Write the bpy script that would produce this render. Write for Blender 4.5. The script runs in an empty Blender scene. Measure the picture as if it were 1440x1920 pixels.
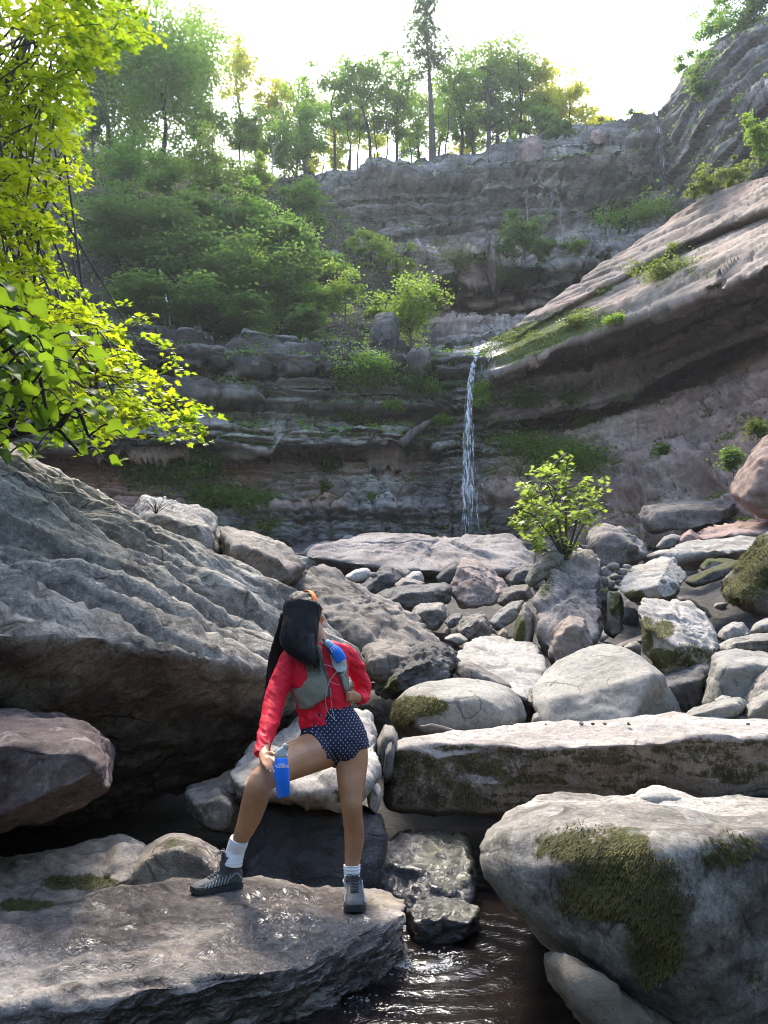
import bpy, bmesh, math, random
import numpy as np
from mathutils import Vector, Matrix
from mathutils.bvhtree import BVHTree

# ------------------------------------------------------------------ camera, world, sun, exposure
scene = bpy.context.scene
COL = scene.collection
FPX = 1387.0                      # focal length in photograph pixels (26 mm equivalent)
PITCH = math.radians(11.5)
CAMZ = 1.6
cam_data = bpy.data.cameras.new("camera")
cam = bpy.data.objects.new("camera", cam_data)
COL.objects.link(cam)
cam.location = (0, 0, CAMZ)
cam.rotation_euler = (math.radians(90) + PITCH, 0, 0)
cam_data.sensor_fit = 'VERTICAL'
cam_data.sensor_height = 36.0
cam_data.sensor_width = 27.0
cam_data.lens = 36.0 * FPX / 1920.0
cam_data.clip_start = 0.05
cam_data.clip_end = 2000
scene.camera = cam

SUN_EL, SUN_AZ = math.radians(58), math.radians(-14)   # azimuth from +Y, negative = towards -X
world = bpy.data.worlds.new("World")
scene.world = world
world.use_nodes = True
wn = world.node_tree
bg = wn.nodes["Background"]
sky = wn.nodes.new("ShaderNodeTexSky")
sky.sky_type = 'NISHITA'
sky.sun_disc = False
sky.sun_elevation = SUN_EL
sky.sun_rotation = SUN_AZ
sky.air_density = 1.0
sky.dust_density = 2.0
sky.ozone_density = 1.0
wn.links.new(sky.outputs[0], bg.inputs[0])
bg.inputs[1].default_value = 0.15

sun_data = bpy.data.lights.new("sun", 'SUN')
sun_data.energy = 2.0
sun_data.angle = math.radians(14.0)
sun_data.color = (1.0, 0.91, 0.78)
sun = bpy.data.objects.new("sun", sun_data)
COL.objects.link(sun)
sdir = Vector((math.sin(SUN_AZ) * math.cos(SUN_EL), math.cos(SUN_AZ) * math.cos(SUN_EL), math.sin(SUN_EL)))
sun.rotation_euler = sdir.to_track_quat('Z', 'Y').to_euler()
sun.location = (0, 0, 60)

scene.view_settings.view_transform = 'Standard'
scene.view_settings.look = 'None'
scene.view_settings.gamma = 1
scene.view_settings.use_curve_mapping = False
scene.view_settings.exposure = 2.25
scene.render.engine = 'CYCLES'
scene.cycles.use_denoising = True
scene.cycles.max_bounces = 7
scene.cycles.diffuse_bounces = 3
scene.cycles.glossy_bounces = 3
scene.cycles.transmission_bounces = 5
scene.cycles.transparent_max_bounces = 12
scene.cycles.volume_bounces = 0
scene.cycles.pixel_filter_type = 'BLACKMAN_HARRIS'
scene.cycles.filter_width = 1.0
scene.cycles.sample_clamp_indirect = 6.0

# ------------------------------------------------------------------ geometry helpers
rng = np.random.default_rng(7)
random.seed(7)
CP, SP = math.cos(PITCH), math.sin(PITCH)


def W(px, py, Y):
    """World point seen at photograph pixel (px, py) at distance Y in front of the camera."""
    a = (px - 720.0) / FPX
    b = (960.0 - py) / FPX
    t = Y / (CP - b * SP)
    return np.array((a * t, Y, CAMZ + t * (SP + b * CP)))


def Wn(px, py, Y):
    px, py, Y = np.asarray(px, float), np.asarray(py, float), np.asarray(Y, float)
    a = (px - 720.0) / FPX
    b = (960.0 - py) / FPX
    t = Y / (CP - b * SP)
    return np.stack([a * t, Y + 0 * a, CAMZ + t * (SP + b * CP)], -1)


def proj(P):
    """Photograph pixel of world points (n,3)."""
    x, y, z = P[:, 0], P[:, 1], P[:, 2] - CAMZ
    d = y * CP + z * SP
    u = -y * SP + z * CP
    return 720 + FPX * x / d, 960 - FPX * u / d


def pxs(Y, py=960):
    """Metres per photograph pixel at distance Y."""
    b = (960.0 - py) / FPX
    return Y / (CP - b * SP) / FPX


_G = np.random.default_rng(1).normal(size=(256, 3)).astype(np.float32)
_G /= np.linalg.norm(_G, axis=1)[:, None]
_PERM = np.random.default_rng(2).permutation(256).astype(np.int32)


def pn(P, seed=0):
    P = np.asarray(P, np.float32)
    i = np.floor(P)
    f = P - i
    i = i.astype(np.int32) + np.int32(seed * 37)
    u = f * f * f * (f * (f * 6 - 15) + 10)
    out = np.zeros(len(P), np.float32)
    for dx in (0, 1):
        wx = u[:, 0] if dx else 1 - u[:, 0]
        hx = _PERM[(i[:, 0] + dx) & 255]
        for dy in (0, 1):
            wy = u[:, 1] if dy else 1 - u[:, 1]
            hy = _PERM[(hx + i[:, 1] + dy) & 255]
            for dz in (0, 1):
                wz = u[:, 2] if dz else 1 - u[:, 2]
                g = _G[_PERM[(hy + i[:, 2] + dz) & 255]]
                dot = g[:, 0] * (f[:, 0] - dx) + g[:, 1] * (f[:, 1] - dy) + g[:, 2] * (f[:, 2] - dz)
                out += wx * wy * wz * dot
    return out * 1.5


def fbm(P, octv=4, seed=0, gain=0.5, lac=2.03):
    P = np.asarray(P, np.float32)
    a, s, o = 1.0, 1.0, np.zeros(len(P), np.float32)
    for k in range(octv):
        o += a * pn(P * s + 13.7 * k, seed + k)
        a *= gain
        s *= lac
    return o


def ridge(P, octv=3, seed=0):
    P = np.asarray(P, np.float32)
    a, s, o = 1.0, 1.0, np.zeros(len(P), np.float32)
    for k in range(octv):
        o += a * (1 - 2 * np.abs(pn(P * s + 7.1 * k, seed + k)))
        a *= 0.5
        s *= 2.1
    return o - 1.0


def worley(P, seed=0):
    """Nearest jittered cell (as a hash) and distance to the cell border."""
    P = np.asarray(P, np.float32)
    b = np.floor(P).astype(np.int64)
    d1 = np.full(len(P), 9.0, np.float32)
    d2 = np.full(len(P), 9.0, np.float32)
    cid = np.zeros(len(P))
    for dx in (-1, 0, 1):
        for dy in (-1, 0, 1):
            for dz in (-1, 0, 1):
                c = b + (dx, dy, dz)
                k = c[:, 0] * 7919 + c[:, 1] * 104729 + c[:, 2] * 1299709
                h = [hash1(k, seed + j) for j in range(3)]
                q = c + np.stack(h, -1) * 0.9 + 0.05
                d = ((P - q) ** 2).sum(1)
                near = d < d1
                d2 = np.where(near, d1, np.minimum(d2, d))
                cid = np.where(near, hash1(k, seed + 7), cid)
                d1 = np.where(near, d, d1)
    return cid, np.sqrt(d2) - np.sqrt(d1)


def hash1(i, seed=0):
    i = np.asarray(i, np.int64)
    h = (i * 374761393 + seed * 668265263 + 12345) & 0xffffffff
    h = ((h ^ (h >> 13)) * 1274126177) & 0xffffffff
    return ((h ^ (h >> 16)) & 0xffff) / 65535.0


def sstep(a, b, x):
    t = np.clip((x - a) / (b - a), 0, 1)
    return t * t * (3 - 2 * t)


def mesh_np(name, V, F, smooth=True, attrs=None):
    """Fast mesh from arrays; F is (m,3) or (m,4)."""
    me = bpy.data.meshes.new(name)
    V = np.ascontiguousarray(V, np.float32)
    F = np.ascontiguousarray(F, np.int32)
    m, k = F.shape
    me.vertices.add(len(V))
    me.vertices.foreach_set("co", V.ravel())
    me.loops.add(m * k)
    me.loops.foreach_set("vertex_index", F.ravel())
    me.polygons.add(m)
    me.polygons.foreach_set("loop_start", np.arange(0, m * k, k, dtype=np.int32))
    if smooth:
        me.polygons.foreach_set("use_smooth", np.ones(m, bool))
    me.update(calc_edges=True)
    me.validate()
    for an, av in (attrs or {}).items():
        at = me.attributes.new(an, 'FLOAT', 'POINT')
        at.data.foreach_set("value", np.ascontiguousarray(av, np.float32))
    return me


def link(name, me, mat=None, parent=None, loc=None):
    o = bpy.data.objects.new(name, me)
    COL.objects.link(o)
    if mat is not None:
        for m_ in (mat if isinstance(mat, (list, tuple)) else [mat]):
            me.materials.append(m_)
    if parent is not None:
        o.parent = parent
    if loc is not None:
        o.location = loc
    return o


def tag(o, label=None, cat=None, group=None, kind=None):
    if label: o["label"] = label
    if cat: o["category"] = cat
    if group: o["group"] = group
    if kind: o["kind"] = kind
    return o


def thing(name, label, cat, loc=(0, 0, 0), group=None):
    o = bpy.data.objects.new(name, None)
    COL.objects.link(o)
    o.location = loc
    o.empty_display_size = 0.1
    return tag(o, label, cat, group)


def vnormals(V, F):
    n = np.zeros_like(V)
    a, b, c = V[F[:, 0]], V[F[:, 1]], V[F[:, 2]]
    fn = np.cross(b - a, c - a)
    if F.shape[1] == 4:
        fn = fn + np.cross(c - a, V[F[:, 3]] - a)
    for k in range(F.shape[1]):
        for ax in range(3):
            n[:, ax] += np.bincount(F[:, k], fn[:, ax], len(V))
    return n / (np.linalg.norm(n, axis=1)[:, None] + 1e-9)


_ICO = {}


def ico(level):
    if level not in _ICO:
        bm = bmesh.new()
        bmesh.ops.create_icosphere(bm, subdivisions=level, radius=1.0)
        V = np.array([v.co for v in bm.verts], float)
        F = np.array([[v.index for v in f.verts] for f in bm.faces], int)
        bm.free()
        _ICO[level] = (V / np.linalg.norm(V, axis=1)[:, None], F)
    return _ICO[level]


def resample(pts, n):
    """Catmull-Rom resampling of a polyline (m,k) to n points."""
    P = np.asarray(pts, float)
    m = len(P)
    if m == 2:
        t = np.linspace(0, 1, n)[:, None]
        return P[0] * (1 - t) + P[1] * t
    E = np.vstack([2 * P[0] - P[1], P, 2 * P[-1] - P[-2]])
    t = np.linspace(0, m - 1 - 1e-6, n)
    i = np.floor(t).astype(int)
    f = (t - i)[:, None]
    p0, p1, p2, p3 = E[i], E[i + 1], E[i + 2], E[i + 3]
    return 0.5 * (2 * p1 + (p2 - p0) * f + (2 * p0 - 5 * p1 + 4 * p2 - p3) * f ** 2 + (3 * p1 - p0 - 3 * p2 + p3) * f ** 3)


class MB:
    """Collects vertices and polygons of one part."""
    def __init__(s):
        s.V, s.F, s.n = [], [], 0

    def add(s, V, F):
        V = np.asarray(V, float)
        s.V.append(V)
        s.F += [tuple(int(i) + s.n for i in f) for f in F]
        s.n += len(V)

    def tube(s, pts, radii, seg=8, cap=True, flat=None):
        P = np.asarray(pts, float)
        R = np.broadcast_to(np.asarray(radii, float), (len(P),))
        T = np.gradient(P, axis=0)
        T /= np.linalg.norm(T, axis=1)[:, None] + 1e-9
        up = np.array((0.13, -0.99, 0.07)) if flat is None else np.asarray(flat, float)
        V = []
        for i in range(len(P)):
            a = np.cross(T[i], up)
            if np.linalg.norm(a) < 1e-3:
                a = np.cross(T[i], (1, 0, 0))
            a /= np.linalg.norm(a)
            b = np.cross(T[i], a)
            for k in range(seg):
                th = 2 * math.pi * k / seg
                V.append(P[i] + R[i] * (math.cos(th) * a + math.sin(th) * b))
        F = []
        for i in range(len(P) - 1):
            for k in range(seg):
                F.append((i * seg + k, i * seg + (k + 1) % seg, (i + 1) * seg + (k + 1) % seg, (i + 1) * seg + k))
        if cap:
            F.append(tuple(range(seg))[::-1])
            F.append(tuple((len(P) - 1) * seg + k for k in range(seg)))
        s.add(V, F)
        return s

    def ell(s, c, r, level=3, rot=None):
        V, F = ico(level)
        V = V * np.asarray(r, float)
        if rot is not None:
            V = V @ np.array(rot).T
        s.add(V + np.asarray(c, float), F)
        return s

    def loft(s, rings, cap=True):
        n = len(rings[0])
        V = np.concatenate(rings)
        F = []
        for i in range(len(rings) - 1):
            for k in range(n):
                F.append((i * n + k, i * n + (k + 1) % n, (i + 1) * n + (k + 1) % n, (i + 1) * n + k))
        if cap:
            F.append(tuple(range(n))[::-1])
            F.append(tuple((len(rings) - 1) * n + k for k in range(n)))
        s.add(V, F)
        return s

    def box(s, c, h, rot=None):
        V = np.array([(x, y, z) for x in (-1, 1) for y in (-1, 1) for z in (-1, 1)], float) * np.asarray(h, float)
        if rot is not None:
            V = V @ np.array(rot).T
        s.add(V + np.asarray(c, float), [(0, 1, 3, 2), (4, 6, 7, 5), (0, 4, 5, 1), (2, 3, 7, 6), (0, 2, 6, 4), (1, 5, 7, 3)])
        return s

    def mesh(s, name, smooth=True):
        me = bpy.data.meshes.new(name)
        me.from_pydata(np.concatenate(s.V).tolist(), [], s.F)
        if smooth:
            me.polygons.foreach_set("use_smooth", np.ones(len(me.polygons), bool))
        me.update()
        return me

    def build(s, name, mat=None, parent=None, smooth=True):
        return link(name, s.mesh(name, smooth), mat, parent)


def voxelize(me, voxel, smooth_it=6, factor=0.5):
    """One continuous surface out of overlapping closed shapes."""
    o = bpy.data.objects.new("tmp", me)
    COL.objects.link(o)
    r = o.modifiers.new("r", 'REMESH')
    r.mode = 'VOXEL'
    r.voxel_size = voxel
    r.use_smooth_shade = True
    if smooth_it:
        sm = o.modifiers.new("s", 'SMOOTH')
        sm.iterations = smooth_it
        sm.factor = factor
    dg = bpy.context.evaluated_depsgraph_get()
    dg.update()
    ev = o.evaluated_get(dg)
    out = bpy.data.meshes.new_from_object(ev)
    bpy.data.objects.remove(o)
    out.materials.clear()
    return out


def get_np(me):
    V = np.empty(len(me.vertices) * 3, np.float32)
    me.vertices.foreach_get("co", V)
    return V.reshape(-1, 3).astype(float)


def set_np(me, V):
    me.vertices.foreach_set("co", np.ascontiguousarray(V, np.float32).ravel())
    me.update()


def norm_np(me):
    N = np.empty(len(me.vertices) * 3, np.float32)
    me.vertices.foreach_get("normal", N)
    return N.reshape(-1, 3).astype(float)
# ------------------------------------------------------------------ materials
def new_mat(name):
    m = bpy.data.materials.new(name)
    m.use_nodes = True
    nt = m.node_tree
    nt.nodes.clear()
    return m, nt


class NT:
    """Small helper for wiring nodes."""
    def __init__(s, nt):
        s.nt = nt

    def n(s, typ, ins=None, **kw):
        nd = s.nt.nodes.new(typ)
        for k, v in kw.items():
            setattr(nd, k, v)
        for k, v in (ins or {}).items():
            sock = nd.inputs[k]
            if hasattr(v, "links") or isinstance(v, bpy.types.NodeSocket):
                s.nt.links.new(v, sock)
            else:
                sock.default_value = v
        return nd

    def noise(s, vec, scale, detail=4, rough=0.55, dist=0.0):
        return s.n("ShaderNodeTexNoise", {"Vector": vec, "Scale": scale, "Detail": detail, "Roughness": rough, "Distortion": dist}).outputs["Fac"]

    def ramp(s, fac, a, b, ca=(0, 0, 0, 1), cb=(1, 1, 1, 1)):
        r = s.n("ShaderNodeValToRGB", {"Fac": fac})
        r.color_ramp.elements[0].position = a
        r.color_ramp.elements[1].position = b
        r.color_ramp.elements[0].color = ca
        r.color_ramp.elements[1].color = cb
        return r.outputs["Color"]

    def mix(s, fac, a, b, blend='MIX'):
        nd = s.nt.nodes.new("ShaderNodeMix")
        nd.data_type = 'RGBA'
        nd.blend_type = blend
        for idx, v in ((0, fac), (6, a), (7, b)):
            if isinstance(v, bpy.types.NodeSocket):
                s.nt.links.new(v, nd.inputs[idx])
            else:
                nd.inputs[idx].default_value = v
        return nd.outputs[2]

    def math(s, op, a, b=0.0, c=None):
        nd = s.nt.nodes.new("ShaderNodeMath")
        nd.operation = op
        for idx, v in ((0, a), (1, b)) + (((2, c),) if c is not None else ()):
            if isinstance(v, bpy.types.NodeSocket):
                s.nt.links.new(v, nd.inputs[idx])
            else:
                nd.inputs[idx].default_value = v
        return nd.outputs[0]

    def attr(s, name):
        return s.n("ShaderNodeAttribute", attribute_name=name).outputs["Fac"]

    def vec(s, scale=(1, 1, 1), rot=(0, 0, 0), rnd=True):
        tc = s.n("ShaderNodeTexCoord").outputs["Object"]
        if rnd:
            oi = s.n("ShaderNodeObjectInfo").outputs["Random"]
            off = s.math('MULTIPLY', oi, 91.0)
            cmb = s.n("ShaderNodeCombineXYZ", {0: off, 1: off, 2: off}).outputs[0]
            tc = s.n("ShaderNodeVectorMath", {0: tc, 1: cmb}, operation='ADD').outputs[0]
        tc = s.n("ShaderNodeMapping", {"Vector": tc, "Rotation": rot}).outputs[0]
        return s.n("ShaderNodeMapping", {"Vector": tc, "Scale": scale}).outputs[0]

    def out(s, shader, vol=None):
        o = s.nt.nodes.new("ShaderNodeOutputMaterial")
        if shader is not None:
            s.nt.links.new(shader, o.inputs["Surface"])
        if vol is not None:
            s.nt.links.new(vol, o.inputs["Volume"])


def c4(c):
    return (c[0], c[1], c[2], 1.0)


def rock_mat(name, dark, mid, light, s=1.0, lichen=0.35, grain=1.0, bed_rot=(0, 0, 0), bed=0.3, bump=0.5, bdist=0.03,
             moss=(0.075, 0.075, 0.018), moss2=(0.03, 0.035, 0.01), pale=(0.5, 0.47, 0.42), streak=0.0, rough=0.88, cracks=0.8):
    m, nt = new_mat(name)
    k = NT(nt)
    v = k.vec()
    big = k.noise(v, 0.55 * s, 5, 0.6)
    med = k.noise(v, 2.3 * s, 8, 0.65)
    col = k.mix(k.ramp(med, 0.40, 0.58), c4(dark), c4(mid))
    col = k.mix(k.ramp(big, 0.45, 0.68), col, c4(light))
    # bedding laminae: noise stretched along the beds
    bv = k.vec(scale=(0.7 * s, 0.7 * s, 11 * s), rot=bed_rot)
    lam = k.noise(bv, 1.3, 6, 0.7)
    col = k.mix(k.math('MULTIPLY', k.ramp(lam, 0.45, 0.58), bed), col, c4([x * 0.42 for x in mid]))
    # grain and pits
    mf = k.noise(v, 11 * s, 8, 0.72, 0.3)
    col = k.mix(k.math('MULTIPLY', k.ramp(mf, 0.50, 0.66), 0.85 * grain), col, c4([x * 0.5 for x in dark]))
    col = k.mix(k.math('MULTIPLY', k.ramp(mf, 0.30, 0.44, (1, 1, 1, 1), (0, 0, 0, 1)), 0.55 * grain), col, c4([min(1, x * 1.3) for x in light]))
    gr = k.noise(v, 40 * s, 6, 0.8)
    col = k.mix(k.math('MULTIPLY', k.ramp(gr, 0.42, 0.68), 0.65 * grain), col, c4([x * 0.4 for x in dark]))
    # hairline cracks
    wv = k.n("ShaderNodeVectorMath", {0: v, 1: k.n("ShaderNodeVectorMath", {0: k.n("ShaderNodeTexNoise", {"Vector": v, "Scale": 2.5 * s, "Detail": 5.0}).outputs["Color"], 3: 0.35 / s}, operation='SCALE').outputs[0]}, operation='ADD').outputs[0]
    ck = k.n("ShaderNodeTexVoronoi", {"Vector": wv, "Scale": 1.1 * s}, feature='DISTANCE_TO_EDGE').outputs["Distance"]
    crk = k.math('MULTIPLY', k.ramp(ck, 0.0, 0.026, (1, 1, 1, 1), (0, 0, 0, 1)), k.ramp(k.noise(v, 1.4 * s, 3), 0.48, 0.6))
    col = k.mix(k.math('MULTIPLY', crk, cracks), col, c4([x * 0.3 for x in dark]))
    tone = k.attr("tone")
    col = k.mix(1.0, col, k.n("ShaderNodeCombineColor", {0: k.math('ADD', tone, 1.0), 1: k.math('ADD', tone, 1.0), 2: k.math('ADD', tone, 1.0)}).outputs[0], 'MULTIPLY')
    # lichen spots
    lm = k.math('MULTIPLY', k.ramp(k.noise(v, 5.5 * s, 7, 0.7, 0.4), 0.585, 0.63), k.ramp(k.noise(v, 0.9 * s, 2), 0.42, 0.6))
    col = k.mix(k.math('MULTIPLY', lm, lichen), col, c4(pale))
    vo = k.n("ShaderNodeTexVoronoi", {"Vector": v, "Scale": 9 * s, "Randomness": 1.0}).outputs["Distance"]
    sp = k.math('MULTIPLY', k.ramp(vo, 0.10, 0.17, (1, 1, 1, 1), (0, 0, 0, 1)), k.ramp(k.noise(v, 2.1 * s, 3), 0.5, 0.62))
    col = k.mix(k.math('MULTIPLY', sp, lichen), col, c4(pale))
    if streak:
        sv = k.vec(scale=(1.6 * s, 1.6 * s, 0.10 * s))
        st = k.ramp(k.noise(sv, 1.5, 6, 0.7), 0.45, 0.6)
        col = k.mix(k.math('MULTIPLY', st, streak), col, c4([x * 0.28 for x in dark]))
        sv2 = k.vec(scale=(3.1 * s, 3.1 * s, 0.25 * s))
        st2 = k.ramp(k.noise(sv2, 1.5, 6, 0.7), 0.62, 0.68)
        col = k.mix(k.math('MULTIPLY', k.math('MULTIPLY', st2, streak), k.attr("salt")), col, c4((0.5, 0.49, 0.46)))
    red = k.attr("red")
    col = k.mix(k.math('MULTIPLY', red, 0.92), col, k.mix(k.ramp(med, 0.35, 0.65), (0.2, 0.095, 0.072, 1), (0.44, 0.235, 0.18, 1)))
    tan = k.attr("tan")
    col = k.mix(k.math('MULTIPLY', tan, 0.8), col, k.mix(k.ramp(med, 0.35, 0.65), (0.13, 0.105, 0.07, 1), (0.3, 0.25, 0.18, 1)))
    # dark crust in cracks (geometry attribute cavity)
    # moss patches
    ma = k.attr("moss")
    mm = k.ramp(k.math('ADD', ma, k.math('MULTIPLY', k.math('SUBTRACT', k.noise(v, 5 * s, 9, 0.8), 0.5), 2.6)), 0.40, 0.66)
    mc = k.mix(k.ramp(k.noise(v, 30 * s, 4, 0.7), 0.4, 0.65), c4(moss2), c4(moss))
    col = k.mix(mm, col, mc)
    wet = k.attr("wet")
    col = k.mix(k.math('MULTIPLY', wet, 0.72), col, k.mix(1.0, col, (0.33, 0.28, 0.26, 1), 'MULTIPLY'))
    rg = k.math('SUBTRACT', k.math('ADD', rough, k.math('MULTIPLY', mm, 0.1)), k.math('MULTIPLY', wet, rough - 0.09))
    h = k.math('ADD', k.math('MULTIPLY', med, 0.9), k.math('MULTIPLY', gr, 0.3))
    h = k.math('SUBTRACT', k.math('SUBTRACT', h, k.math('MULTIPLY', mf, 0.9)), k.math('MULTIPLY', crk, 0.6))
    h = k.math('ADD', h, k.math('MULTIPLY', lam, 0.8 * bed + 0.2))
    h = k.math('ADD', h, k.math('MULTIPLY', k.math('MULTIPLY', k.noise(v, 55 * s, 3, 0.8), mm), 0.9))
    h = k.math('ADD', h, k.math('MULTIPLY', k.math('MULTIPLY', k.noise(v, 15 * s, 5, 0.65, 1.5), wet), 4.5))
    b = k.n("ShaderNodeBump", {"Height": h, "Strength": bump, "Distance": bdist / s}).outputs[0]
    p = k.n("ShaderNodeBsdfPrincipled", {"Base Color": col, "Roughness": rg, "Normal": b, "Specular IOR Level": k.math('ADD', 0.3, k.math('MULTIPLY', wet, 0.7))})
    k.out(p.outputs[0])
    return m


def leaf_mat(name, a, b, trans=0.5, tcol=None, rough=0.5, spec=0.3, tk=(1.9, 1.9, 1.9)):
    """Thin leaf: colour by the per-leaf tint attribute, light passing through."""
    m, nt = new_mat(name)
    k = NT(nt)
    t = k.attr("tint")
    col = k.mix(t, c4(a), c4(b))
    oi = k.n("ShaderNodeObjectInfo").outputs["Random"]
    hs = k.n("ShaderNodeHueSaturation", {"Color": col, "Hue": k.math('ADD', 0.49, k.math('MULTIPLY', oi, 0.02)),
                                        "Value": k.math('ADD', 0.85, k.math('MULTIPLY', oi, 0.3))}).outputs[0]
    p = k.n("ShaderNodeBsdfPrincipled", {"Base Color": hs, "Roughness": rough, "Specular IOR Level": spec})
    tc = k.mix(t, c4([x * 1.5 for x in (tcol or a)]), c4([min(0.9, x * k_) for x, k_ in zip(tcol or b, tk)]))
    tr = k.n("ShaderNodeBsdfTranslucent", {"Color": tc})
    mx = k.n("ShaderNodeMixShader", {0: trans, 1: p.outputs[0], 2: tr.outputs[0]})
    k.out(mx.outputs[0])
    return m


def simple_mat(name, col, rough=0.6, bump=0.0, bscale=40, var=0.2, metal=0, spec=0.4, sheen=0.0, stretch=(1, 1, 1), trans=0.0):
    m, nt = new_mat(name)
    k = NT(nt)
    v = k.vec(scale=stretch, rnd=False)
    nz = k.noise(v, bscale, 5, 0.6)
    big = k.noise(v, bscale * 0.12, 4, 0.6)
    c = k.mix(k.ramp(big, 0.35, 0.65), c4([x * (1 - var) for x in col]), c4([min(1, x * (1 + var)) for x in col]))
    p = k.n("ShaderNodeBsdfPrincipled", {"Base Color": c, "Roughness": rough, "Metallic": metal, "Specular IOR Level": spec, "Sheen Weight": sheen})
    if bump:
        p2 = k.n("ShaderNodeBump", {"Height": nz, "Strength": bump, "Distance": 0.004}).outputs[0]
        nt.links.new(p2, p.inputs["Normal"])
    if trans:
        p.inputs["Transmission Weight"].default_value = trans
    k.out(p.outputs[0])
    return m


M = {}
# the furrows of the giant slab: along the slab, across its face, and out of it
_ax = W(600, 1228, 6.05) - W(-100, 900, 5.6)
_ax /= np.linalg.norm(_ax)
_up = np.cross(_ax, W(250, 970, 7.1) - W(250, 1200, 4.4))
_up /= np.linalg.norm(_up)
SLAB_AX, SLAB_UP, SLAB_B = _ax, _up, np.cross(_up, _ax)
SLAB_ROT = tuple(Matrix((SLAB_AX, SLAB_UP, SLAB_B)).to_euler())
GREY = dict(dark=(0.088, 0.078, 0.066), mid=(0.22, 0.2, 0.172), light=(0.385, 0.358, 0.312))
M['grey'] = rock_mat("grey sandstone", **GREY, s=1.6, lichen=0.3, bed=0.15)
M['pale'] = rock_mat("bleached sandstone", (0.19, 0.174, 0.152), (0.315, 0.292, 0.258), (0.42, 0.393, 0.35), s=1.8, lichen=0.25, bed=0.12, bump=0.4)
M['slab'] = rock_mat("water worn slab", (0.22, 0.195, 0.17), (0.34, 0.305, 0.27), (0.43, 0.39, 0.35), s=1.8, lichen=0.2, bed=0.15, bump=0.35,
                     moss=(0.10, 0.085, 0.035), moss2=(0.035, 0.03, 0.015))
M['fissured'] = rock_mat("fissured grey rock", (0.12, 0.108, 0.092), (0.37, 0.342, 0.298), (0.52, 0.487, 0.43), s=1.5, lichen=0.3, bed=0.85, bump=0.9, bdist=0.04, bed_rot=SLAB_ROT)
M['brown'] = rock_mat("brown lichened rock", (0.095, 0.08, 0.068), (0.19, 0.165, 0.14), (0.3, 0.26, 0.225), s=1.5, lichen=0.55, bed=0.3, bump=0.6, pale=(0.38, 0.35, 0.3))
M['tanrock'] = rock_mat("tan grey flat rock", (0.13, 0.108, 0.096), (0.235, 0.2, 0.178), (0.32, 0.28, 0.25), s=1.0, lichen=0.6, bed=0.12, bump=0.5, pale=(0.45, 0.4, 0.36))
M['maroon'] = rock_mat("dark maroon rock", (0.085, 0.06, 0.055), (0.15, 0.108, 0.098), (0.24, 0.185, 0.165), s=1.3, lichen=0.3, bed=0.25, bump=0.5)
M['pink'] = rock_mat("pinkish sandstone", (0.15, 0.108, 0.094), (0.26, 0.2, 0.172), (0.36, 0.3, 0.265), s=1.2, lichen=0.45, bed=0.1, bump=0.5)
M['round'] = rock_mat("smooth grey boulder", (0.145, 0.135, 0.116), (0.235, 0.221, 0.19), (0.305, 0.288, 0.25), s=2.0, lichen=0.1, grain=0.8, bed=0.0, bump=0.25,
                      moss=(0.085, 0.085, 0.025))
M['dark'] = rock_mat("dark wet rock", (0.05, 0.047, 0.045), (0.10, 0.094, 0.088), (0.17, 0.16, 0.15), s=1.5, lichen=0.15, bed=0.3)
M['wetbed'] = rock_mat("stream washed bedrock", (0.1, 0.08, 0.066), (0.26, 0.218, 0.182), (0.42, 0.378, 0.33), s=1.6, lichen=0.25, bed=0.35, bump=0.7, rough=0.72)
M['cliff'] = rock_mat("layered cliff rock", (0.17, 0.158, 0.148), (0.36, 0.33, 0.305), (0.5, 0.455, 0.41), s=0.16, grain=0.55, lichen=0.4, bed=0.9, bump=0.6, bdist=0.022,
                      streak=0.4, moss=(0.05, 0.085, 0.018), moss2=(0.02, 0.033, 0.008), pale=(0.34, 0.33, 0.31))
M['shale'] = rock_mat("purple brown shale", (0.18, 0.125, 0.105), (0.35, 0.25, 0.212), (0.47, 0.38, 0.335), s=0.22, grain=0.6, lichen=0.6, bed=0.4, bump=0.5, bdist=0.022,
                      bed_rot=(0, 0.16, 0), streak=0.4, moss=(0.10, 0.12, 0.03), moss2=(0.045, 0.06, 0.012), pale=(0.4, 0.38, 0.36))
M['wet_and_shade'] = rock_mat("black wet rock and gap shade", (0.006, 0.006, 0.006), (0.014, 0.013, 0.013), (0.028, 0.027, 0.025), s=1.5, lichen=0.0, bed=0.2)  # near black: colour of dark wet rock, also paints the shade of a gap
M['soil'] = rock_mat("leafy soil", (0.02, 0.017, 0.012), (0.045, 0.036, 0.024), (0.07, 0.055, 0.035), s=0.4, lichen=0.0, bed=0.0)
M['gravel'] = rock_mat("stony ground", (0.02, 0.018, 0.016), (0.045, 0.042, 0.038), (0.08, 0.074, 0.066), s=2.5, lichen=0.2, bed=0.0, bump=1.0)
M['bark'] = simple_mat("bark", (0.075, 0.062, 0.05), 0.9, 0.6, 30, 0.35, stretch=(1, 1, 0.2))
M['bark_dark'] = simple_mat("dark bark", (0.035, 0.028, 0.022), 0.9, 0.6, 30, 0.35, stretch=(1, 1, 0.2))
M['birch'] = simple_mat("birch bark", (0.5, 0.48, 0.44), 0.8, 0.3, 20, 0.3)
M['driftwood'] = simple_mat("driftwood", (0.27, 0.23, 0.19), 0.9, 0.6, 60, 0.3)
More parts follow.
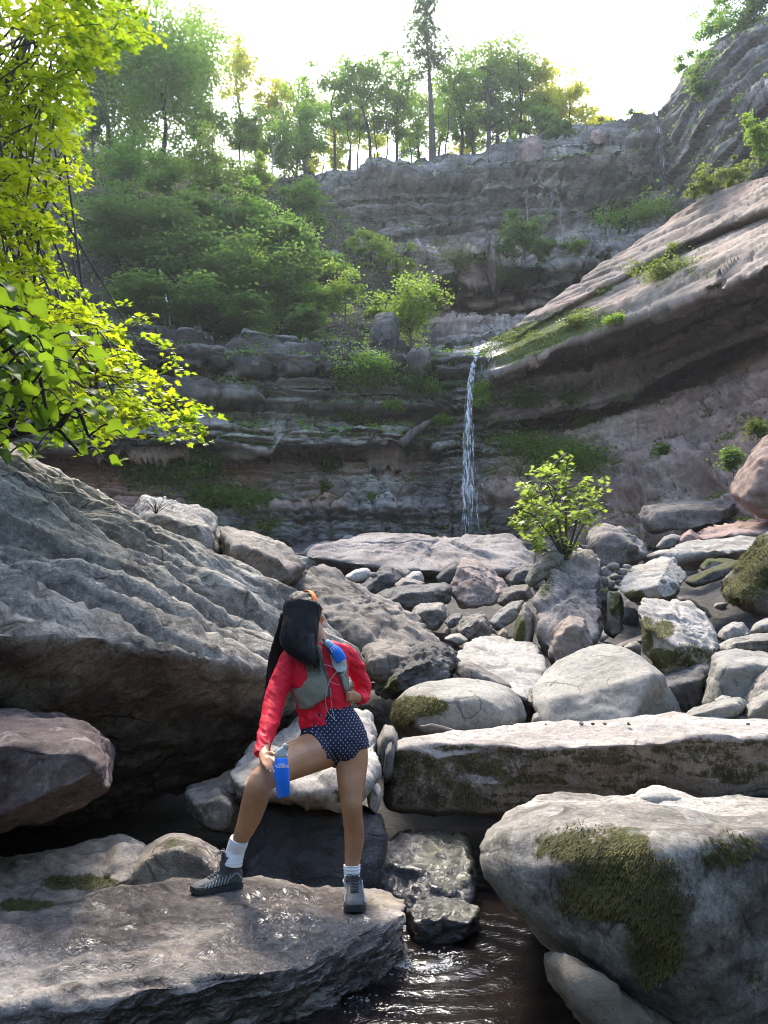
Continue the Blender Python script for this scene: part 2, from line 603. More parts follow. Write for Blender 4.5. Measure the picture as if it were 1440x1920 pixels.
# foliage: base colours of the leaves
M['maple'] = leaf_mat("maple leaf", (0.055, 0.11, 0.012), (0.14, 0.18, 0.012), 0.55, tcol=(0.17, 0.27, 0.012), tk=(2.9, 2.1, 1.2))
M['bigleaf'] = leaf_mat("broad leaf", (0.022, 0.055, 0.013), (0.07, 0.14, 0.018), 0.36, tcol=(0.15, 0.24, 0.012), rough=0.6, spec=0.12)
M['leaf_mid'] = leaf_mat("mid green leaf", (0.06, 0.125, 0.025), (0.135, 0.205, 0.036), 0.5, tcol=(0.15, 0.26, 0.032))
M['leaf_light'] = leaf_mat("light green leaf", (0.065, 0.125, 0.022), (0.13, 0.2, 0.035), 0.5, tcol=(0.17, 0.25, 0.03))
M['leaf_dark'] = leaf_mat("dark green leaf", (0.045, 0.098, 0.03), (0.115, 0.175, 0.042), 0.45, tcol=(0.10, 0.17, 0.032))
M['leaf_gold'] = leaf_mat("sunlit yellow green leaf", (0.10, 0.13, 0.015), (0.17, 0.19, 0.02), 0.6, tcol=(0.36, 0.36, 0.03))  # sunlight on the crest and rim crowns is put into this leaf colour
M['needle'] = leaf_mat("conifer needles", (0.04, 0.085, 0.03), (0.1, 0.155, 0.045), 0.4, tcol=(0.09, 0.15, 0.032))
M['grass'] = leaf_mat("ledge grass", (0.06, 0.085, 0.02), (0.13, 0.15, 0.035), 0.4, tcol=(0.15, 0.19, 0.03))
M['sapling'] = leaf_mat("sapling leaf", (0.05, 0.11, 0.03), (0.17, 0.21, 0.05), 0.45, tcol=(0.2, 0.26, 0.04))
M['mossleaf'] = leaf_mat("moss strand", (0.04, 0.037, 0.014), (0.15, 0.127, 0.042), 0.2, tcol=(0.09, 0.085, 0.02), rough=0.8)
M['mossbrown'] = leaf_mat("brown moss strand", (0.04, 0.033, 0.016), (0.13, 0.108, 0.05), 0.15, rough=0.85)
M['flower'] = simple_mat("white flower", (0.75, 0.75, 0.7), 0.7)
# ------------------------------------------------------------------ the large structure: ground, cliffs, falls
# distance of the creek bed along the line of sight, by height in the photograph
_PY = [880, 950, 1000, 1080, 1150, 1250, 1370, 1520, 1720, 1900]
_YG = [48, 45, 41, 24, 16, 10, 6.5, 5.0, 3.7, 3.1]


def Yg(py):
    return float(np.interp(py, _PY, _YG))


_gy = np.array([-30, 0, 3.2, 3.7, 5.6, 6.6, 10, 16, 24, 41, 47, 60, 300])
_gz = np.array([-0.6, -0.4, -0.25, -0.4, -0.45, 0.1, 0.8, 1.95, 3.7, 8.1, 9.5, 9.0, 9.0])


def ground_z(x, y):
    x, y = np.asarray(x, float), np.asarray(y, float)
    z = np.interp(y, _gy, _gz)
    side = np.clip(np.abs(x - 0.6) - (3 + 0.28 * np.clip(y, 0, 60)), 0, 40)
    return z + side * 0.35


def build_ground():
    xs = np.concatenate([np.linspace(-220, -30, 12), np.linspace(-28, 28, 150), np.linspace(30, 220, 12)])
    ys = np.concatenate([np.linspace(-220, -8, 10), np.linspace(-6, 46, 190), np.linspace(48, 320, 14)])
    X, Y = np.meshgrid(xs, ys)
    P = np.stack([X.ravel(), Y.ravel(), 0 * X.ravel()], -1)
    z = ground_z(P[:, 0], P[:, 1])
    amp = np.clip(P[:, 1] / 16, 0.25, 1.4)
    z = z + amp * 0.16 * fbm(P * 0.9, 4, 3) + amp * 0.05 * ridge(P * 3.1, 2, 5)
    P[:, 2] = z
    nx, ny = len(xs), len(ys)
    i = np.arange(ny - 1)[:, None] * nx + np.arange(nx - 1)[None]
    F = np.stack([i, i + 1, i + nx + 1, i + nx], -1).reshape(-1, 4)
    wet = sstep(9.0, 6.0, P[:, 1]) * sstep(4.0, 2.0, np.abs(P[:, 0] - 0.3))
    g = link("ground", mesh_np("ground", P, F, True, {"wet": wet}), M['gravel'])
    tag(g, kind='structure')


build_ground()


def loft_sheet(name, net, nu, nv, mat, disp, attrs=None, smooth_rows=False, kind='structure'):
    """Skin over columns of (px, py, distance) points, with carved beds and joints."""
    C = np.array([[W(*p) for p in col] for col in net])          # (cols, rows, 3)
    nc, nr = C.shape[:2]
    rows = []
    for r in range(nr):
        rows.append(resample(C[:, r], nu))
    R = np.stack(rows, 1)                                         # (nu, nr, 3)
    seg = np.linalg.norm(np.diff(R, axis=1), axis=2).mean(0)
    cum = np.concatenate([[0], np.cumsum(seg)])
    t = np.linspace(0, cum[-1], nv)
    k = np.clip(np.searchsorted(cum, t, side='right') - 1, 0, nr - 2)
    f = ((t - cum[k]) / np.maximum(seg[k], 1e-6))[None, :, None]
    if smooth_rows:
        f = f * f * (3 - 2 * f)
    V = (R[:, k] * (1 - f) + R[:, k + 1] * f).reshape(-1, 3)
    i = np.arange(nu - 1)[:, None] * nv + np.arange(nv - 1)[None]
    F = np.stack([i, i + nv, i + nv + 1, i + 1], -1).reshape(-1, 4)
    N = vnormals(V, F)
    Ns = N.reshape(nu, nv, 3)
    for _ in range(6):                                            # soften the direction of carving
        Ns = (Ns + np.roll(Ns, 1, 0) + np.roll(Ns, -1, 0) + np.roll(Ns, 1, 1) + np.roll(Ns, -1, 1)) / 5
    N = Ns.reshape(-1, 3)
    N /= np.linalg.norm(N, axis=1)[:, None] + 1e-9
    if np.mean(N[:, 1]) > 0:
        F = F[:, ::-1]
        N = -N
    V = V + N * disp(V, N)[:, None]
    A = attrs(V, vnormals(V, F)) if attrs else {}
    o = link(name, mesh_np(name, V, F, smooth_rows, A), mat)
    tag(o, kind=kind)
    return o, V, F


def beds(V, h, amp, tilt=(0, 0), seed=0, warp=0.35, joint=0.0, jw=3.0, sharp=0.16, seam=0.5, sw=0.1):
    """Protruding and recessed beds; joints cut the beds into blocks."""
    s = (V[:, 2] + tilt[0] * V[:, 0] + tilt[1] * V[:, 1]) / h + warp * fbm(V * (0.13, 0.13, 0.3), 3, seed)
    i = np.floor(s)
    f = s - i
    a0, a1 = hash1(i, seed), hash1(i + 1, seed)
    w = sstep(1 - sharp, 1.0, f)
    out = (a0 * (1 - w) + a1 * w - 0.5)
    # undercut seam between two beds
    out = out - seam * np.clip(1 - np.minimum(f, 1 - f) / (1.3 * sw), 0, 1)
    if np.any(joint):
        u = (V[:, 0] * 0.9 + V[:, 1] * 0.45) / jw + hash1(i, seed + 5) * 3 + 0.25 * pn(V * 0.35, seed + 3)
        j = np.floor(u)
        g = u - j
        out = out + joint * (hash1(i * 131 + j, seed + 9) - 0.5)
        out = out - 0.6 * joint * np.exp(-((np.minimum(g, 1 - g)) / 0.035) ** 2)
    return amp * out


def bedtone(V, h, tilt=(0, 0), seed=0, warp=0.35, amp=0.5):
    s = (V[:, 2] + tilt[0] * V[:, 0] + tilt[1] * V[:, 1]) / h + warp * fbm(V * (0.13, 0.13, 0.3), 3, seed)
    return amp * (hash1(np.floor(s), seed + 40) * 2 - 1) + 0.25 * pn(V * 0.3, seed + 41)


def blob(px, py, cx, cy, rx, ry, soft=0.5):
    d = np.sqrt(((px - cx) / rx) ** 2 + ((py - cy) / ry) ** 2)
    return 1 - sstep(1 - soft, 1 + soft, d)


# ---- lower cliff, to the left of the falls and behind them
def row(cols, ys, Ys):
    return [(c, y, Y) for c, y, Y in zip(cols, ys, Ys)]


def cols_from_rows(rows):
    return [[r[c] for r in rows] for c in range(len(rows[0]))]


cx_ = [-260, 60, 250, 400, 560, 680, 770, 830, 870, 905, 960]
low_rows = [
    row(cx_, [1090, 1080, 1060, 1050, 1040, 1035, 1035, 1035, 1035, 1035, 1035], [36, 39, 40.5, 41.5, 42, 42, 42, 41.6, 41.6, 42, 42.5]),
    row(cx_, [990, 985, 975, 965, 955, 952, 948, 950, 955, 950, 945], [36.5, 39.5, 41, 42.2, 42.4, 42.3, 42.2, 41.9, 41.9, 42.4, 43]),
    row(cx_, [985, 980, 968, 958, 948, 945, 940, 930, 930, 935, 935], [36.9, 40, 41.5, 42.7, 43.3, 43.2, 43, 42.2, 42.1, 42.8, 43.4]),
    row(cx_, [850, 850, 850, 852, 850, 848, 845, 850, 850, 845, 840], [37.6, 40.8, 42.4, 43.5, 44.3, 44.3, 44, 42.9, 42.7, 43.4, 44]),
    row(cx_, [838, 838, 836, 838, 836, 834, 826, 838, 838, 834, 830], [34.6, 37.6, 39.2, 40.4, 41.2, 41.4, 42.2, 42.6, 42.6, 43.3, 43.9]),
    row(cx_, [790, 790, 792, 796, 798, 796, 795, 800, 800, 798, 800], [34.5, 37.5, 39.1, 40.3, 41.1, 41.3, 42.1, 42.8, 42.8, 43.4, 44]),
    row(cx_, [780, 780, 782, 785, 787, 786, 786, 785, 780, 780, 790], [36.8, 40, 41.8, 43, 43.7, 43.7, 43.7, 43.6, 43.2, 43.6, 44.2]),
    row(cx_, [735, 735, 735, 735, 735, 735, 735, 735, 735, 735, 740], [37, 40.2, 42.1, 43.3, 44, 44.1, 44, 43.9, 43.3, 43.8, 44.6]),
    row(cx_, [728, 728, 728, 728, 728, 728, 728, 725, 722, 725, 730], [36.3, 39.5, 41.3, 42.5, 43.3, 43.4, 43.4, 43.7, 43.4, 43.8, 44.6]),
    row(cx_, [690, 690, 690, 690, 692, 692, 690, 688, 688, 690, 700], [36.6, 39.8, 41.6, 42.8, 43.7, 43.9, 44, 44, 43.8, 44.2, 45]),
    row(cx_, [680, 680, 680, 680, 684, 684, 683, 676, 672, 675, 690], [35.7, 38.9, 40.7, 41.9, 42.9, 43.1, 43.4, 43.8, 43.9, 44.3, 45.2]),
    row(cx_, [625, 625, 630, 640, 650, 655, 658, 660, 657, 662, 675], [36, 39.2, 41, 42.2, 43.2, 43.6, 43.9, 44.2, 44.4, 44.8, 45.6]),
    row(cx_, [590, 590, 598, 612, 632, 640, 648, 654, 655, 660, 672], [37.6, 41, 43, 44.4, 45.6, 46.4, 47, 48, 48, 48, 48]),
]


def low_disp(V, N):
    px, py = proj(V)
    lower = sstep(835, 870, py)
    d = beds(V, 1.0, 1.9, seed=11, joint=0.45, jw=5.2, sharp=0.05, seam=0.8, sw=0.07) * (1 - 0.8 * lower)
    d += beds(V, 0.44, 0.7, seed=17, joint=0.3, jw=2.2, sharp=0.2, sw=0.18, seam=0.8) * (1 - 0.7 * lower)
    wc, wb = worley(V * (0.33, 0.33, 0.9) + 0.15 * np.stack([pn(V * 0.8, 5), pn(V * 0.8, 6), pn(V * 0.8, 7)], -1), 18)
    d += (1 - 0.4 * lower) * ((wc - 0.5) * 0.55 - 0.35 * np.exp(-(wb / 0.06) ** 2))
    # rounded joint blocks at the foot of the wall
    blk = sstep(560, 640, px) * sstep(860, 910, py) + sstep(930, 955, py) * sstep(380, 540, px)
    blk = np.clip(blk, 0, 1)
    c = V * (0.75, 0.3, 0.62) + 0.5 * np.stack([pn(V * 0.6, 3), 0 * px, pn(V * 0.6, 4)], -1)
    cell = np.minimum(np.abs((c[:, 0] + 0.5 * hash1(np.floor(c[:, 2]), 4)) % 1 - 0.5) * -2 + 1, np.abs(c[:, 2] % 1 - 0.5) * -2 + 1)
    d += blk * 0.85 * (np.sqrt(np.clip(cell, 0, 1)) - 0.55)
    d += blk * 0.5 * (hash1(np.floor(c[:, 0] + 0.5 * hash1(np.floor(c[:, 2]), 4)) * 17 + np.floor(c[:, 2]) * 5, 3) - 0.5)
    d += 0.3 * fbm(V * 0.25, 3, 21) + 0.09 * fbm(V * 1.7, 4, 23) + 0.10 * ridge(V * (0.8, 0.8, 2.6), 3, 26) + 0.12 * ridge(V * 1.1, 3, 24) * lower
    return d


def low_attr(V, N):
    px, py = proj(V)
    up = sstep(0.35, 0.8, N[:, 2])
    red = (1 - sstep(690, 800, px)) * sstep(838, 856, py) * (1 - sstep(940, 965, py)) * (0.65 + 0.6 * fbm(V * 0.3, 3, 31))
    red = np.maximum(red, 0.5 * blob(px, py, 755, 870, 60, 40))
    red *= 1 - blob(px, py, 690, 920, 60, 45)
    salt = blob(px, py, 640, 815, 190, 30) * 1.0
    wet = np.clip(blob(px, py, 850, 900, 75, 130) + 0.8 * blob(px, py, 880, 740, 40, 90) + 0.6 * sstep(945, 960, py), 0, 1)
    moss = up * 0.75 * sstep(640, 800, py + 60) + 0.5 * blob(px, py, 820, 740, 45, 60) + 0.45 * blob(px, py, 790, 850, 40, 40)
    moss += 0.3 * sstep(0.1, 0.5, pn(V * 0.5, 41)) * (1 - sstep(820, 850, py))
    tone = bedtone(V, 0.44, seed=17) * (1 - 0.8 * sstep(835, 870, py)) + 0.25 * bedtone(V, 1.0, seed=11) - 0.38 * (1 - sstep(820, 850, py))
    return dict(red=np.clip(red, 0, 1), salt=salt, wet=wet, moss=np.clip(moss, 0, 1), tone=tone)


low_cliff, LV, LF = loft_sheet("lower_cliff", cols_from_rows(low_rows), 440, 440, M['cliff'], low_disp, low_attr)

# ---- great tilted slab to the right of the falls, its undercut and the shale wall beneath
cr_ = [868, 905, 950, 1020, 1100, 1190, 1290, 1380, 1470, 1620]
rt_rows = [
    row(cr_, [1045, 1045, 1040, 1035, 1030, 1025, 1020, 1015, 1012, 1010], [42.6, 42.4, 42.2, 41.5, 40.5, 38, 35, 32, 29, 26]),
    row(cr_, [940, 935, 930, 925, 920, 925, 925, 925, 920, 910], [43.2, 43, 42.7, 42.4, 42, 40, 37, 34, 31, 27.5]),
    row(cr_, [850, 845, 838, 825, 805, 775, 725, 690, 655, 600], [44.5, 44.6, 44.8, 45, 45, 44.3, 42.5, 40, 37, 33]),
    row(cr_, [820, 812, 800, 790, 772, 742, 690, 650, 612, 555], [44.6, 44.7, 45, 45.3, 45.4, 44.8, 43, 40.5, 37.5, 33.5]),
    row(cr_, [812, 805, 795, 783, 765, 735, 683, 643, 605, 548], [44.4, 43.9, 43.3, 43, 42.8, 41.8, 39.8, 37.2, 34.2, 30.2]),
    row(cr_, [760, 755, 742, 725, 700, 668, 628, 592, 555, 500], [44.5, 44.1, 43.7, 43.5, 43.4, 42.5, 40.7, 38.2, 35.2, 31]),
    row(cr_, [700, 712, 700, 672, 642, 606, 570, 538, 505, 450], [44.7, 45.4, 46.6, 47.1, 47.2, 46.4, 44.5, 42, 39, 35]),
    row(cr_, [692, 700, 690, 660, 628, 592, 556, 524, 490, 432], [43.9, 43.2, 41.6, 40.3, 39.4, 37.9, 35.4, 32.8, 30, 26]),
    row(cr_, [676, 672, 660, 626, 592, 552, 505, 470, 436, 378], [43.9, 43.3, 41.8, 40.6, 39.8, 38.5, 36.1, 33.6, 30.8, 26.8]),
    row(cr_, [668, 662, 646, 606, 564, 518, 466, 430, 398, 346], [44.2, 44.0, 43.3, 42.9, 42.9, 42.2, 40.3, 37.9, 35.1, 30.7]),
    row(cr_, [667, 660, 643, 599, 553, 505, 451, 414, 381, 328], [44.2, 44.0, 43.2, 42.5, 42.2, 41.2, 39.1, 36.6, 33.7, 29.4]),
    row(cr_, [655, 645, 622, 575, 520, 455, 388, 345, 318, 270], [44.6, 44.6, 44.2, 44.2, 44.2, 43.6, 42, 39.6, 36.6, 32]),
    row(cr_, [660, 655, 640, 600, 545, 480, 410, 365, 335, 290], [48, 49, 50, 51, 51, 51, 50, 48, 45, 40]),
]


def rt_disp(V, N):
    px, py = proj(V)
    tl = -0.16
    shale = sstep(0, 60, py - np.interp(px, cr_, [820, 812, 800, 790, 772, 742, 690, 650, 612, 555]))
    slab = 1 - sstep(-6, 6, py - np.interp(px, cr_, [690, 698, 688, 658, 626, 590, 554, 522, 488, 430]))
    d = beds(V, 1.25, 2.0, (tl, 0.0), 31, joint=0.25, jw=6, sharp=0.08, seam=0.8) * (1 - shale) * (1 - 0.93 * slab)
    d += beds(V, 0.46, 0.7, (tl, 0.0), 37, joint=0.15, jw=3, sharp=0.2, sw=0.18) * (1 - 0.8 * shale) * (1 - slab)
    wc, wb = worley(V * (0.22, 0.22, 1.0) + 0.2 * np.stack([pn(V * 0.5, 5), pn(V * 0.5, 6), pn(V * 0.5, 7)], -1), 58)
    d += (0.3 + 0.35 * shale - 0.08 * slab) * ((wc - 0.5) * 0.9 - 0.55 * np.clip(1 - wb / 0.07, 0, 1))
    d += shale * (beds(V, 1.9, 1.0, (-0.12, 0.0), 41, joint=0.8, jw=5, sharp=0.3) + 0.2 * ridge(V * (0.5, 0.5, 1.6), 3, 43) + 0.12 * fbm(V * 2.2, 3, 47))
    d += 0.4 * (1 - 0.75 * slab) * fbm(V * 0.22, 3, 51) + (1 - 0.7 * slab) * (0.08 * fbm(V * 1.6, 4, 53) + 0.10 * ridge(V * 1.3, 3, 55))
    return d


def rt_attr(V, N):
    px, py = proj(V)
    ys = np.interp(px, cr_, [690, 698, 688, 658, 626, 590, 554, 522, 488, 430])
    slab = 1 - sstep(-6, 6, py - ys)
    shale = sstep(0, 60, py - np.interp(px, cr_, [820, 812, 800, 790, 772, 742, 690, 650, 612, 555]))
    moss = slab * (1.1 * blob(px, py, 940, 655, 60, 35) + 0.9 * blob(px, py, 1000, 635, 60, 30) + 0.75 * blob(px, py, 1090, 605, 80, 30) + 0.5 * blob(px, py, 1260, 510, 90, 35))
    moss += 0.9 * blob(px, py, 905, 745, 22, 60) + 0.55 * blob(px, py, 1040, 860, 130, 50) + 0.5 * blob(px, py, 905, 920, 25, 60)
    wet = blob(px, py, 890, 800, 30, 220) + 0.8 * blob(px, py, 920, 690, 40, 40)
    tan = slab * 0.5
    red = 0.35 * shale * (0.5 + fbm(V * 0.2, 3, 61)) + 0.55 * slab * sstep(-0.1, 0.5, pn(V * (0.4, 0.4, 0.1), 62))
    salt = slab * blob(px, py, 1300, 480, 150, 60)
    return dict(moss=np.clip(moss, 0, 1), wet=np.clip(wet, 0, 1), tan=tan, red=np.clip(red, 0, 1), salt=salt,
                tone=(1 - shale) * (1 - 0.7 * slab) * (bedtone(V, 0.46, (-0.16, 0.0), 37) - 0.25) - 0.16 * slab + shale * 0.5 * bedtone(V, 1.9, (-0.12, 0), 41))


right_cliff, RV, RF = loft_sheet("right_cliff", cols_from_rows(rt_rows), 430, 330, M['shale'], rt_disp, rt_attr)

# ---- upper cliff and the high wall at the top right
cu_ = [500, 600, 700, 800, 900, 1000, 1090, 1170, 1235, 1262, 1310, 1370, 1440, 1620]
up_rows = [
    row(cu_, [700, 690, 690, 690, 690, 690, 690, 680, 660, 650, 640, 630, 620, 600], [60, 60, 60, 58, 56, 56, 56, 56, 55, 54, 53, 51, 49, 45]),
    row(cu_, [560, 560, 570, 585, 590, 590, 580, 560, 540, 530, 520, 510, 500, 480], [66, 66, 67, 69, 70, 70, 70, 69, 67, 66, 64, 61, 58, 52]),
    row(cu_, [520, 520, 515, 512, 512, 512, 505, 480, 460, 450, 440, 430, 420, 400], [66, 66, 66, 66, 66, 66, 66, 66, 66, 65, 63, 60, 57, 51]),
    row(cu_, [510, 508, 503, 500, 500, 498, 488, 462, 440, 432, 424, 415, 405, 385], [65.5, 65.5, 64.5, 64, 64, 64, 64.5, 65, 65.5, 65, 63, 60, 57, 51]),
    row(cu_, [490, 485, 478, 472, 470, 468, 456, 428, 408, 402, 398, 392, 385, 365], [69, 69, 69, 69, 69.5, 70, 70, 70, 70, 69, 66, 62, 59, 53]),
    row(cu_, [470, 466, 462, 456, 452, 445, 430, 405, 388, 380, 372, 362, 352, 330], [71, 71, 71.5, 72, 72.5, 73, 73, 73, 73, 72, 68, 63.5, 60, 53.5]),
    row(cu_, [420, 415, 408, 400, 392, 380, 362, 345, 325, 315, 300, 285, 270, 240], [71.5, 71.5, 72, 72.5, 73, 73.5, 73.6, 73.6, 73.6, 72, 67, 62, 58, 52]),
    row(cu_, [385, 368, 352, 348, 330, 312, 292, 276, 258, 242, 215, 190, 170, 140], [71.8, 71.8, 72.3, 72.8, 73.3, 73.8, 74, 74, 74, 72, 66, 60.5, 56, 50]),
    row(cu_, [378, 358, 343, 338, 318, 300, 282, 264, 246, 226, 188, 160, 142, 110], [72.8, 72.8, 73.2, 73.8, 74.3, 74.8, 75, 75, 75, 73, 66.5, 61.5, 57.5, 51.5]),
    row(cu_, [372, 352, 338, 332, 312, 295, 276, 258, 240, 205, 140, 95, 62, 20], [76, 76, 77, 78, 78, 79, 80, 80, 80, 75, 68, 62, 58, 52]),
    row(cu_, [368, 350, 336, 330, 310, 292, 274, 256, 238, 195, 120, 72, 38, -10], [95, 95, 95, 95, 95, 95, 95, 95, 95, 90, 85, 80, 76, 70]),
]


def up_disp(V, N):
    px, py = proj(V)
    right = sstep(1230, 1300, px)
    d = beds(V, 1.7, 2.6, (-0.13, 0.05), 71, joint=0.35 * (1 - right), jw=9, warp=0.6, sharp=0.1, seam=0.9, sw=0.07)
    d += (1 - 0.8 * right) * beds(V, 0.7, 1.5, (-0.16, 0.05), 73, joint=0.25, jw=5, warp=0.7, sharp=0.2, sw=0.2, seam=0.8)
    wc, wb = worley(V * (0.2, 0.2, 0.6), 74)
    d += 0.35 * (wc - 0.5) - 0.2 * np.exp(-(wb / 0.08) ** 2)
    d += 0.8 * fbm(V * 0.12, 3, 75) + 0.15 * fbm(V * 0.9, 4, 77) + 0.25 * ridge(V * (0.6, 0.6, 1.3), 3, 79)
    return d * (1 - 0.2 * right)


def up_attr(V, N):
    px, py = proj(V)
    up = sstep(0.4, 0.8, N[:, 2])
    salt = blob(px, py, 780, 390, 170, 50)
    moss = up * 0.8 + 0.7 * blob(px, py, 1200, 400, 110, 28) + 0.3 * blob(px, py, 850, 490, 230, 18)
    red = 0.4 * blob(px, py, 850, 560, 140, 60) + 0.25 * blob(px, py, 900, 470, 150, 20)
    wet = 0.8 * blob(px, py, 1245, 300, 18, 60)
    return dict(salt=salt, moss=np.clip(moss, 0, 1), red=red, wet=wet, tone=bedtone(V, 0.7, (-0.16, 0.05), 73, 0.7) - 0.12)


upper_cliff, UV, UF = loft_sheet("upper_cliff", cols_from_rows(up_rows), 430, 300, M['cliff'], up_disp, up_attr)

# ---- wooded slope to the left, between the two cliffs
cs_ = [-420, -150, 60, 220, 360, 470, 560, 640, 720, 800]
sl_rows = [
    row(cs_, [680, 680, 680, 680, 690, 700, 700, 700, 700, 700], [37.5, 39.5, 41.8, 43.6, 45, 45.8, 46.4, 47, 47.4, 47.8]),
    row(cs_, [480, 480, 490, 505, 530, 560, 585, 605, 620, 635], [45, 47, 49, 50, 50.5, 51, 51.5, 52, 52, 52.5]),
    row(cs_, [330, 340, 370, 400, 440, 480, 515, 550, 580, 610], [56, 58, 60, 60, 60, 60, 59, 59, 58.5, 58]),
    row(cs_, [200, 220, 260, 300, 335, 355, 380, 440, 500, 570], [70, 72, 73, 73, 72, 72, 71, 68, 66, 63]),
    row(cs_, [130, 150, 200, 270, 310, 330, 350, 420, 480, 560], [92, 94, 95, 95, 95, 95, 95, 80, 75, 70]),
]
slope, SV, SF = loft_sheet("wooded_slope", cols_from_rows(sl_rows), 120, 90, M['soil'],
                           lambda V, N: 0.9 * fbm(V * 0.15, 4, 81) + 0.25 * ridge(V * 0.5, 3, 83), None, True)

BVH_CLIFF = []
for V_, F_ in ((LV, LF), (RV, RF), (UV, UF), (SV, SF)):
    BVH_CLIFF.append(BVHTree.FromPolygons(V_.tolist(), F_.tolist()))


def hit_cliff(px, py, maxd=200):
    """Where the line of sight through a pixel meets the cliffs."""
    o = Vector((0, 0, CAMZ))
    d = Vector(W(px, py, 30)) - o
    d.normalize()
    best = None
    for b in BVH_CLIFF:
        loc, n, i, dist = b.ray_cast(o, d, maxd)
        if loc is not None and (best is None or dist < best[2]):
            best = (loc, n, dist)
    return best


# ---- sky beyond the trees is the world itself; the haze of the gorge
def haze_box():
    m, nt = new_mat("haze air")
    k = NT(nt)
    v = k.n("ShaderNodeVolumePrincipled", {"Color": (0.86, 0.92, 1.0, 1), "Density": HAZE, "Anisotropy": 0.45})
    k.out(None, v.outputs[0])
    x0, x1, y0, y1, z0, z1 = -230, 230, -230, 330, -4, 130
    V = np.array([(x, y, z) for x in (x0, x1) for y in (y0, y1) for z in (z0, z1)], float)
    F = [(0, 1, 3, 2), (4, 6, 7, 5), (0, 4, 5, 1), (2, 3, 7, 6), (0, 2, 6, 4), (1, 5, 7, 3)]
    h = link("haze", mesh_np("haze", V, np.array(F), False), m)
    h.display_type = 'WIRE'
    tag(h, kind='stuff')


HAZE = 0.0003
if HAZE > 0:
    haze_box()


# ---- falling water
def water_mat():
    m, nt = new_mat("falling water")
    k = NT(nt)
    d = k.n("ShaderNodeBsdfPrincipled", {"Base Color": (0.9, 0.92, 0.92, 1), "Roughness": 0.3, "Specular IOR Level": 0.5})
    t = k.n("ShaderNodeBsdfTranslucent", {"Color": (0.8, 0.86, 0.9, 1)})
    mx = k.n("ShaderNodeMixShader", {0: 0.45, 1: d.outputs[0], 2: t.outputs[0]})
    tp = k.n("ShaderNodeBsdfTransparent")
    v = k.vec(scale=(9, 9, 1.2), rnd=False)
    mx2 = k.n("ShaderNodeMixShader", {0: k.ramp(k.noise(v, 1.0, 4, 0.7), 0.27, 0.56), 1: mx.outputs[0], 2: tp.outputs[0]})
    k.out(mx2.outputs[0])
    return m


M['fall'] = water_mat()


def waterfall(name, path, width, n, seed, thick=0.05):
    """Separate falling strands along a path of (px, py, Y); width in pixels along it."""
    r = np.random.default_rng(seed)
    P = resample([W(*p) for p in path], 60)
    wd = np.interp(np.linspace(0, 1, 60), np.linspace(0, 1, len(width)), width) * pxs(path[0][2], path[0][1])
    mb_V, mb_F, nn = [], [], 0
    for k in range(n):
        a = np.clip(r.normal(0, 0.42), -1, 1)
        t0 = r.uniform(0, 0.85) if r.random() < 0.65 else 0.0
        L = r.uniform(0.06, 0.35)
        i0, i1 = int(t0 * 59), int(min(1, t0 + L) * 59)
        if i1 - i0 < 2:
            continue
        idx = np.arange(i0, i1 + 1)
        ph = r.uniform(0, 6.28)
        off = a * wd[idx] * 0.5 + 0.05 * wd[idx] * np.sin(idx * 0.35 + ph) * (0.3 + idx / 60.0)
        C = P[idx] + np.stack([off, -thick - 5 * thick * r.uniform(0, 1) * (idx / 60.0), 0 * off], -1)
        w = thick * r.uniform(0.35, 1.3) * np.sin(np.linspace(0.12, math.pi - 0.12, len(idx)))
        Vl = C + np.stack([-w, 0 * w, 0 * w], -1)
        Vm = C + np.stack([0 * w, -w * 0.7, 0 * w], -1)
        Vr = C + np.stack([w, 0 * w, 0 * w], -1)
        V = np.stack([Vl, Vm, Vr], 1).reshape(-1, 3)
        j = np.arange(len(idx) - 1) * 3
        F = np.concatenate([np.stack([j, j + 1, j + 4, j + 3], -1), np.stack([j + 1, j + 2, j + 5, j + 4], -1)])
        mb_V.append(V)
        mb_F.append(F + nn)
        nn += len(V)
    o = link(name, mesh_np(name, np.concatenate(mb_V), np.concatenate(mb_F)), M['fall'])
    tag(o, kind='structure')


waterfall("waterfall", [(902, 648, 44.2), (893, 662, 43.0), (885, 695, 42.3), (879, 760, 41.8), (876, 850, 41.3), (877, 930, 40.9), (876, 1010, 40.4)],
          [18, 11, 10, 15, 24, 34, 38], 260, 5, 0.028)
waterfall("waterfall", [(935, 640, 43.6), (925, 662, 42.9), (915, 690, 42.6), (910, 720, 42.8)], [40, 40, 40, 40], 60, 6, 0.03)
waterfall("upper_waterfall", [(1236, 238, 73.2), (1238, 255, 72.2), (1241, 290, 71.8), (1244, 330, 71.4)], [9, 9, 13, 18], 40, 8, 0.035)
# ------------------------------------------------------------------ boulders
ROCKS = {}


def hull_planes(P):
    bm = bmesh.new()
    vs = [bm.verts.new(p) for p in P]
    bmesh.ops.convex_hull(bm, input=vs)
    bm.normal_update()
    N = np.array([f.normal for f in bm.faces])
    A = np.array([f.calc_area() for f in bm.faces])
    C = np.array([f.calc_center_median() for f in bm.faces])
    bm.free()
    ok = A > 1e-9
    N, A, C = N[ok], A[ok], C[ok]
    ctr = 0.5 * (P.min(0) + P.max(0)) * 0.5 + P.mean(0) * 0.5
    flip = np.sum(N * (C - ctr), 1) < 0
    N[flip] *= -1
    # merge nearly coplanar faces
    order = np.argsort(-A)
    keep = []
    for i in order:
        if all(np.dot(N[i], N[j]) < 0.985 for j in keep):
            keep.append(i)
    N = N[keep]
    h = (P @ N.T).max(0)
    return N, h, ctr


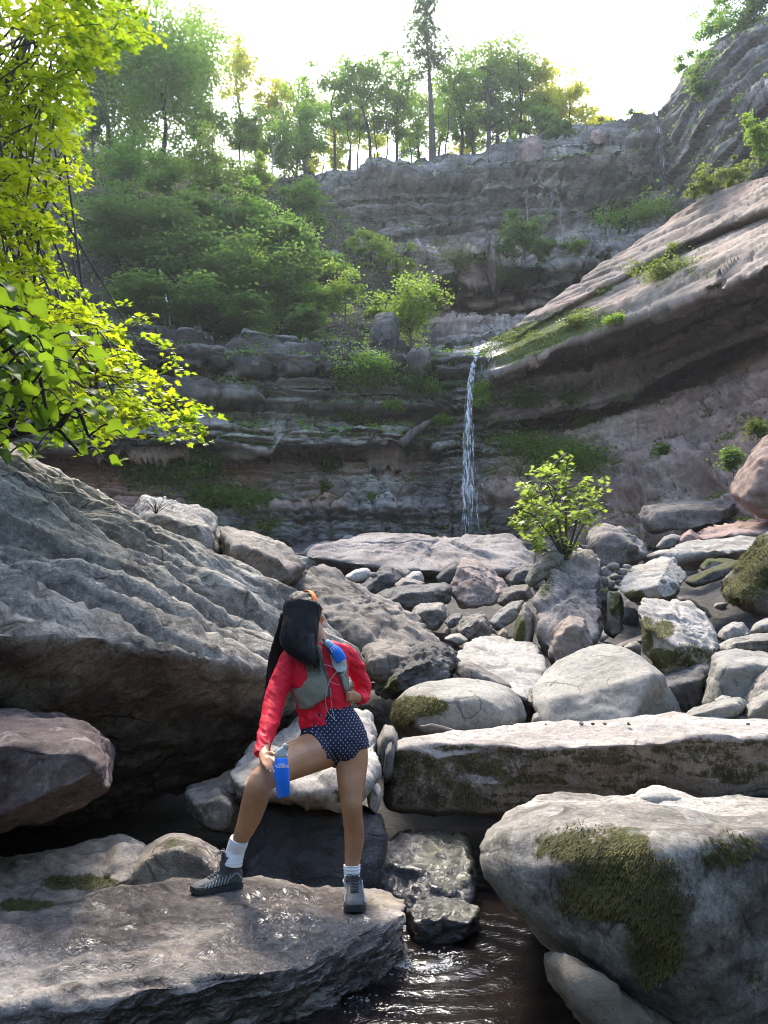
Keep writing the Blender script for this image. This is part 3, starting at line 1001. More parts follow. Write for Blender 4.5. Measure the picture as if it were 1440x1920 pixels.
def rock_mesh(name, P, mat, lvl=5, p=36, seed=0, rough=0.9, chips=11, bed=None, bedamp=0.0, bedfreq=8.0, wob=0.6,
              moss=(), wet=(), red=(), tan=(), fine=1.0, carve=None, frac=1.0):
    """Rounded, chipped polyhedron through the points P (n,3), with carved beds."""
    r = np.random.default_rng(seed + 100)
    P = np.asarray(P, float)
    lo, hi = P.min(0), P.max(0)
    S = np.maximum((hi - lo) / 2, 1e-3)
    Q = P / S
    N, h, c = hull_planes(Q)
    h = h - N @ c
    if chips:
        d = r.normal(size=(chips, 3))
        d /= np.linalg.norm(d, axis=1)[:, None]
        sup = ((Q - c) @ d.T).max(0)
        N = np.vstack([N, d])
        h = np.concatenate([h, sup * r.uniform(0.84, 0.97, chips)])
    U, F = ico(lvl)
    # spread samples: unit sphere in scaled space
    g = np.clip(U @ (N / h[:, None]).T, 0, None)
    G = (g ** p).sum(1) ** (1.0 / p)
    G *= 0.5 + 0.5 * (g.max(1) / G)          # give half of the rounding back to the corners
    V = (c + U / G[:, None]) * S
    L = float(np.prod(hi - lo) ** (1 / 3))
    o = r.uniform(-50, 50, 3)
    nrm = vnormals(V, F)
    q = V / L + o
    d = wob * 0.045 * fbm(q * 1.6, 3, seed) + 0.022 * rough * ridge(q * 4.5, 3, seed + 3) + 0.011 * rough * fine * fbm(q * 13, 4, seed + 5)
    if lvl >= 5 and mat not in ('round',) and frac:
        qs = q * np.array((2.1, 2.1, 3.0)) + 0.25 * np.stack([pn(q * 2.5, seed + 21), pn(q * 2.5, seed + 22), pn(q * 2.5, seed + 23)], -1)
        wc, wb = worley(qs, seed + 24)
        d += frac * (0.035 * (wc - 0.5) - 0.014 * np.exp(-(wb / 0.05) ** 2))
    if bed is not None and bedamp:
        b = np.asarray(bed, float)
        b /= np.linalg.norm(b)
        t1 = np.cross(b, (0.3, 0.2, 0.9))
        t1 /= np.linalg.norm(t1)
        t2 = np.cross(b, t1)
        s = np.stack([q @ b * bedfreq, q @ t1 * 0.7, q @ t2 * 0.7], -1)
        s[:, 0] += 0.5 * fbm(q * 1.2, 2, seed + 8)
        l = ridge(s, 3, seed + 9)
        d += bedamp * (0.75 * np.clip(l, -1.0, 0.4) + 0.5 * pn(s * (0.45, 1, 1), seed + 12))
    V = V + nrm * (d * L)[:, None]
    if carve is not None:
        V = carve(V, nrm, L, q)
    px, py = proj(V)
    nrm = vnormals(V, F)
    face = sstep(-0.5, 0.1, -(nrm * (V - (0, 0, CAMZ))).sum(1) / np.linalg.norm(V - (0, 0, CAMZ), axis=1) + 0.2)
    A = {}
    for an, lst in (("moss", moss), ("wet", wet), ("red", red), ("tan", tan)):
        if lst:
            v = np.zeros(len(V))
            for it in lst:
                if it[0] == 'up':
                    v = np.maximum(v, it[1] * sstep(it[2], it[2] + 0.4, nrm[:, 2]))
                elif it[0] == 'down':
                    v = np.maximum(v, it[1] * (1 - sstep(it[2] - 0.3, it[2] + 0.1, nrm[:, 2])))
                elif it[0] == 'all':
                    v = np.maximum(v, it[1] + 0 * v)
                elif it[0] == 'nup':
                    v = np.maximum(v, it[1] * (1 - sstep(it[2], it[2] + 0.35, nrm[:, 2])) * sstep(-0.75, -0.2, nrm[:, 2]))
                else:
                    v = np.maximum(v, face * blob(px, py, *it[:4], soft=0.35) * (it[4] if len(it) > 4 else 1.0))
            A[an] = v
    base = np.array((0.5 * (V[:, 0].min() + V[:, 0].max()), 0.5 * (V[:, 1].min() + V[:, 1].max()), V[:, 2].min()))
    flat = lvl >= 5 and mat not in ('round',)
    return mesh_np(name, V - base, F, not flat, A), base, V, F


_seed = [0]


def rock(label, pts=None, Y=None, T=None, out=None, mat='grey', name="boulder", cat="boulder", group=None, s=0.72, shift=(0.0, 0.12), back=(0.0, -0.05), **kw):
    """pts: (px, py, Y) corners; or an outline 'out' with front distance Y and depth T (front face smaller and lower)."""
    _seed[0] += 1
    if pts is None:
        o = np.array(out, float)
        c = 0.5 * (o.min(0) + o.max(0))
        hh = np.ptp(o[:, 1])
        ww = np.ptp(o[:, 0])
        if T is None:
            T = 0.8 * min(ww, hh * 1.6) * pxs(Y, c[1])
        f = c + (o - c) * s + (shift[0] * ww, shift[1] * hh)
        b = c + (o - c) * 0.8 + (back[0] * ww, back[1] * hh)
        P = np.vstack([Wn(o[:, 0], o[:, 1], Y + 0.42 * T), Wn(f[:, 0], f[:, 1], Y), Wn(b[:, 0], b[:, 1], Y + T)])
    else:
        P = np.array([W(*q) for q in pts])
        if out is not None:
            o = np.array(out, float)
            P = np.vstack([P, Wn(o[:, 0], o[:, 1], Y)])
    me, base, V, F = rock_mesh(name, P, mat, seed=_seed[0], **kw)
    ob = link(name, me, M[mat], loc=base)
    tag(ob, label, cat, group)
    ROCKS[label] = (V, F, ob)
    return ob


def g(out):
    """Front distance of a rock from the lowest point of its outline."""
    return Yg(max(p[1] for p in out))


# ---- giant fissured slab on the left
def slab_carve(V, n, L, q):
    # deep furrows that run down along the dip, from upper left to lower right
    ax, up, b = SLAB_AX, SLAB_UP, SLAB_B
    s = np.stack([V @ b * 1.25, V @ ax * 0.16, 0.2 * V @ up], -1)
    s[:, 0] += 0.30 * fbm(V * 0.45, 3, 203)
    g1 = 1 - np.clip(np.abs(pn(s, 201)) / 0.16, 0, 1) ** 0.7
    st = pn(s * (0.8, 1, 1) + 5.3, 202)
    s2 = np.stack([V @ b * 3.4, V @ ax * 0.4, V @ up * 0.6], -1)
    s2[:, 0] += 0.5 * fbm(V * 0.8, 3, 207)
    g2 = 1 - np.clip(np.abs(pn(s2, 205)) / 0.2, 0, 1) ** 0.8
    s3 = np.stack([V @ b * 11, V @ ax * 1.3, V @ up * 1.6], -1)
    s3[:, 0] += 0.6 * fbm(V * 2, 2, 208)
    g3 = 1 - np.clip(np.abs(pn(s3, 209)) / 0.25, 0, 1)
    brk = sstep(-0.25, 0.25, pn(V * (1.1, 1.1, 1.1), 217))
    w = sstep(0.05, 0.5, n[:, 2]) * 0.9 + 0.1
    d = w * (-0.32 * g1 + 0.16 * st - 0.16 * g2 * (0.3 + 0.7 * brk) - 0.05 * g3 * (0.4 + 0.6 * brk))
    d += 0.04 * ridge(V * 2.2, 3, 211) * (1 - 0.6 * w) + 0.014 * fbm(V * 9, 3, 213) + 0.01 * ridge(V * 14, 2, 215)
    return V + n * d[:, None]


rock("giant grey rock slab with long furrows sloping down behind the hiker", pts=[
    (-420, 1150, 3.5), (-200, 1178, 3.65), (0, 1188, 3.9), (250, 1203, 4.4), (420, 1215, 4.9), (560, 1255, 5.4), (680, 1290, 5.75),
    (-420, 560, 7.4), (-200, 700, 7.3), (0, 834, 7.2), (250, 968, 7.1), (400, 1045, 7.0), (545, 1108, 6.9), (640, 1168, 6.8), (692, 1232, 6.4),
    (-420, 1650, 6.2), (0, 1560, 6.2), (250, 1530, 6.3), (480, 1450, 6.3), (640, 1390, 6.3), (690, 1330, 6.2),
    (-420, 1400, 9), (0, 1400, 9), (500, 1350, 8), (680, 1300, 7.4), (-420, 700, 9), (0, 900, 9), (500, 1120, 8.0), (670, 1220, 7.2)],
    mat='fissured', name="rock_slab", lvl=7, p=26, rough=0.4, chips=0, wob=0.25, frac=0.3, carve=slab_carve)
rock("smooth pinkish rock lying under the overhang of the giant slab", Y=3.15, T=1.6, out=[
    (-260, 1345), (-60, 1328), (0, 1330), (120, 1332), (168, 1340), (190, 1362), (222, 1375), (245, 1420), (235, 1450), (170, 1490), (60, 1530), (-260, 1560)],
    mat='maroon', lvl=6, p=22, shift=(0, 0.14), s=0.86, bed=(0.1, 0.2, 1), bedamp=0.006, bedfreq=5, rough=0.7)
rock("grey ridged rock behind the top edge of the giant slab, white flowers at its foot", Y=9.4, T=2.4, out=[
    (236, 968), (245, 948), (264, 925), (300, 930), (345, 950), (395, 957), (412, 970), (424, 1010), (430, 1050), (420, 1075), (330, 1060), (240, 1000)],
    mat='fissured', lvl=5, bed=(0.25, -0.3, 1), bedamp=0.03, bedfreq=9, p=22)
rock("brown blocky rock at the foot of the giant slab, beside the long reddish slab", Y=9.0, T=2.4, out=[
    (405, 985), (440, 990), (490, 1003), (530, 1022), (560, 1045), (578, 1060), (560, 1090), (530, 1112), (500, 1108), (450, 1095), (415, 1060)],
    mat='brown', lvl=5, chips=9, bed=(0.3, -0.3, 1), bedamp=0.012)

# ---- the rocks in and beside the stream
rock("pale rounded boulder just behind the hiker's legs", pts=[
    (412, 1452, 4.6), (424, 1422, 4.75), (432, 1478, 4.5), (438, 1522, 4.6), (480, 1500, 4.35), (545, 1505, 4.3), (610, 1492, 4.3), (650, 1512, 4.35), (690, 1480, 4.4), (716, 1440, 4.6),
    (470, 1386, 5.2), (555, 1336, 5.7), (640, 1322, 5.8), (692, 1330, 5.75), (712, 1370, 5.4), (714, 1405, 5.0), (450, 1540, 5.2), (640, 1530, 5.2), (560, 1400, 6.2), (680, 1400, 6.2)],
    mat='pale', lvl=6, p=14, rough=0.8, wob=1.3, moss=[(650, 1490, 25, 12, 0.8)])
rock("squared dark topped rock left of the pale boulder under the slab", Y=4.45, T=1.0, out=[
    (345, 1476), (372, 1469), (412, 1468), (440, 1480), (455, 1520), (450, 1560), (395, 1555), (352, 1515)], mat='grey', lvl=5)
rock("rounded stone squeezed between pale boulder and long flat slab", Y=5.1, T=0.7, out=[(706, 1385), (722, 1357), (738, 1362), (748, 1385), (738, 1420), (722, 1455), (706, 1440)], mat='grey', lvl=4)
rock("upright grey stone under the right end of the pale boulder", Y=4.7, T=0.5, out=[(686, 1470), (700, 1460), (714, 1478), (714, 1505), (704, 1528), (690, 1515)], mat='pale', lvl=4)
rock("thin upright stone leaning against the left end of the long slab", Y=5.0, T=0.5, out=[(722, 1390), (735, 1380), (742, 1400), (735, 1450), (722, 1470), (716, 1440)], mat='dark', lvl=4)


def long_slab_carve(V, n, L, q):
    d = 0.06 * ridge(V * (0.9, 1.2, 1.6), 3, 231) * (1 - sstep(0.5, 0.9, n[:, 2])) + 0.02 * fbm(V * 4, 3, 233)
    d += 0.02 * np.clip(ridge(V * (0.5, 2, 2), 2, 235), -1, 0.2)
    return V + n * d[:, None]


rock("long low slab with flat pale top and mossy brown front", pts=[
    (728, 1405, 5.25), (800, 1385, 5.2), (900, 1394, 5.05), (1000, 1402, 4.95), (1180, 1392, 4.85), (1350, 1385, 4.8), (1620, 1380, 4.8),
    (735, 1398, 5.6), (770, 1384, 6.0), (850, 1368, 6.5), (1000, 1360, 6.9), (1150, 1346, 7.0), (1250, 1344, 7.0), (1450, 1352, 7.0), (1640, 1350, 7.0),
    (718, 1478, 5.25), (740, 1508, 5.25), (832, 1521, 5.15), (930, 1526, 5.1), (1100, 1528, 5.1), (1300, 1528, 5.1), (1620, 1520, 5.1), (722, 1440, 5.2),
    (800, 1515, 6.6), (1100, 1515, 7.0), (1640, 1515, 7.0)],
    mat='slab', name="rock_slab", lvl=6, p=30, rough=0.5, chips=0, wob=0.6, frac=0.35, carve=long_slab_carve, moss=[('nup', 0.64, 0.25)], red=[('nup', 0.25, 0.2)])

rock("large boulder at lower right with a hanging moss beard on its front", pts=[
    (878, 1585, 3.35), (892, 1556, 3.5), (930, 1530, 3.7), (966, 1520, 3.75), (972, 1503, 4.0), (990, 1493, 4.15), (1080, 1488, 4.35), (1200, 1487, 4.5), (1330, 1492, 4.6), (1640, 1505, 4.6),
    (884, 1640, 3.25), (930, 1560, 3.25), (1000, 1560, 3.1), (1090, 1545, 2.95), (1190, 1556, 2.75), (1258, 1592, 2.55), (1340, 1562, 2.6), (1440, 1555, 2.65), (1640, 1560, 2.8),
    (930, 1690, 3.3), (1000, 1765, 3.25), (1080, 1825, 3.15), (1165, 1872, 3.0), (1305, 1850, 2.62), (1290, 1960, 2.8), (1440, 1990, 2.85), (1640, 1990, 2.9), (1150, 1700, 2.85),
    (1000, 1700, 4.5), (1500, 1700, 4.9), (1640, 1800, 4.6), (1200, 1850, 3.8)],
    mat='grey', lvl=6, p=20, rough=0.6, chips=0, wob=0.8,
    frac=0.4, moss=[(1110, 1585, 125, 42, 0.68), (1160, 1655, 115, 85, 0.68), (1235, 1745, 65, 100, 0.75), (1370, 1595, 70, 36, 0.55)])
rock("small crinkled knob of pale rock on top of the mossy boulder", Y=4.05, T=0.5, out=[(1185, 1492), (1200, 1482), (1225, 1475), (1245, 1476), (1275, 1485), (1300, 1496), (1285, 1512), (1230, 1515), (1195, 1508)],
     mat='pale', lvl=4, bed=(0.3, 0, 1), bedamp=0.03, name="stone", cat="rock")
rock("flat low rock at right edge behind the mossy boulder", Y=4.5, T=0.8, out=[(1310, 1500), (1360, 1490), (1440, 1498), (1600, 1510), (1600, 1560), (1330, 1540)], mat='slab', lvl=4)
rock("tan pitted rock lying in the water under the mossy boulder", Y=2.75, T=0.8, out=[
    (1008, 1792), (1018, 1779), (1050, 1786), (1110, 1818), (1180, 1860), (1260, 1905), (1300, 1960), (1180, 1990), (1090, 1925), (1030, 1850)],
    mat='brown', lvl=5, p=10, tan=[('all', 0.7)], shift=(0.02, 0.05), s=0.8)


# bedrock the hiker stands on
def wet_carve(V, n, L, q):
    ax = np.array((0.78, 0.5, 0.1))
    ax /= np.linalg.norm(ax)
    b = np.cross(ax, (0, 0, 1))
    b /= np.linalg.norm(b)
    s = np.stack([V @ b * 5, V @ ax * 0.9, V[:, 2] * 4], -1)
    s[:, 0] += 0.7 * fbm(V * 1.5, 2, 251)
    d = 0.05 * np.clip(ridge(s, 3, 253), -1.2, 0.1) + 0.009 * ridge(V * 5, 3, 255) + 0.006 * fbm(V * 18, 3, 257)
    return V + n * d[:, None]


# where the boots rest
B_HEEL, B_TOE = W(452, 1664, 3.66), W(360, 1664, 3.52)
B_TOE[2] = B_HEEL[2] + 0.004
S_TOE = W(665, 1717, 3.60)
S_HEEL = S_TOE + np.array((-0.012, 0.272, 0.004))


def foot_carve(V, n, L, q):
    V = wet_carve(V, n, L, q)
    for a, b in ((B_HEEL, B_TOE), (S_HEEL, S_TOE)):
        ab = (b - a)[:2]
        t = np.clip(((V[:, :2] - a[:2]) @ ab) / (ab @ ab), 0, 1)
        d = np.linalg.norm(V[:, :2] - a[:2] - t[:, None] * ab, axis=1)
        z = a[2] + t * (b[2] - a[2]) + 0.003
        w = (1 - sstep(0.07, 0.30, d)) * (V[:, 2] > z - 0.15)
        V[:, 2] -= w * np.where(V[:, 2] > z, V[:, 2] - z, np.where(d < 0.06, V[:, 2] - z, 0))
    return V


rock("wide sloping wet slab with running water that the hiker stands on", pts=[
    (-300, 1800, 2.6), (-60, 1745, 2.95), (120, 1710, 3.15), (260, 1665, 3.4), (330, 1640, 3.62), (400, 1636, 3.7), (470, 1652, 3.95), (560, 1660, 4.15), (690, 1665, 4.2), (735, 1664, 4.1), (776, 1682, 3.9), (770, 1700, 3.75),
    (720, 1732, 3.5), (640, 1772, 3.25), (540, 1806, 3.02), (430, 1832, 2.86), (300, 1848, 2.74), (150, 1870, 2.6), (0, 1895, 2.45), (-300, 1930, 2.3),
    (-300, 2100, 2.6), (0, 2080, 2.75), (300, 2060, 2.95), (430, 2010, 3.1), (600, 1990, 3.35), (700, 1880, 3.6), (770, 1780, 3.9),
    (-300, 1900, 3.6), (200, 1800, 4.2), (430, 1750, 4.2), (330, 1700, 4.2), (720, 1760, 4.4), (600, 1780, 4.5)],
    mat='wetbed', name="rock_slab", lvl=7, p=30, rough=0.3, chips=0, wob=0.4, frac=0.35, carve=foot_carve,
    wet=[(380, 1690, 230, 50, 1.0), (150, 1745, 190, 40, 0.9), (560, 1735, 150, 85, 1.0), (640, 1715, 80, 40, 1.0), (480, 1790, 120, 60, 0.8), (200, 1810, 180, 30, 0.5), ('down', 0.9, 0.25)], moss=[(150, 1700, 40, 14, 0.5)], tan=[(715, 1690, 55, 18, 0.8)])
rock("layered rock ledge with yellow moss at the left edge of the stream", pts=[
    (-300, 1690, 2.9), (-40, 1690, 3.2), (20, 1640, 3.75), (110, 1596, 4.1), (200, 1566, 4.35), (250, 1562, 4.35), (268, 1585, 4.1), (255, 1630, 3.8), (190, 1690, 3.45), (70, 1735, 3.15), (-40, 1765, 2.95), (-300, 1800, 2.7),
    (-300, 1830, 2.9), (60, 1770, 3.3), (240, 1690, 3.8), (100, 1650, 4.9), (-300, 1720, 4.5), (240, 1610, 4.8)],
    mat='wetbed', name="rock_slab", lvl=6, p=20, rough=0.8, chips=0, carve=wet_carve, moss=[(150, 1655, 75, 14, 0.9), (50, 1700, 60, 14, 0.9)], tan=[('all', 0.35)])
rock("grey green hump of rock between the ledge and the hiker's boot", Y=3.75, T=0.9, out=[
    (215, 1630), (258, 1588), (290, 1566), (330, 1556), (370, 1566), (410, 1596), (455, 1635), (440, 1668), (320, 1685), (230, 1670)], mat='wetbed', lvl=5, p=9, rough=0.5, chips=3, frac=0.25, s=0.85, wet=[(400, 1610, 60, 40, 0.9)], moss=[(340, 1585, 45, 25, 0.45)], tan=[('all', 0.3)])
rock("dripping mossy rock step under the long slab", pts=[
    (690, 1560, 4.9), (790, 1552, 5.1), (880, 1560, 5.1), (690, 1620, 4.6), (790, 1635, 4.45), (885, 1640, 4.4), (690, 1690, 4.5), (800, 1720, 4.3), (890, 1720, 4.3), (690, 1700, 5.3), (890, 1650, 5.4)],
    mat='wet_and_shade', lvl=5, p=14, rough=1.6, wet=[('all', 0.8)], moss=[(840, 1610, 70, 60, 0.62), (700, 1600, 40, 50, 0.6)], name="rock_step")
rock("dark wet rock with small cascade below the mossy step", Y=3.95, T=0.6, out=[(758, 1700), (800, 1685), (870, 1688), (905, 1705), (900, 1740), (840, 1770), (770, 1775)], mat='wet_and_shade', lvl=5, wet=[('all', 0.8)], moss=[(850, 1710, 60, 20, 0.65)], rough=1.5)


rock("black block painting the shade of the gap under the pale boulder", pts=[  # added block, its near-black colour stands in for the shade of an empty gap
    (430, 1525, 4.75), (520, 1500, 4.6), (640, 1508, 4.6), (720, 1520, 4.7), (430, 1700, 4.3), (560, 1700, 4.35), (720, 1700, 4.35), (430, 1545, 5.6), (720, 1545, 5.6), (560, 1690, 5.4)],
    mat='wet_and_shade', lvl=5, p=26, rough=1.4, wet=[('all', 0.5)])

# ---- boulder field, near to far
rock("smooth egg shaped grey boulder with moss on its left end", Y=6.5, T=1.9, out=[
    (724, 1345), (732, 1312), (758, 1288), (800, 1274), (860, 1267), (920, 1271), (965, 1287), (990, 1314), (999, 1345), (985, 1375), (930, 1392), (840, 1395), (760, 1388), (730, 1368)],
    mat='round', lvl=6, p=9, rough=0.25, chips=0, wob=0.35, s=0.66, shift=(0, 0.1), moss=[(785, 1325, 58, 20, 1.0), (750, 1340, 35, 30, 0.7)])
rock("large smooth grey boulder with peaked top and one shaded side", pts=[
    (993, 1292, 7.7), (1012, 1270, 8.0), (1050, 1242, 8.3), (1105, 1210, 8.6), (1140, 1206, 8.6), (1165, 1208, 8.4), (1200, 1226, 8.1), (1228, 1262, 7.2), (1178, 1375, 6.9), (1240, 1263, 7.6), (1262, 1305, 7.9), (1287, 1345, 8.1),
    (1000, 1322, 7.4), (1015, 1375, 7.1), (1030, 1310, 7.25), (1285, 1380, 7.9), (1150, 1300, 9.3), (1050, 1360, 9)],
    mat='round', lvl=6, p=24, rough=0.35, chips=0, wob=0.6)
rock("little rounded stone between egg shaped boulder and peaked boulder", Y=6.9, T=0.3, out=[(995, 1357), (999, 1338), (1010, 1334), (1018, 1348), (1014, 1368), (1000, 1370)], mat='grey', lvl=4, p=10, name="stone", cat="rock")
rock("craggy dark rock with pitted ridges above the egg shaped boulder", Y=7.4, T=1.6, out=[
    (700, 1285), (718, 1252), (760, 1222), (808, 1201), (836, 1204), (860, 1228), (864, 1246), (848, 1268), (800, 1280), (755, 1296), (715, 1308)],
    mat='dark', lvl=6, rough=2.0, bed=(-0.5, -0.2, 0.8), bedamp=0.05, bedfreq=5, moss=[(730, 1285, 30, 20, 0.7)], p=14)
rock("arched brown rock behind the hiker's left arm", Y=7.8, T=1.5, out=[(672, 1215), (690, 1203), (725, 1199), (760, 1207), (782, 1218), (770, 1245), (720, 1290), (680, 1260)], mat='brown', lvl=5, p=12)
rock("flat pale slab sloping toward the egg shaped boulder", pts=[
    (852, 1228, 9.2), (862, 1258, 8.4), (930, 1285, 7.9), (965, 1300, 7.7), (1000, 1318, 7.7), (1019, 1262, 8.6), (1018, 1238, 9.6), (1003, 1206, 11.2), (960, 1196, 11.6), (903, 1191, 11.8), (882, 1200, 11.2), (858, 1222, 9.6),
    (870, 1320, 8.6), (1000, 1360, 8.2), (1010, 1280, 10), (900, 1240, 11)],
    mat='pale', lvl=6, p=26, rough=0.5, chips=0, wob=0.4, bed=(0, -0.4, 1), bedamp=0.008)
rock("narrow rock strip along the left edge of the flat pale slab", Y=7.6, T=0.6, out=[(852, 1262), (862, 1236), (880, 1240), (930, 1268), (965, 1287), (945, 1300), (880, 1290)], mat='brown', lvl=4)
rock("big brown slab leaning diagonally behind the hiker's head", pts=[
    (532, 1108, 9.8), (560, 1085, 10.2), (582, 1070, 10.5), (604, 1062, 10.7), (628, 1068, 10.8), (648, 1083, 10.9), (690, 1112, 11), (738, 1135, 11.1), (775, 1152, 11), (806, 1178, 10.4), (838, 1208, 9.7),
    (812, 1216, 9.3), (752, 1218, 9.0), (690, 1222, 9.0), (640, 1195, 9.2), (575, 1150, 9.4), (545, 1125, 9.5), (560, 1260, 9.6), (800, 1270, 10), (640, 1120, 12.2), (760, 1190, 12)],
    mat='brown', name="rock_slab", lvl=6, p=26, rough=1.1, chips=2, bed=(0.55, 0.3, 0.8), bedamp=0.014, bedfreq=7, wob=0.6)
rock("long reddish grey slab with flat face across the foot of the falls", pts=[
    (566, 1040, 27.5), (588, 1022, 28), (640, 1011, 28.8), (690, 1003, 29.5), (760, 1005, 29.5), (880, 1006, 29.2), (955, 1006, 28.8), (985, 1022, 28), (1008, 1042, 27.5),
    (575, 1046, 27), (645, 1052, 26.6), (700, 1064, 26.2), (820, 1070, 26), (945, 1082, 25.8), (1000, 1060, 26.6), (640, 1080, 30), (950, 1095, 29), (700, 1005, 33), (950, 1008, 33), (600, 1035, 32)],
    mat='tanrock', name="rock_slab", lvl=6, p=30, rough=0.7, chips=2, wob=0.4)
rock("tilted square block carrying the leafy sapling", pts=[
    (1003, 1130, 11.6), (1030, 1080, 12.6), (1052, 1040, 13.6), (1085, 1022, 14.2), (1112, 1026, 13.9), (1120, 1090, 12.7), (1128, 1150, 11.6), (1112, 1206, 10.7), (1066, 1240, 10.4), (1044, 1256, 10.4), (1018, 1215, 10.9), (1004, 1165, 11.2),
    (1136, 1165, 12.6), (1128, 1080, 14), (1118, 1040, 15), (1060, 1240, 13), (1010, 1180, 13.2), (1130, 1200, 12.6), (1030, 1100, 14.6)],
    mat='tanrock', lvl=6, p=36, rough=1.2, chips=4, wob=0.5, bed=(0.9, 0.25, 0.25), bedamp=0.02, bedfreq=5, moss=[(1020, 1090, 22, 45, 0.55)])
rock("squarish broken block jutting from the foot of the sapling block", Y=10.0, T=1.0, out=[(1034, 1205), (1040, 1180), (1066, 1153), (1096, 1160), (1114, 1200), (1108, 1212), (1064, 1246), (1042, 1250)], mat='pink', lvl=5, p=40, s=0.86, tan=[('all', 0.4)])
rock("broken slab piece leaning on the upper left of the sapling block", Y=12.6, T=0.7, out=[(982, 1090), (998, 1062), (1038, 1034), (1060, 1040), (1055, 1060), (1012, 1090), (992, 1104)], mat='grey', lvl=4, moss=[('all', 0.4)])
rock("tall mossy stone propped against the left side of the sapling block", Y=11.2, T=0.8, out=[(958, 1208), (966, 1168), (984, 1130), (1000, 1148), (1004, 1180), (996, 1210), (975, 1216)], mat='brown', lvl=5, moss=[(970, 1185, 18, 35, 0.9)], tan=[('all', 0.5)])
rock("white flat topped block with moss under its near corner", pts=[
    (1160, 1106, 11.6), (1196, 1107, 11.0), (1232, 1098, 11.0), (1258, 1044, 13.6), (1240, 1042, 14), (1220, 1050, 13.8), (1186, 1065, 13.2), (1164, 1095, 12.0), (1268, 1046, 13.8), (1284, 1072, 13.2), (1282, 1092, 12.4), (1266, 1117, 11.6), (1250, 1124, 11.2),
    (1216, 1120, 11.0), (1182, 1124, 11.2), (1170, 1116, 11.4), (1200, 1130, 12.4), (1260, 1125, 12.8)],
    mat='pale', lvl=6, p=34, chips=0, rough=0.5, wob=0.3, moss=[(1190, 1118, 22, 12, 0.9)])
rock("large pale block with yellow moss down its left corner", pts=[
    (1195, 1142, 9.8), (1212, 1122, 10.4), (1250, 1126, 10.6), (1272, 1134, 10.6), (1292, 1128, 10.8), (1322, 1142, 10.6), (1338, 1168, 10.2), (1350, 1205, 9.6), (1342, 1215, 9.2), (1268, 1213, 8.6), (1212, 1180, 8.9), (1340, 1262, 9.3), (1290, 1264, 9.0),
    (1255, 1262, 8.8), (1212, 1230, 9.1), (1200, 1190, 9.4), (1260, 1250, 11), (1330, 1240, 11.2)],
    mat='pale', lvl=6, p=26, chips=2, rough=1.0, wob=0.8, bed=(0.5, -0.3, 0.8), bedamp=0.012, moss=[(1245, 1180, 20, 18, 0.85), (1213, 1190, 14, 40, 0.8), (1240, 1235, 30, 22, 0.8), (1300, 1230, 45, 28, 0.6)])
rock("mossy green boulder at the right edge below the reddish slab", Y=11, T=3.2, out=[
    (1345, 1108), (1368, 1078), (1398, 1056), (1408, 1028), (1440, 1000), (1500, 978), (1600, 980), (1600, 1170), (1470, 1175), (1420, 1150), (1388, 1146)], mat='brown', lvl=6, p=14, moss=[(1415, 1055, 45, 60, 1.0), (1385, 1105, 35, 30, 0.8)], rough=1.2)
rock("grey cube shaped boulder at the right edge above the long slab", Y=7.6, T=1.4, out=[(1312, 1325), (1328, 1258), (1344, 1226), (1372, 1216), (1420, 1222), (1480, 1228), (1480, 1310), (1395, 1330)], mat='round', lvl=5, p=20, s=0.85, wob=0.6)
rock("grey pointed rock at the right edge before the cube shaped boulder", Y=7.2, T=0.9, out=[(1392, 1312), (1414, 1272), (1446, 1248), (1500, 1240), (1500, 1330), (1420, 1345)], mat='grey', lvl=5)
rock("dark grey rock resting on the long slab at the right edge", Y=6.6, T=0.8, out=[(1388, 1348), (1400, 1320), (1444, 1290), (1500, 1280), (1500, 1362), (1420, 1362)], mat='round', lvl=5, chips=8)
rock("flat leaning stone lying on the long slab before the cube shaped boulder", Y=6.6, T=0.7, out=[(1273, 1352), (1290, 1332), (1340, 1315), (1388, 1307), (1404, 1318), (1392, 1338), (1350, 1350), (1300, 1360)], mat='round', lvl=5, p=16)
rock("small pale stone perched behind the flat leaning stone", Y=7.1, T=0.3, out=[(1338, 1313), (1354, 1303), (1371, 1305), (1368, 1316), (1345, 1320)], mat='pale', lvl=4, p=8, name="stone", cat="rock")
rock("dark wedge of rock in the gap right of the peaked boulder", Y=8.2, T=1.2, out=[(1240, 1268), (1280, 1256), (1312, 1246), (1332, 1252), (1326, 1300), (1290, 1345), (1262, 1310)], mat='dark', lvl=5, p=12)
rock("rounded layered rock at right edge above the cube shaped boulder", Y=8.8, T=1.6, out=[(1346, 1212), (1364, 1196), (1410, 1189), (1460, 1186), (1500, 1190), (1500, 1235), (1390, 1230), (1350, 1228)], mat='grey', lvl=5, bed=(0.1, 0, 1), bedamp=0.02, bedfreq=6)
rock("smooth whitish oval stone at the right edge", Y=10.2, T=0.9, out=[(1403, 1182), (1418, 1165), (1446, 1156), (1490, 1150), (1490, 1185), (1412, 1192)], mat='pale', lvl=4, p=8)
rock("creased pale stone right of the large block with yellow moss", Y=9.6, T=0.8, out=[(1343, 1194), (1352, 1178), (1372, 1166), (1392, 1168), (1408, 1187), (1395, 1200), (1360, 1204)], mat='pale', lvl=5)
rock("pinkish square boulder standing in the middle of the rock field", pts=[
    (843, 1106, 15.6), (858, 1070, 16.6), (868, 1049, 17.6), (900, 1054, 18), (924, 1068, 18), (950, 1090, 17.4), (954, 1101, 17), (936, 1112, 15.8), (895, 1078, 15.6), (860, 1066, 16), (930, 1132, 15.6), (890, 1137, 15.2), (860, 1140, 15.2), (846, 1130, 15.4), (940, 1125, 17.6), (870, 1130, 18)],
    mat='pink', lvl=6, p=34, chips=3, rough=0.9, wob=0.4)
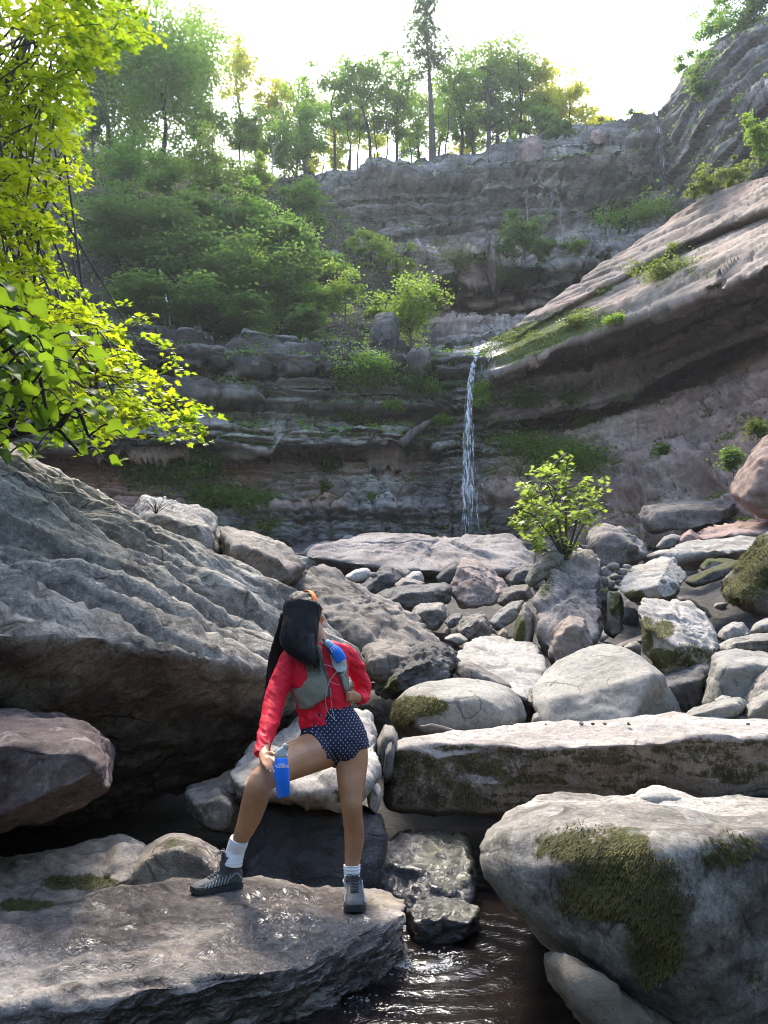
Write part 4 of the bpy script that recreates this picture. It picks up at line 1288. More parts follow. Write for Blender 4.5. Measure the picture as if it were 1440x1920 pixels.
rock("long dark flat rock left of the pinkish square boulder", Y=14.2, T=2.0, out=[(698, 1117), (720, 1105), (762, 1097), (830, 1093), (848, 1100), (846, 1130), (812, 1134), (765, 1146), (728, 1134)], mat='dark', lvl=5, bed=(0.1, 0, 1), bedamp=0.02, p=16)
rock("grey angular block under the long dark flat rock", Y=12.8, T=1.2, out=[(768, 1147), (788, 1131), (832, 1129), (840, 1140), (834, 1166), (818, 1184), (788, 1168)], mat='grey', lvl=5, p=26)
rock("smooth grey leaf shaped stone leaning left of the sapling block", Y=12.2, T=0.6, out=[(916, 1166), (934, 1145), (960, 1126), (986, 1124), (978, 1150), (950, 1170), (928, 1186)], mat='round', lvl=5, p=14)
rock("craggy pitted rock above the flat pale slab", Y=11.6, T=1.4, out=[(855, 1180), (868, 1162), (888, 1153), (906, 1151), (918, 1166), (932, 1192), (928, 1204), (875, 1202)], mat='grey', lvl=5, rough=2.2, bed=(0.4, 0.2, 0.8), bedamp=0.03)
rock("curled dark stone left of the craggy pitted rock", Y=12.4, T=0.9, out=[(833, 1166), (848, 1151), (868, 1149), (866, 1168), (842, 1178)], mat='dark', lvl=4, rough=2)
rock("flat dark stone tucked under the craggy pitted rock", Y=11, T=0.9, out=[(832, 1198), (845, 1189), (862, 1187), (878, 1200), (862, 1211)], mat='grey', lvl=4)
rock("small yellowish stone between leaf shaped stone and mossy stone", Y=11.3, T=0.4, out=[(932, 1188), (944, 1177), (954, 1184), (952, 1200), (937, 1202)], mat='brown', lvl=4, tan=[('all', 1)], name="stone", cat="rock")
rock("arched dark rock right of the pinkish square boulder", Y=18.5, T=2, out=[(948, 1088), (962, 1068), (984, 1057), (1006, 1058), (1006, 1085), (980, 1098), (956, 1102)], mat='dark', lvl=5)
rock("brown lumpy rock below the arched dark rock", Y=15, T=1.4, out=[(932, 1130), (940, 1108), (965, 1098), (992, 1096), (1002, 1118), (975, 1130), (945, 1138)], mat='brown', lvl=5)
rock("oblong pale stone lying before the long reddish slab", Y=21, T=1.0, out=[(642, 1082), (664, 1068), (690, 1063), (699, 1074), (690, 1086), (660, 1093)], mat='pale', lvl=4, p=8)
rock("dark hunched rock right of the oblong pale stone", Y=18.5, T=1.6, out=[(668, 1108), (698, 1086), (716, 1062), (736, 1061), (758, 1085), (740, 1104), (714, 1114), (688, 1118)], mat='dark', lvl=5)
rock("grey rock behind the dark hunched rock", Y=21, T=1.2, out=[(714, 1070), (744, 1060), (772, 1072), (760, 1090), (735, 1088)], mat='grey', lvl=4)
rock("round pale boulder close before the long reddish slab", Y=20, T=1.0, out=[(758, 1082), (774, 1071), (790, 1071), (797, 1090), (780, 1097), (762, 1095)], mat='pale', lvl=4, p=8)
rock("low brown rock below the round pale boulder", Y=17.5, T=1.2, out=[(736, 1098), (754, 1083), (780, 1086), (798, 1092), (794, 1104), (755, 1108)], mat='brown', lvl=4)
rock("dark upright wedge left of the pinkish square boulder", Y=17.5, T=1.2, out=[(816, 1082), (834, 1063), (854, 1051), (864, 1062), (852, 1098), (828, 1100)], mat='dark', lvl=4)
rock("dark brown layered rock behind the sapling block", Y=17, T=3, out=[(1098, 1000), (1110, 985), (1132, 981), (1162, 989), (1172, 1004), (1212, 1018), (1220, 1036), (1202, 1056), (1150, 1070), (1105, 1060)], mat='brown', lvl=5, bed=(0.1, 0.1, 1), bedamp=0.02, bedfreq=6)
rock("long tilted slab with dark undercut front at right", pts=[
    (1203, 1048, 17.5), (1236, 1032, 19), (1330, 1008, 22), (1460, 1000, 22), (1460, 1018, 18.5), (1400, 1031, 17.5), (1300, 1040, 17), (1268, 1046, 17), (1290, 1068, 18), (1400, 1058, 18.5), (1460, 1050, 19), (1230, 1060, 19), (1450, 1040, 22)],
    mat='grey', name="rock_slab", lvl=5, p=30, chips=0, rough=0.6, wob=0.4)
rock("reddish flat slab at the right edge below the cliff", pts=[
    (1285, 1008, 27), (1330, 985, 29), (1392, 977, 30), (1460, 973, 30), (1460, 1002, 25.5), (1370, 1006, 25.5), (1330, 1012, 26), (1300, 1016, 27), (1460, 1012, 28)], mat='pink', name="rock_slab", lvl=5, p=30, chips=0, rough=0.6, wob=0.3, red=[('all', 0.25)])
rock("small reddish pointed rock left of the reddish flat slab", Y=25, T=1.2, out=[(1262, 1022), (1284, 999), (1294, 993), (1320, 1012), (1295, 1024)], mat='pink', lvl=4, red=[('all', 0.4)])
rock("grey leaning stone left of the small reddish pointed rock", Y=25, T=1.2, out=[(1228, 1026), (1244, 1007), (1262, 1000), (1279, 1006), (1272, 1020), (1242, 1030)], mat='grey', lvl=4)
rock("mossy bar of rock wedged before the mossy green boulder", Y=12.4, T=0.7, out=[(1282, 1090), (1312, 1075), (1350, 1060), (1398, 1046), (1380, 1066), (1342, 1088), (1300, 1102)], mat='dark', lvl=4, moss=[('up', 0.7, 0.2)])
rock("flat green topped stone under the long tilted slab", Y=14.5, T=0.9, out=[(1312, 1062), (1325, 1047), (1362, 1047), (1384, 1052), (1345, 1066), (1316, 1072)], mat='grey', lvl=4, moss=[('up', 0.9, 0.1)])
rock("mossy upright post of rock right of the sapling block", Y=11.6, T=0.7, out=[(1134, 1186), (1141, 1110), (1164, 1109), (1170, 1142), (1168, 1185), (1150, 1196)], mat='brown', lvl=5, moss=[(1152, 1130, 12, 30, 0.7)])
rock("little mossy topped stone beside the upright post", Y=12.4, T=0.5, out=[(1114, 1120), (1124, 1100), (1141, 1102), (1146, 1122), (1130, 1132)], mat='grey', lvl=4, moss=[('up', 0.8, 0.2)], name="stone", cat="rock")
rock("rust brown boulder at the right edge against the cliff foot", Y=26, T=4, out=[
    (1366, 925), (1380, 898), (1398, 868), (1418, 832), (1450, 808), (1540, 790), (1540, 985), (1440, 975), (1395, 962)], mat='maroon', lvl=6, p=22, rough=0.8, red=[('all', 0.4)], tan=[('all', 0.35)])
rock("layered ledge block at the foot of the shale wall", Y=31, T=4, out=[(1196, 968), (1208, 946), (1284, 938), (1340, 945), (1384, 938), (1384, 968), (1290, 990), (1218, 1004)], mat='brown', lvl=5, bed=(0.1, 0, 1), bedamp=0.03, bedfreq=7, p=24)
rock("reddish boulder standing on the rim of the upper cliff", Y=72.5, T=4, out=[(974, 300), (976, 272), (988, 256), (1006, 254), (1018, 270), (1020, 298), (1000, 308)], mat='tanrock', lvl=5, red=[('all', 0.35)])
rock("small reddish rock on the rim right of the larger reddish boulder", Y=73, T=3, out=[(1104, 262), (1110, 246), (1124, 242), (1136, 250), (1134, 266), (1118, 270)], mat='tanrock', lvl=5, red=[('all', 0.35)])
rock("broken stones on the vegetated ledge below the upper cliff", Y=60, T=1.5, out=[(612, 485), (618, 470), (632, 468), (640, 480), (634, 490)], mat='grey', lvl=4, rough=2)
rock("pale flat rock at the brink of the lower falls", Y=43.4, T=1.6, out=[(842, 664), (852, 656), (888, 656), (892, 664), (860, 672)], mat='pale', lvl=4)
rock("dark round boulder hanging on the ledge below the light green bush", Y=44.2, T=2, out=[(690, 625), (705, 588), (735, 584), (752, 600), (748, 640), (715, 650)], mat='dark', lvl=4)
# cobbles between the blocks
for k, (a, b, w_, h_) in enumerate([(1133, 1072, 9, 12), (1150, 1062, 15, 9), (1168, 1072, 16, 8), (1158, 1082, 18, 8), (1128, 1090, 14, 12), (1145, 1096, 9, 8), (1163, 1092, 12, 7), (1175, 1062, 9, 5), (1150, 1104, 12, 6),
                                   (770, 1112, 10, 7), (1180, 1100, 9, 7), (700, 1078, 9, 6)]):
    rock("rounded fist like stone packed in the gaps between larger boulders", Y=12.6 + 0.8 * hash1(k, 2) + (5 if a < 900 else 0), out=[(a + w_ * math.cos(t), b + h_ * math.sin(t)) for t in np.linspace(0, 6.28, 9)[:-1]],
         mat='grey' if k % 3 else 'round', lvl=3, p=8, name="stone", cat="rock", group="rounded stones packed between the boulders")
# filler stones over the creek bed
_var = []
for k in range(6):
    me, base, _, _ = rock_mesh("stone", np.random.default_rng(k).normal(size=(14, 3)) * (0.5, 0.45, 0.3), 'grey', lvl=3, seed=400 + k, p=10)
    me.materials.append(M[['grey', 'brown', 'dark', 'grey', 'pale', 'brown'][k]])
    _var.append(me)
_r = np.random.default_rng(12)
for k in range(285):
    px = _r.uniform(-150, 1590)
    py = 1005 + 250 * _r.random() ** 1.4
    Y = Yg(py) + _r.uniform(0, 0.6)
    p = W(px, py, Y)
    z = float(ground_z(p[0], p[1]))
    o = bpy.data.objects.new("stone", _var[k % 6])
    COL.objects.link(o)
    sc = (0.010 + 0.018 * _r.random()) * (5 + Y)
    o.location = (p[0], p[1], z - 0.1 * sc)
    o.scale = (sc * _r.uniform(0.8, 1.3), sc * _r.uniform(0.8, 1.3), sc * _r.uniform(0.7, 1.2))
    o.rotation_euler = (_r.uniform(-0.5, 0.5), _r.uniform(-0.5, 0.5), _r.uniform(0, 6.28))
    tag(o, "loose angular stone lying on the creek bed among larger boulders", "rock", "loose stones scattered over the creek bed")


# ---- strands of moss standing on the mossy rocks
def moss_strands(label, n, length, r, hang=0.8, mat='mossleaf'):
    V, F, ob = ROCKS[label]
    at = ob.data.attributes.get("moss")
    m = np.empty(len(V), np.float32)
    at.data.foreach_get("value", m)
    e1, e2 = V[F[:, 1]] - V[F[:, 0]], V[F[:, 2]] - V[F[:, 0]]
    fn = np.cross(e1, e2)
    ar = np.linalg.norm(fn, axis=1)
    fn /= ar[:, None] + 1e-12
    c = V[F].mean(1)
    w = ar * np.clip(m[F].mean(1) + 0.45 * fbm(c * 5, 3, 501) - 0.35, 0, 1) * (fn[:, 1] < 0.3)
    i = r.choice(len(F), n, p=w / w.sum())
    C = V[F[i, 0]] + r.random((n, 1)) * e1[i] * 0.7 + r.random((n, 1)) * e2[i] * 0.7
    N = fn[i]
    D = N * r.uniform(0.15, 0.8, (n, 1)) + np.array((0, 0, -1.0)) * hang + r.normal(size=(n, 3)) * 0.3
    D /= np.linalg.norm(D, axis=1)[:, None]
    L = length * r.uniform(0.4, 1.3, (n, 1))
    B = np.cross(D, N)
    B /= np.linalg.norm(B, axis=1)[:, None] + 1e-9
    P = np.stack([C - B * L * 0.14, C + B * L * 0.14, C + D * L + N * L * 0.1], 1).reshape(-1, 3)
    t = np.repeat(np.clip(0.5 + 0.7 * pn(C * 6, 3) + 0.4 * (r.random(n) - 0.5), 0, 1), 3)
    base = np.array(ob.location)
    o = link("moss", mesh_np("moss", P - base, np.arange(n * 3).reshape(-1, 3), False, {"tint": t}), M[mat], ob)
    tag(o, kind='stuff')


_mr = np.random.default_rng(88)
moss_strands("large boulder at lower right with a hanging moss beard on its front", 19000, 0.014, _mr)
moss_strands("smooth egg shaped grey boulder with moss on its left end", 6000, 0.03, _mr, 0.5)
moss_strands("long low slab with flat pale top and mossy brown front", 14000, 0.02, _mr, 1.0, "mossbrown")
moss_strands("mossy green boulder at the right edge below the reddish slab", 6000, 0.06, _mr, 0.6)
moss_strands("layered rock ledge with yellow moss at the left edge of the stream", 4000, 0.014, _mr, 0.2)
moss_strands("large pale block with yellow moss down its left corner", 3000, 0.035, _mr, 0.5)


_pv = [v for v in _var[:3]]
_pr = np.random.default_rng(31)
for k, (px, py) in enumerate([(1091, 1371), (1112, 1365), (1135, 1371), (1024, 1379), (1180, 1378), (1405, 1381), (960, 1374)]):
    p = W(px, py, 5.9)
    o = bpy.data.objects.new("pebble", _var[2])
    COL.objects.link(o)
    hit = ROCKS["long low slab with flat pale top and mossy brown front"]
    hz = BVHTree.FromPolygons(hit[0].tolist(), hit[1].tolist()).ray_cast(Vector((p[0], p[1], 3)), Vector((0, 0, -1)))[0] if k == 0 else hz
    o.location = (p[0], p[1], hz.z - 0.003)
    o.scale = [0.022 * _pr.uniform(0.6, 1.3)] * 3
    o.rotation_euler = (0, 0, _pr.uniform(0, 6))
    tag(o, "tiny dark pebble lying on the pale top of the long slab", "pebble", "dark pebbles on the long slab")


def stick(name, label, pts, r0, mat='driftwood', cat="stick"):
    P = resample([W(*p) for p in pts], 14)
    P[1:-1] += np.random.default_rng(9).normal(size=(12, 3)) * r0 * 0.12
    mb = MB()
    mb.tube(P, np.linspace(r0, r0 * 0.45, 14), 8)
    me = mb.mesh(name)
    c = P.mean(0)
    set_np(me, get_np(me) - c)
    o = link(name, me, M[mat], loc=c)
    return tag(o, label, cat)


stick("driftwood_stick", "thin bleached stick lying on the long slab before the egg shaped boulder", [(858, 1372, 6.2), (830, 1364, 6.15), (808, 1359, 6.1), (788, 1362, 6.0)], 0.012)
stick("fallen_log", "weathered log leaning on the ledge left of the falls", [(752, 832, 41.6), (775, 812, 42.0), (800, 796, 42.6), (822, 784, 43.4)], 0.3, 'bark', cat="log")
stick("dead_branch", "bare dead branch hanging below the hemlocks at left", [(300, 505, 47), (308, 545, 46.7), (316, 580, 46.4), (321, 620, 46.2)], 0.09, 'birch', cat="branch")
# ------------------------------------------------------------------ trees, shrubs and undergrowth
def leaf_quads(C, size, r, flat=0.6, tint=None):
    """Kite shaped leaves at C (n,3)."""
    n = len(C)
    size = np.broadcast_to(size, (n,))[:, None] * r.uniform(0.7, 1.3, (n, 1))
    N = r.normal(size=(n, 3)) * (1 - flat)
    N[:, 2] += flat * 1.2
    N /= np.linalg.norm(N, axis=1)[:, None] + 1e-9
    T = np.cross(N, r.normal(size=(n, 3)))
    T /= np.linalg.norm(T, axis=1)[:, None] + 1e-9
    B = np.cross(N, T)
    V = np.stack([C - T * size * 0.5, C + B * size * 0.33 + N * size * 0.08, C + T * size * 0.55 - N * size * 0.1, C - B * size * 0.33 + N * size * 0.08], 1).reshape(-1, 3)
    F = np.arange(n * 4).reshape(-1, 4)
    if tint is None:
        tint = r.random(n)
    return V, F, np.repeat(tint, 4)


def cloud(center, radii, n, lsize, r, clumps=None, cr=0.26, cflat=0.55, flat=0.6, hollow=0.55, bottom=-1.0):
    """Leaf positions gathered in clumps through an ellipsoid; returns leaf mesh arrays and clump centres."""
    center, radii = np.asarray(center, float), np.asarray(radii, float)
    k = clumps or max(12, int(n / 85))
    D = r.normal(size=(k, 3))
    D /= np.linalg.norm(D, axis=1)[:, None]
    D *= (hollow + (1 - hollow) * r.random((k, 1))) * r.uniform(0.55, 1.3, (k, 1))
    D[:, 2] = np.maximum(D[:, 2], bottom)
    K = center + D * radii
    w = r.uniform(0.5, 1.6, k)
    idx = r.choice(k, n, p=w / w.sum())
    g = r.normal(size=(n, 3)) * cr * radii.mean() * np.array((1, 1, cflat)) * r.uniform(0.6, 1.2, k)[idx][:, None]
    C = K[idx] + g
    ct = r.random(k)
    tint = np.clip(0.72 * ct[idx] + 0.28 * r.random(n), 0, 1)
    V, F, t = leaf_quads(C, lsize, r, flat, tint)
    return V, F, t, K


def wood(base, top, r0, targets, r, seg=6, wig=0.06, start=0.35, limb=0.35):
    """Tapered trunk with limbs reaching towards the clumps."""
    base, top = np.asarray(base, float), np.asarray(top, float)
    H = np.linalg.norm(top - base)
    pts = [base + (top - base) * t for t in np.linspace(0, 1, 6)]
    pts = np.array(pts)
    pts[1:-1, :2] += r.normal(size=(4, 2)) * wig * H * 0.3
    P = resample(pts, 12)
    mb = MB()
    R = r0 * (1 - 0.85 * np.linspace(0, 1, 12) ** 0.9)
    R[0] *= 1.25
    mb.tube(P, R, seg)
    for t in targets:
        f = np.clip(start + (0.9 - start) * r.random(), 0, 0.95)
        i = f * 11
        a = P[int(i)] * (1 - (i % 1)) + P[min(11, int(i) + 1)] * (i % 1)
        if t[2] < a[2] - 0.15 * H:
            a = P[max(1, int(i) - 4)]
        mid = 0.55 * a + 0.45 * t + np.array((0, 0, -0.05 * np.linalg.norm(t - a)))
        rr = r0 * limb * r.uniform(0.6, 1.1)
        mb.tube(resample([a, mid, t], 6), np.linspace(rr, rr * 0.25, 6), 5)
    return mb


def tree(label, base, top_py, crown, mat='leaf_mid', n=None, name="tree", cat="tree", group=None, lsize=1.0, trunk=None, bark='bark',
         flat=0.6, cflat=0.5, cr=0.17, limbs=9, hollow=0.35, dens=1.0, extra=(), depth=0.9, seed=None, bottom=-1.0):
    """base (px, py, Y); crown (cx, cy, rx, ry) in pixels at the same distance."""
    global _tseed
    _tseed += 1
    r = np.random.default_rng(seed or _tseed * 31)
    Y = base[2]
    b = W(*base)
    u = pxs(Y, crown[1])
    ls = max(0.0046 * Y, 0.05) * lsize
    Vs, Fs, Ts, Ks, k0 = [], [], [], [], 0
    for (cx, cy, rx, ry) in (crown,) + tuple(extra):
        area = math.pi * rx * ry
        cnt = n or int(np.clip(area / 3.4 * dens, 150, 13000))
        V, F, t, K = cloud(W(cx, cy, Y), (rx * u, rx * u * depth, ry * u), cnt, ls, r, cr=cr, cflat=cflat, flat=flat, hollow=hollow, bottom=bottom)
        Vs.append(V); Fs.append(F + k0); Ts.append(t); Ks.append(K)
        k0 += len(V)
    V, F, t, K = np.concatenate(Vs), np.concatenate(Fs), np.concatenate(Ts), np.concatenate(Ks)
    tr = thing(name, label, cat, b, group)
    link("crown", mesh_np("crown", V - b, F, False, {"tint": t}), M[mat], tr)
    top = W(crown[0] + r.uniform(-0.15, 0.15) * crown[2], top_py, Y)
    r0 = trunk if trunk else 0.012 * max(1.5, np.linalg.norm(top - b)) + 0.02
    sel = K[r.permutation(len(K))[:limbs]]
    mb = wood(b - (0, 0, 0.4), top, r0, sel, r)
    me = mb.mesh("trunk")
    set_np(me, get_np(me) - b)
    link("trunk", me, M[bark], tr)
    return tr


_tseed = 0


def pine(label, base, top, rx, mat='needle', whorls=16, start=0.45, name="pine_tree", dens=1.0, droop=0.15, trunk=0.35, bark='bark'):
    global _tseed
    _tseed += 1
    r = np.random.default_rng(_tseed * 17)
    b, t = W(*base), W(*top)
    u = pxs(base[2], top[1])
    tr = thing(name, label, "tree", b)
    H = np.linalg.norm(t - b)
    mb = MB()
    P = resample([b - (0, 0, 0.5), 0.6 * b + 0.4 * t + r.normal(size=3) * 0.15, t], 14)
    mb.tube(P, trunk * (1 - 0.93 * np.linspace(0, 1, 14)), 7)
    C, S = [], []
    br = MB()
    for k in range(whorls):
        f = start + (0.99 - start) * (k + r.uniform(-0.3, 0.3)) / whorls
        f = min(max(f, start), 0.99)
        a = b + (t - b) * f
        L = rx * u * (0.25 + 0.9 * (1 - f) / (1 - start)) * r.uniform(0.6, 1.15)
        for j in range(r.integers(3, 6)):
            an = r.uniform(0, 6.28)
            d = np.array((math.cos(an), math.sin(an), r.uniform(-0.15, 0.25)))
            e = a + d * L * r.uniform(0.6, 1.1)
            e[2] -= droop * L
            br.tube(resample([a, (a + e) / 2 + (0, 0, 0.08 * L), e], 5), np.linspace(0.05, 0.012, 5) * trunk / 0.3, 4)
            m_ = int(26 * dens)
            q = a + (e - a) * (0.3 + 0.75 * r.random((m_, 1))) + r.normal(size=(m_, 3)) * 0.13 * L * np.array((1, 1, 0.45))
            C.append(q)
    C = np.concatenate(C)
    V, F, tt = leaf_quads(C, 0.0042 * base[2], r, 0.45)
    link("crown", mesh_np("crown", V - b, F, False, {"tint": tt}), M[mat], tr)
    br.V, br.F = br.V, br.F
    mb.F += [tuple(i + mb.n for i in f) for f in br.F]
    mb.V += br.V
    for nm, m_ in (("trunk", mb),):
        me = m_.mesh(nm)
        set_np(me, get_np(me) - b)
        link(nm, me, M[bark], tr)
    return tr


# ---- trees along the rim of the upper cliff
RIM = "trees along the rim of the upper cliff"
pine("tall thin pine rising above all other rim trees", (812, 332, 80), (795, -22, 80), 62, whorls=18, start=0.55, dens=2.4, trunk=0.55)
pine("dark bluish spruce with a straight trunk on the rim, right of the tall pine", (917, 296, 79), (914, 118, 79), 40, whorls=16, start=0.3, dens=1.1, trunk=0.4, name="spruce_tree")
tree("slender rim tree, leftmost of the group with bright sky behind its trunk", (628, 342, 84), 105, (622, 183, 50, 68), 'leaf_mid', group=RIM, extra=((628, 244, 40, 31),), bark='bark_dark', dens=0.8)
tree("rim tree with open round crown, second from the left end of the rim group", (688, 336, 84), 85, (680, 158, 57, 73), 'leaf_mid', group=RIM, extra=((686, 223, 46, 33),), bark='bark_dark', dens=0.8)
tree("rim tree with thin forked stems left of the tall pine", (742, 334, 85), 90, (742, 173, 59, 77), 'leaf_mid', group=RIM, extra=((748, 242, 48, 35),), bark='bark_dark', dens=0.8)
tree("broad rounded rim tree immediately right of the tall pine", (862, 322, 84), 80, (858, 168, 59, 86), 'leaf_mid', group=RIM, extra=((864, 244, 48, 39),), bark='bark_dark', dens=0.9)
tree("tall domed rim tree behind the dark bluish spruce", (930, 302, 86), 62, (925, 148, 61, 90), 'leaf_light', group=RIM, extra=((931, 228, 49, 41),), bark='bark_dark', dens=0.9)
tree("leafy rim tree right of the dark bluish spruce", (975, 296, 85), 72, (970, 148, 59, 79), 'leaf_light', group=RIM, extra=((976, 218, 48, 36),), bark='bark_dark', dens=0.9)
tree("bright yellow green rim tree on the sloping right shoulder of the group", (1025, 288, 86), 100, (1022, 178, 57, 77), 'leaf_gold', group=RIM, extra=((1028, 246, 46, 35),), bark='bark_dark', dens=0.9)
tree("lower golden rim tree where the treeline steps down to the right", (1070, 272, 86), 140, (1072, 206, 47, 55), 'leaf_gold', group=RIM, extra=((1078, 256, 38, 25),), bark='bark_dark')
tree("small golden tree at the right end of the rim treeline", (1125, 256, 88), 190, (1120, 222, 36, 28), 'leaf_gold', bark='bark_dark')
tree("low yellow bush on the rim beside the upper falls", (1195, 246, 86), 205, (1192, 226, 34, 18), 'leaf_gold', name="shrub", cat="bush", limbs=4)
tree("green bush on the rim between small rocks and the upper falls", (1170, 262, 77), 215, (1172, 240, 36, 26), 'leaf_dark', name="shrub", cat="bush", limbs=4)
tree("green bush on the rim around the larger reddish boulder", (1045, 300, 77), 215, (1050, 255, 44, 38), 'leaf_dark', name="shrub", cat="bush", limbs=5)
tree("shrubby young tree behind the reddish boulder on the rim", (1010, 290, 80), 190, (1005, 235, 40, 45), 'leaf_mid', name="tree", limbs=5)
for i, (px, py, a, b, ry, lab) in enumerate([
        (640, 262, 40, 34, 0, "see through golden understorey tree below the leftmost rim tree"), (705, 270, 44, 36, 0, "see through golden understorey tree left of the tall pine"),
        (770, 262, 40, 40, 0, "understorey tree hugging the trunk of the tall pine"), (860, 270, 46, 34, 0, "low understorey tree between the tall pine and the spruce"),
        (950, 255, 46, 40, 0, "low understorey tree between the spruce and the reddish boulder")]):
    tree(lab, (px, 335 - 0.1 * i, 92), py - b, (px, py, a, b), 'leaf_gold' if i in (0, 1, 3) else 'leaf_mid', bark='bark_dark', dens=0.55, limbs=6)
tree("full rounded tree at the slope crest behind the tall dark branched tree", (250, 290, 74), 60, (255, 215, 70, 95), 'leaf_mid', bark='bark_dark', dens=0.9)
tree("leafy tree on the slope crest under the pale green crest tree", (375, 300, 71), 180, (378, 232, 56, 72), 'leaf_mid', bark='bark_dark', dens=0.9)
tree("shady tree below the golden sunlit crest tree", (450, 300, 74), 190, (455, 240, 48, 62), 'leaf_mid', bark='bark_dark', dens=0.9)
tree("round tree between crest trees and the leftmost rim tree", (555, 330, 80), 150, (572, 225, 40, 82), 'leaf_light', bark='bark_dark', dens=0.8)
for lab_, base_, tp_, cr__, mt_ in [
        ("pale tree filling the notch between crest trees and rim trees", (500, 330, 82), 190, (490, 250, 52, 70), 'leaf_light'),
        ("low light tree at the foot of the notch left of the rim", (555, 350, 78), 260, (545, 305, 50, 44), 'leaf_light'),
        ("low golden tree behind the left end of the rim", (610, 345, 90), 240, (605, 290, 44, 46), 'leaf_gold'),
        ("hazy tree behind the gap between the two left rim trees", (655, 335, 93), 150, (655, 225, 40, 80), 'leaf_light'),
        ("hazy tree behind the gap left of the tall pine", (780, 330, 93), 140, (778, 220, 38, 82), 'leaf_light'),
        ("hazy tree behind the gap between tall pine and rounded rim tree", (825, 325, 93), 130, (828, 215, 36, 84), 'leaf_light'),
        ("hazy tree behind the gap right of the rounded rim tree", (893, 310, 93), 120, (892, 210, 36, 84), 'leaf_light')]:
    tree(lab_, base_, tp_, cr__, mt_, bark='bark_dark', dens=0.75)
# bare stems between the rim trees
for i, (px, py, tp, lab) in enumerate([(655, 338, 180, "slim dark trunk at the left end of the rim"), (668, 338, 200, "slim dark trunk second from the left of the rim"), (712, 335, 190, "slim leaning trunk midway between left rim end and tall pine"),
                                       (728, 335, 200, "thin straight trunk left of the white birch stem"), (755, 330, 272, "short white birch stem on the rim left of the tall pine"), (838, 322, 190, "slim trunk just right of the tall pine"), (888, 305, 180, "slim trunk left of the spruce"),
                                       (952, 296, 190, "slim trunk right of the spruce"), (938, 300, 200, "thin trunk touching the spruce")]):
    r_ = np.random.default_rng(500 + i)
    b = W(px, py, 82)
    mb = wood((0, 0, -0.5), W(px + r_.uniform(-8, 8), tp, 82) - b, 0.14 if i != 4 else 0.16, [], r_)
    o = mb.build("bare_tree", M['birch' if i == 4 else 'bark_dark'])
    o.location = b
    tag(o, lab, "tree", "bare stems between the rim trees")

# ---- trees of the wooded slope at the left
tree("tall dark branched tree rising above the wooded slope", (306, 285, 62), 5, (300, 130, 120, 155), 'leaf_mid', bark='bark_dark', dens=1.0, limbs=16, hollow=0.25, lsize=1.35)
tree("dark tree at the top left behind the yellow maple leaves", (205, 300, 68), -60, (195, 110, 100, 190), 'leaf_dark', dens=1.0, hollow=0.25, lsize=1.2)
tree("pale green tree at the crest between tall dark tree and golden tree", (372, 270, 72), 20, (368, 130, 55, 125), 'leaf_light', dens=1.1, hollow=0.3)
tree("golden sunlit tree standing against the sky at the slope's crest", (447, 255, 80), 65, (445, 140, 42, 75), 'leaf_gold', bark='bark_dark', dens=0.8)
tree("pale golden tree right of the sunlit crest tree", (518, 275, 80), 120, (522, 190, 46, 62), 'leaf_gold', bark='bark_dark', dens=0.8)
tree("thin leaning tree with pale bare trunk at the crest", (512, 330, 70), 200, (525, 265, 50, 50), 'leaf_mid', bark='birch', dens=0.8)
tree("green tree left of the rim where slope and upper cliff meet", (572, 350, 74), 150, (562, 250, 48, 85), 'leaf_mid', dens=0.9)
tree("bushy tree covering the left end of the upper cliff", (585, 440, 66), 300, (578, 370, 46, 66), 'leaf_mid', dens=1.0)
tree("bright lime young tree in the middle of the slope", (400, 430, 55), 238, (398, 315, 58, 66), 'leaf_light', dens=1.0)
tree("lime green bush above and right of the lime young tree", (455, 430, 57), 260, (468, 330, 50, 60), 'leaf_light', dens=0.9)
tree("grey green feathery tree left of the lime young tree", (312, 440, 57), 250, (312, 330, 50, 70), 'leaf_mid', dens=1.0)
tree("green leafy tree under the tall dark branched tree", (240, 420, 60), 240, (240, 310, 56, 64), 'leaf_mid', dens=1.0)
tree("brownish sparse tree near the maple at the upper left", (178, 330, 66), 130, (178, 230, 40, 80), 'leaf_dark', dens=0.7)
for lab, base, tp, cr_ in [
        ("low hemlock spreading over the cliff edge at far left", (265, 640, 44), 500, (262, 560, 66, 46)),
        ("broad low hemlock overhanging the dark cave left of centre", (375, 650, 44.6), 500, (372, 572, 72, 44)),
        ("low hemlock above the streaked ledge in the centre", (470, 650, 45.4), 520, (468, 592, 66, 40)),
        ("small hemlock hanging over the cliff left of the leafy bright shrub", (570, 665, 45.4), 560, (568, 612, 46, 34)),
        ("drooping hemlock with layered sprays, leftmost on the slope", (235, 560, 49), 330, (230, 430, 78, 78)),
        ("large drooping hemlock hanging over the dark cliff at left", (345, 590, 48), 350, (335, 470, 92, 86)),
        ("drooping hemlock in the centre of the slope's lower edge", (430, 600, 47.5), 400, (425, 520, 84, 78)),
        ("drooping hemlock with a pointed top above the centre of the slope", (395, 520, 52), 350, (395, 425, 70, 62)),
        ("feathery hemlock at right end of the slope's lower edge", (530, 620, 47.5), 430, (520, 540, 70, 72)),
        ("slanting hemlock right of the slope's middle", (545, 540, 51), 390, (535, 470, 66, 62))]:
    tree(lab, base, tp, cr_, 'needle' if 'large' in lab or 'leftmost' in lab else 'leaf_dark', name="hemlock_tree", flat=0.8, cflat=0.16, cr=0.24, dens=1.3, bark='bark_dark', hollow=0.4, lsize=1.35)
tree("mid green tree right of the lime young tree", (480, 510, 53), 340, (478, 420, 66, 66), 'leaf_mid', dens=1.0)
tree("pale leaved shrub tree spilling over the cliff edge", (500, 600, 46.5), 460, (500, 510, 52, 44), 'leaf_light', dens=0.8)
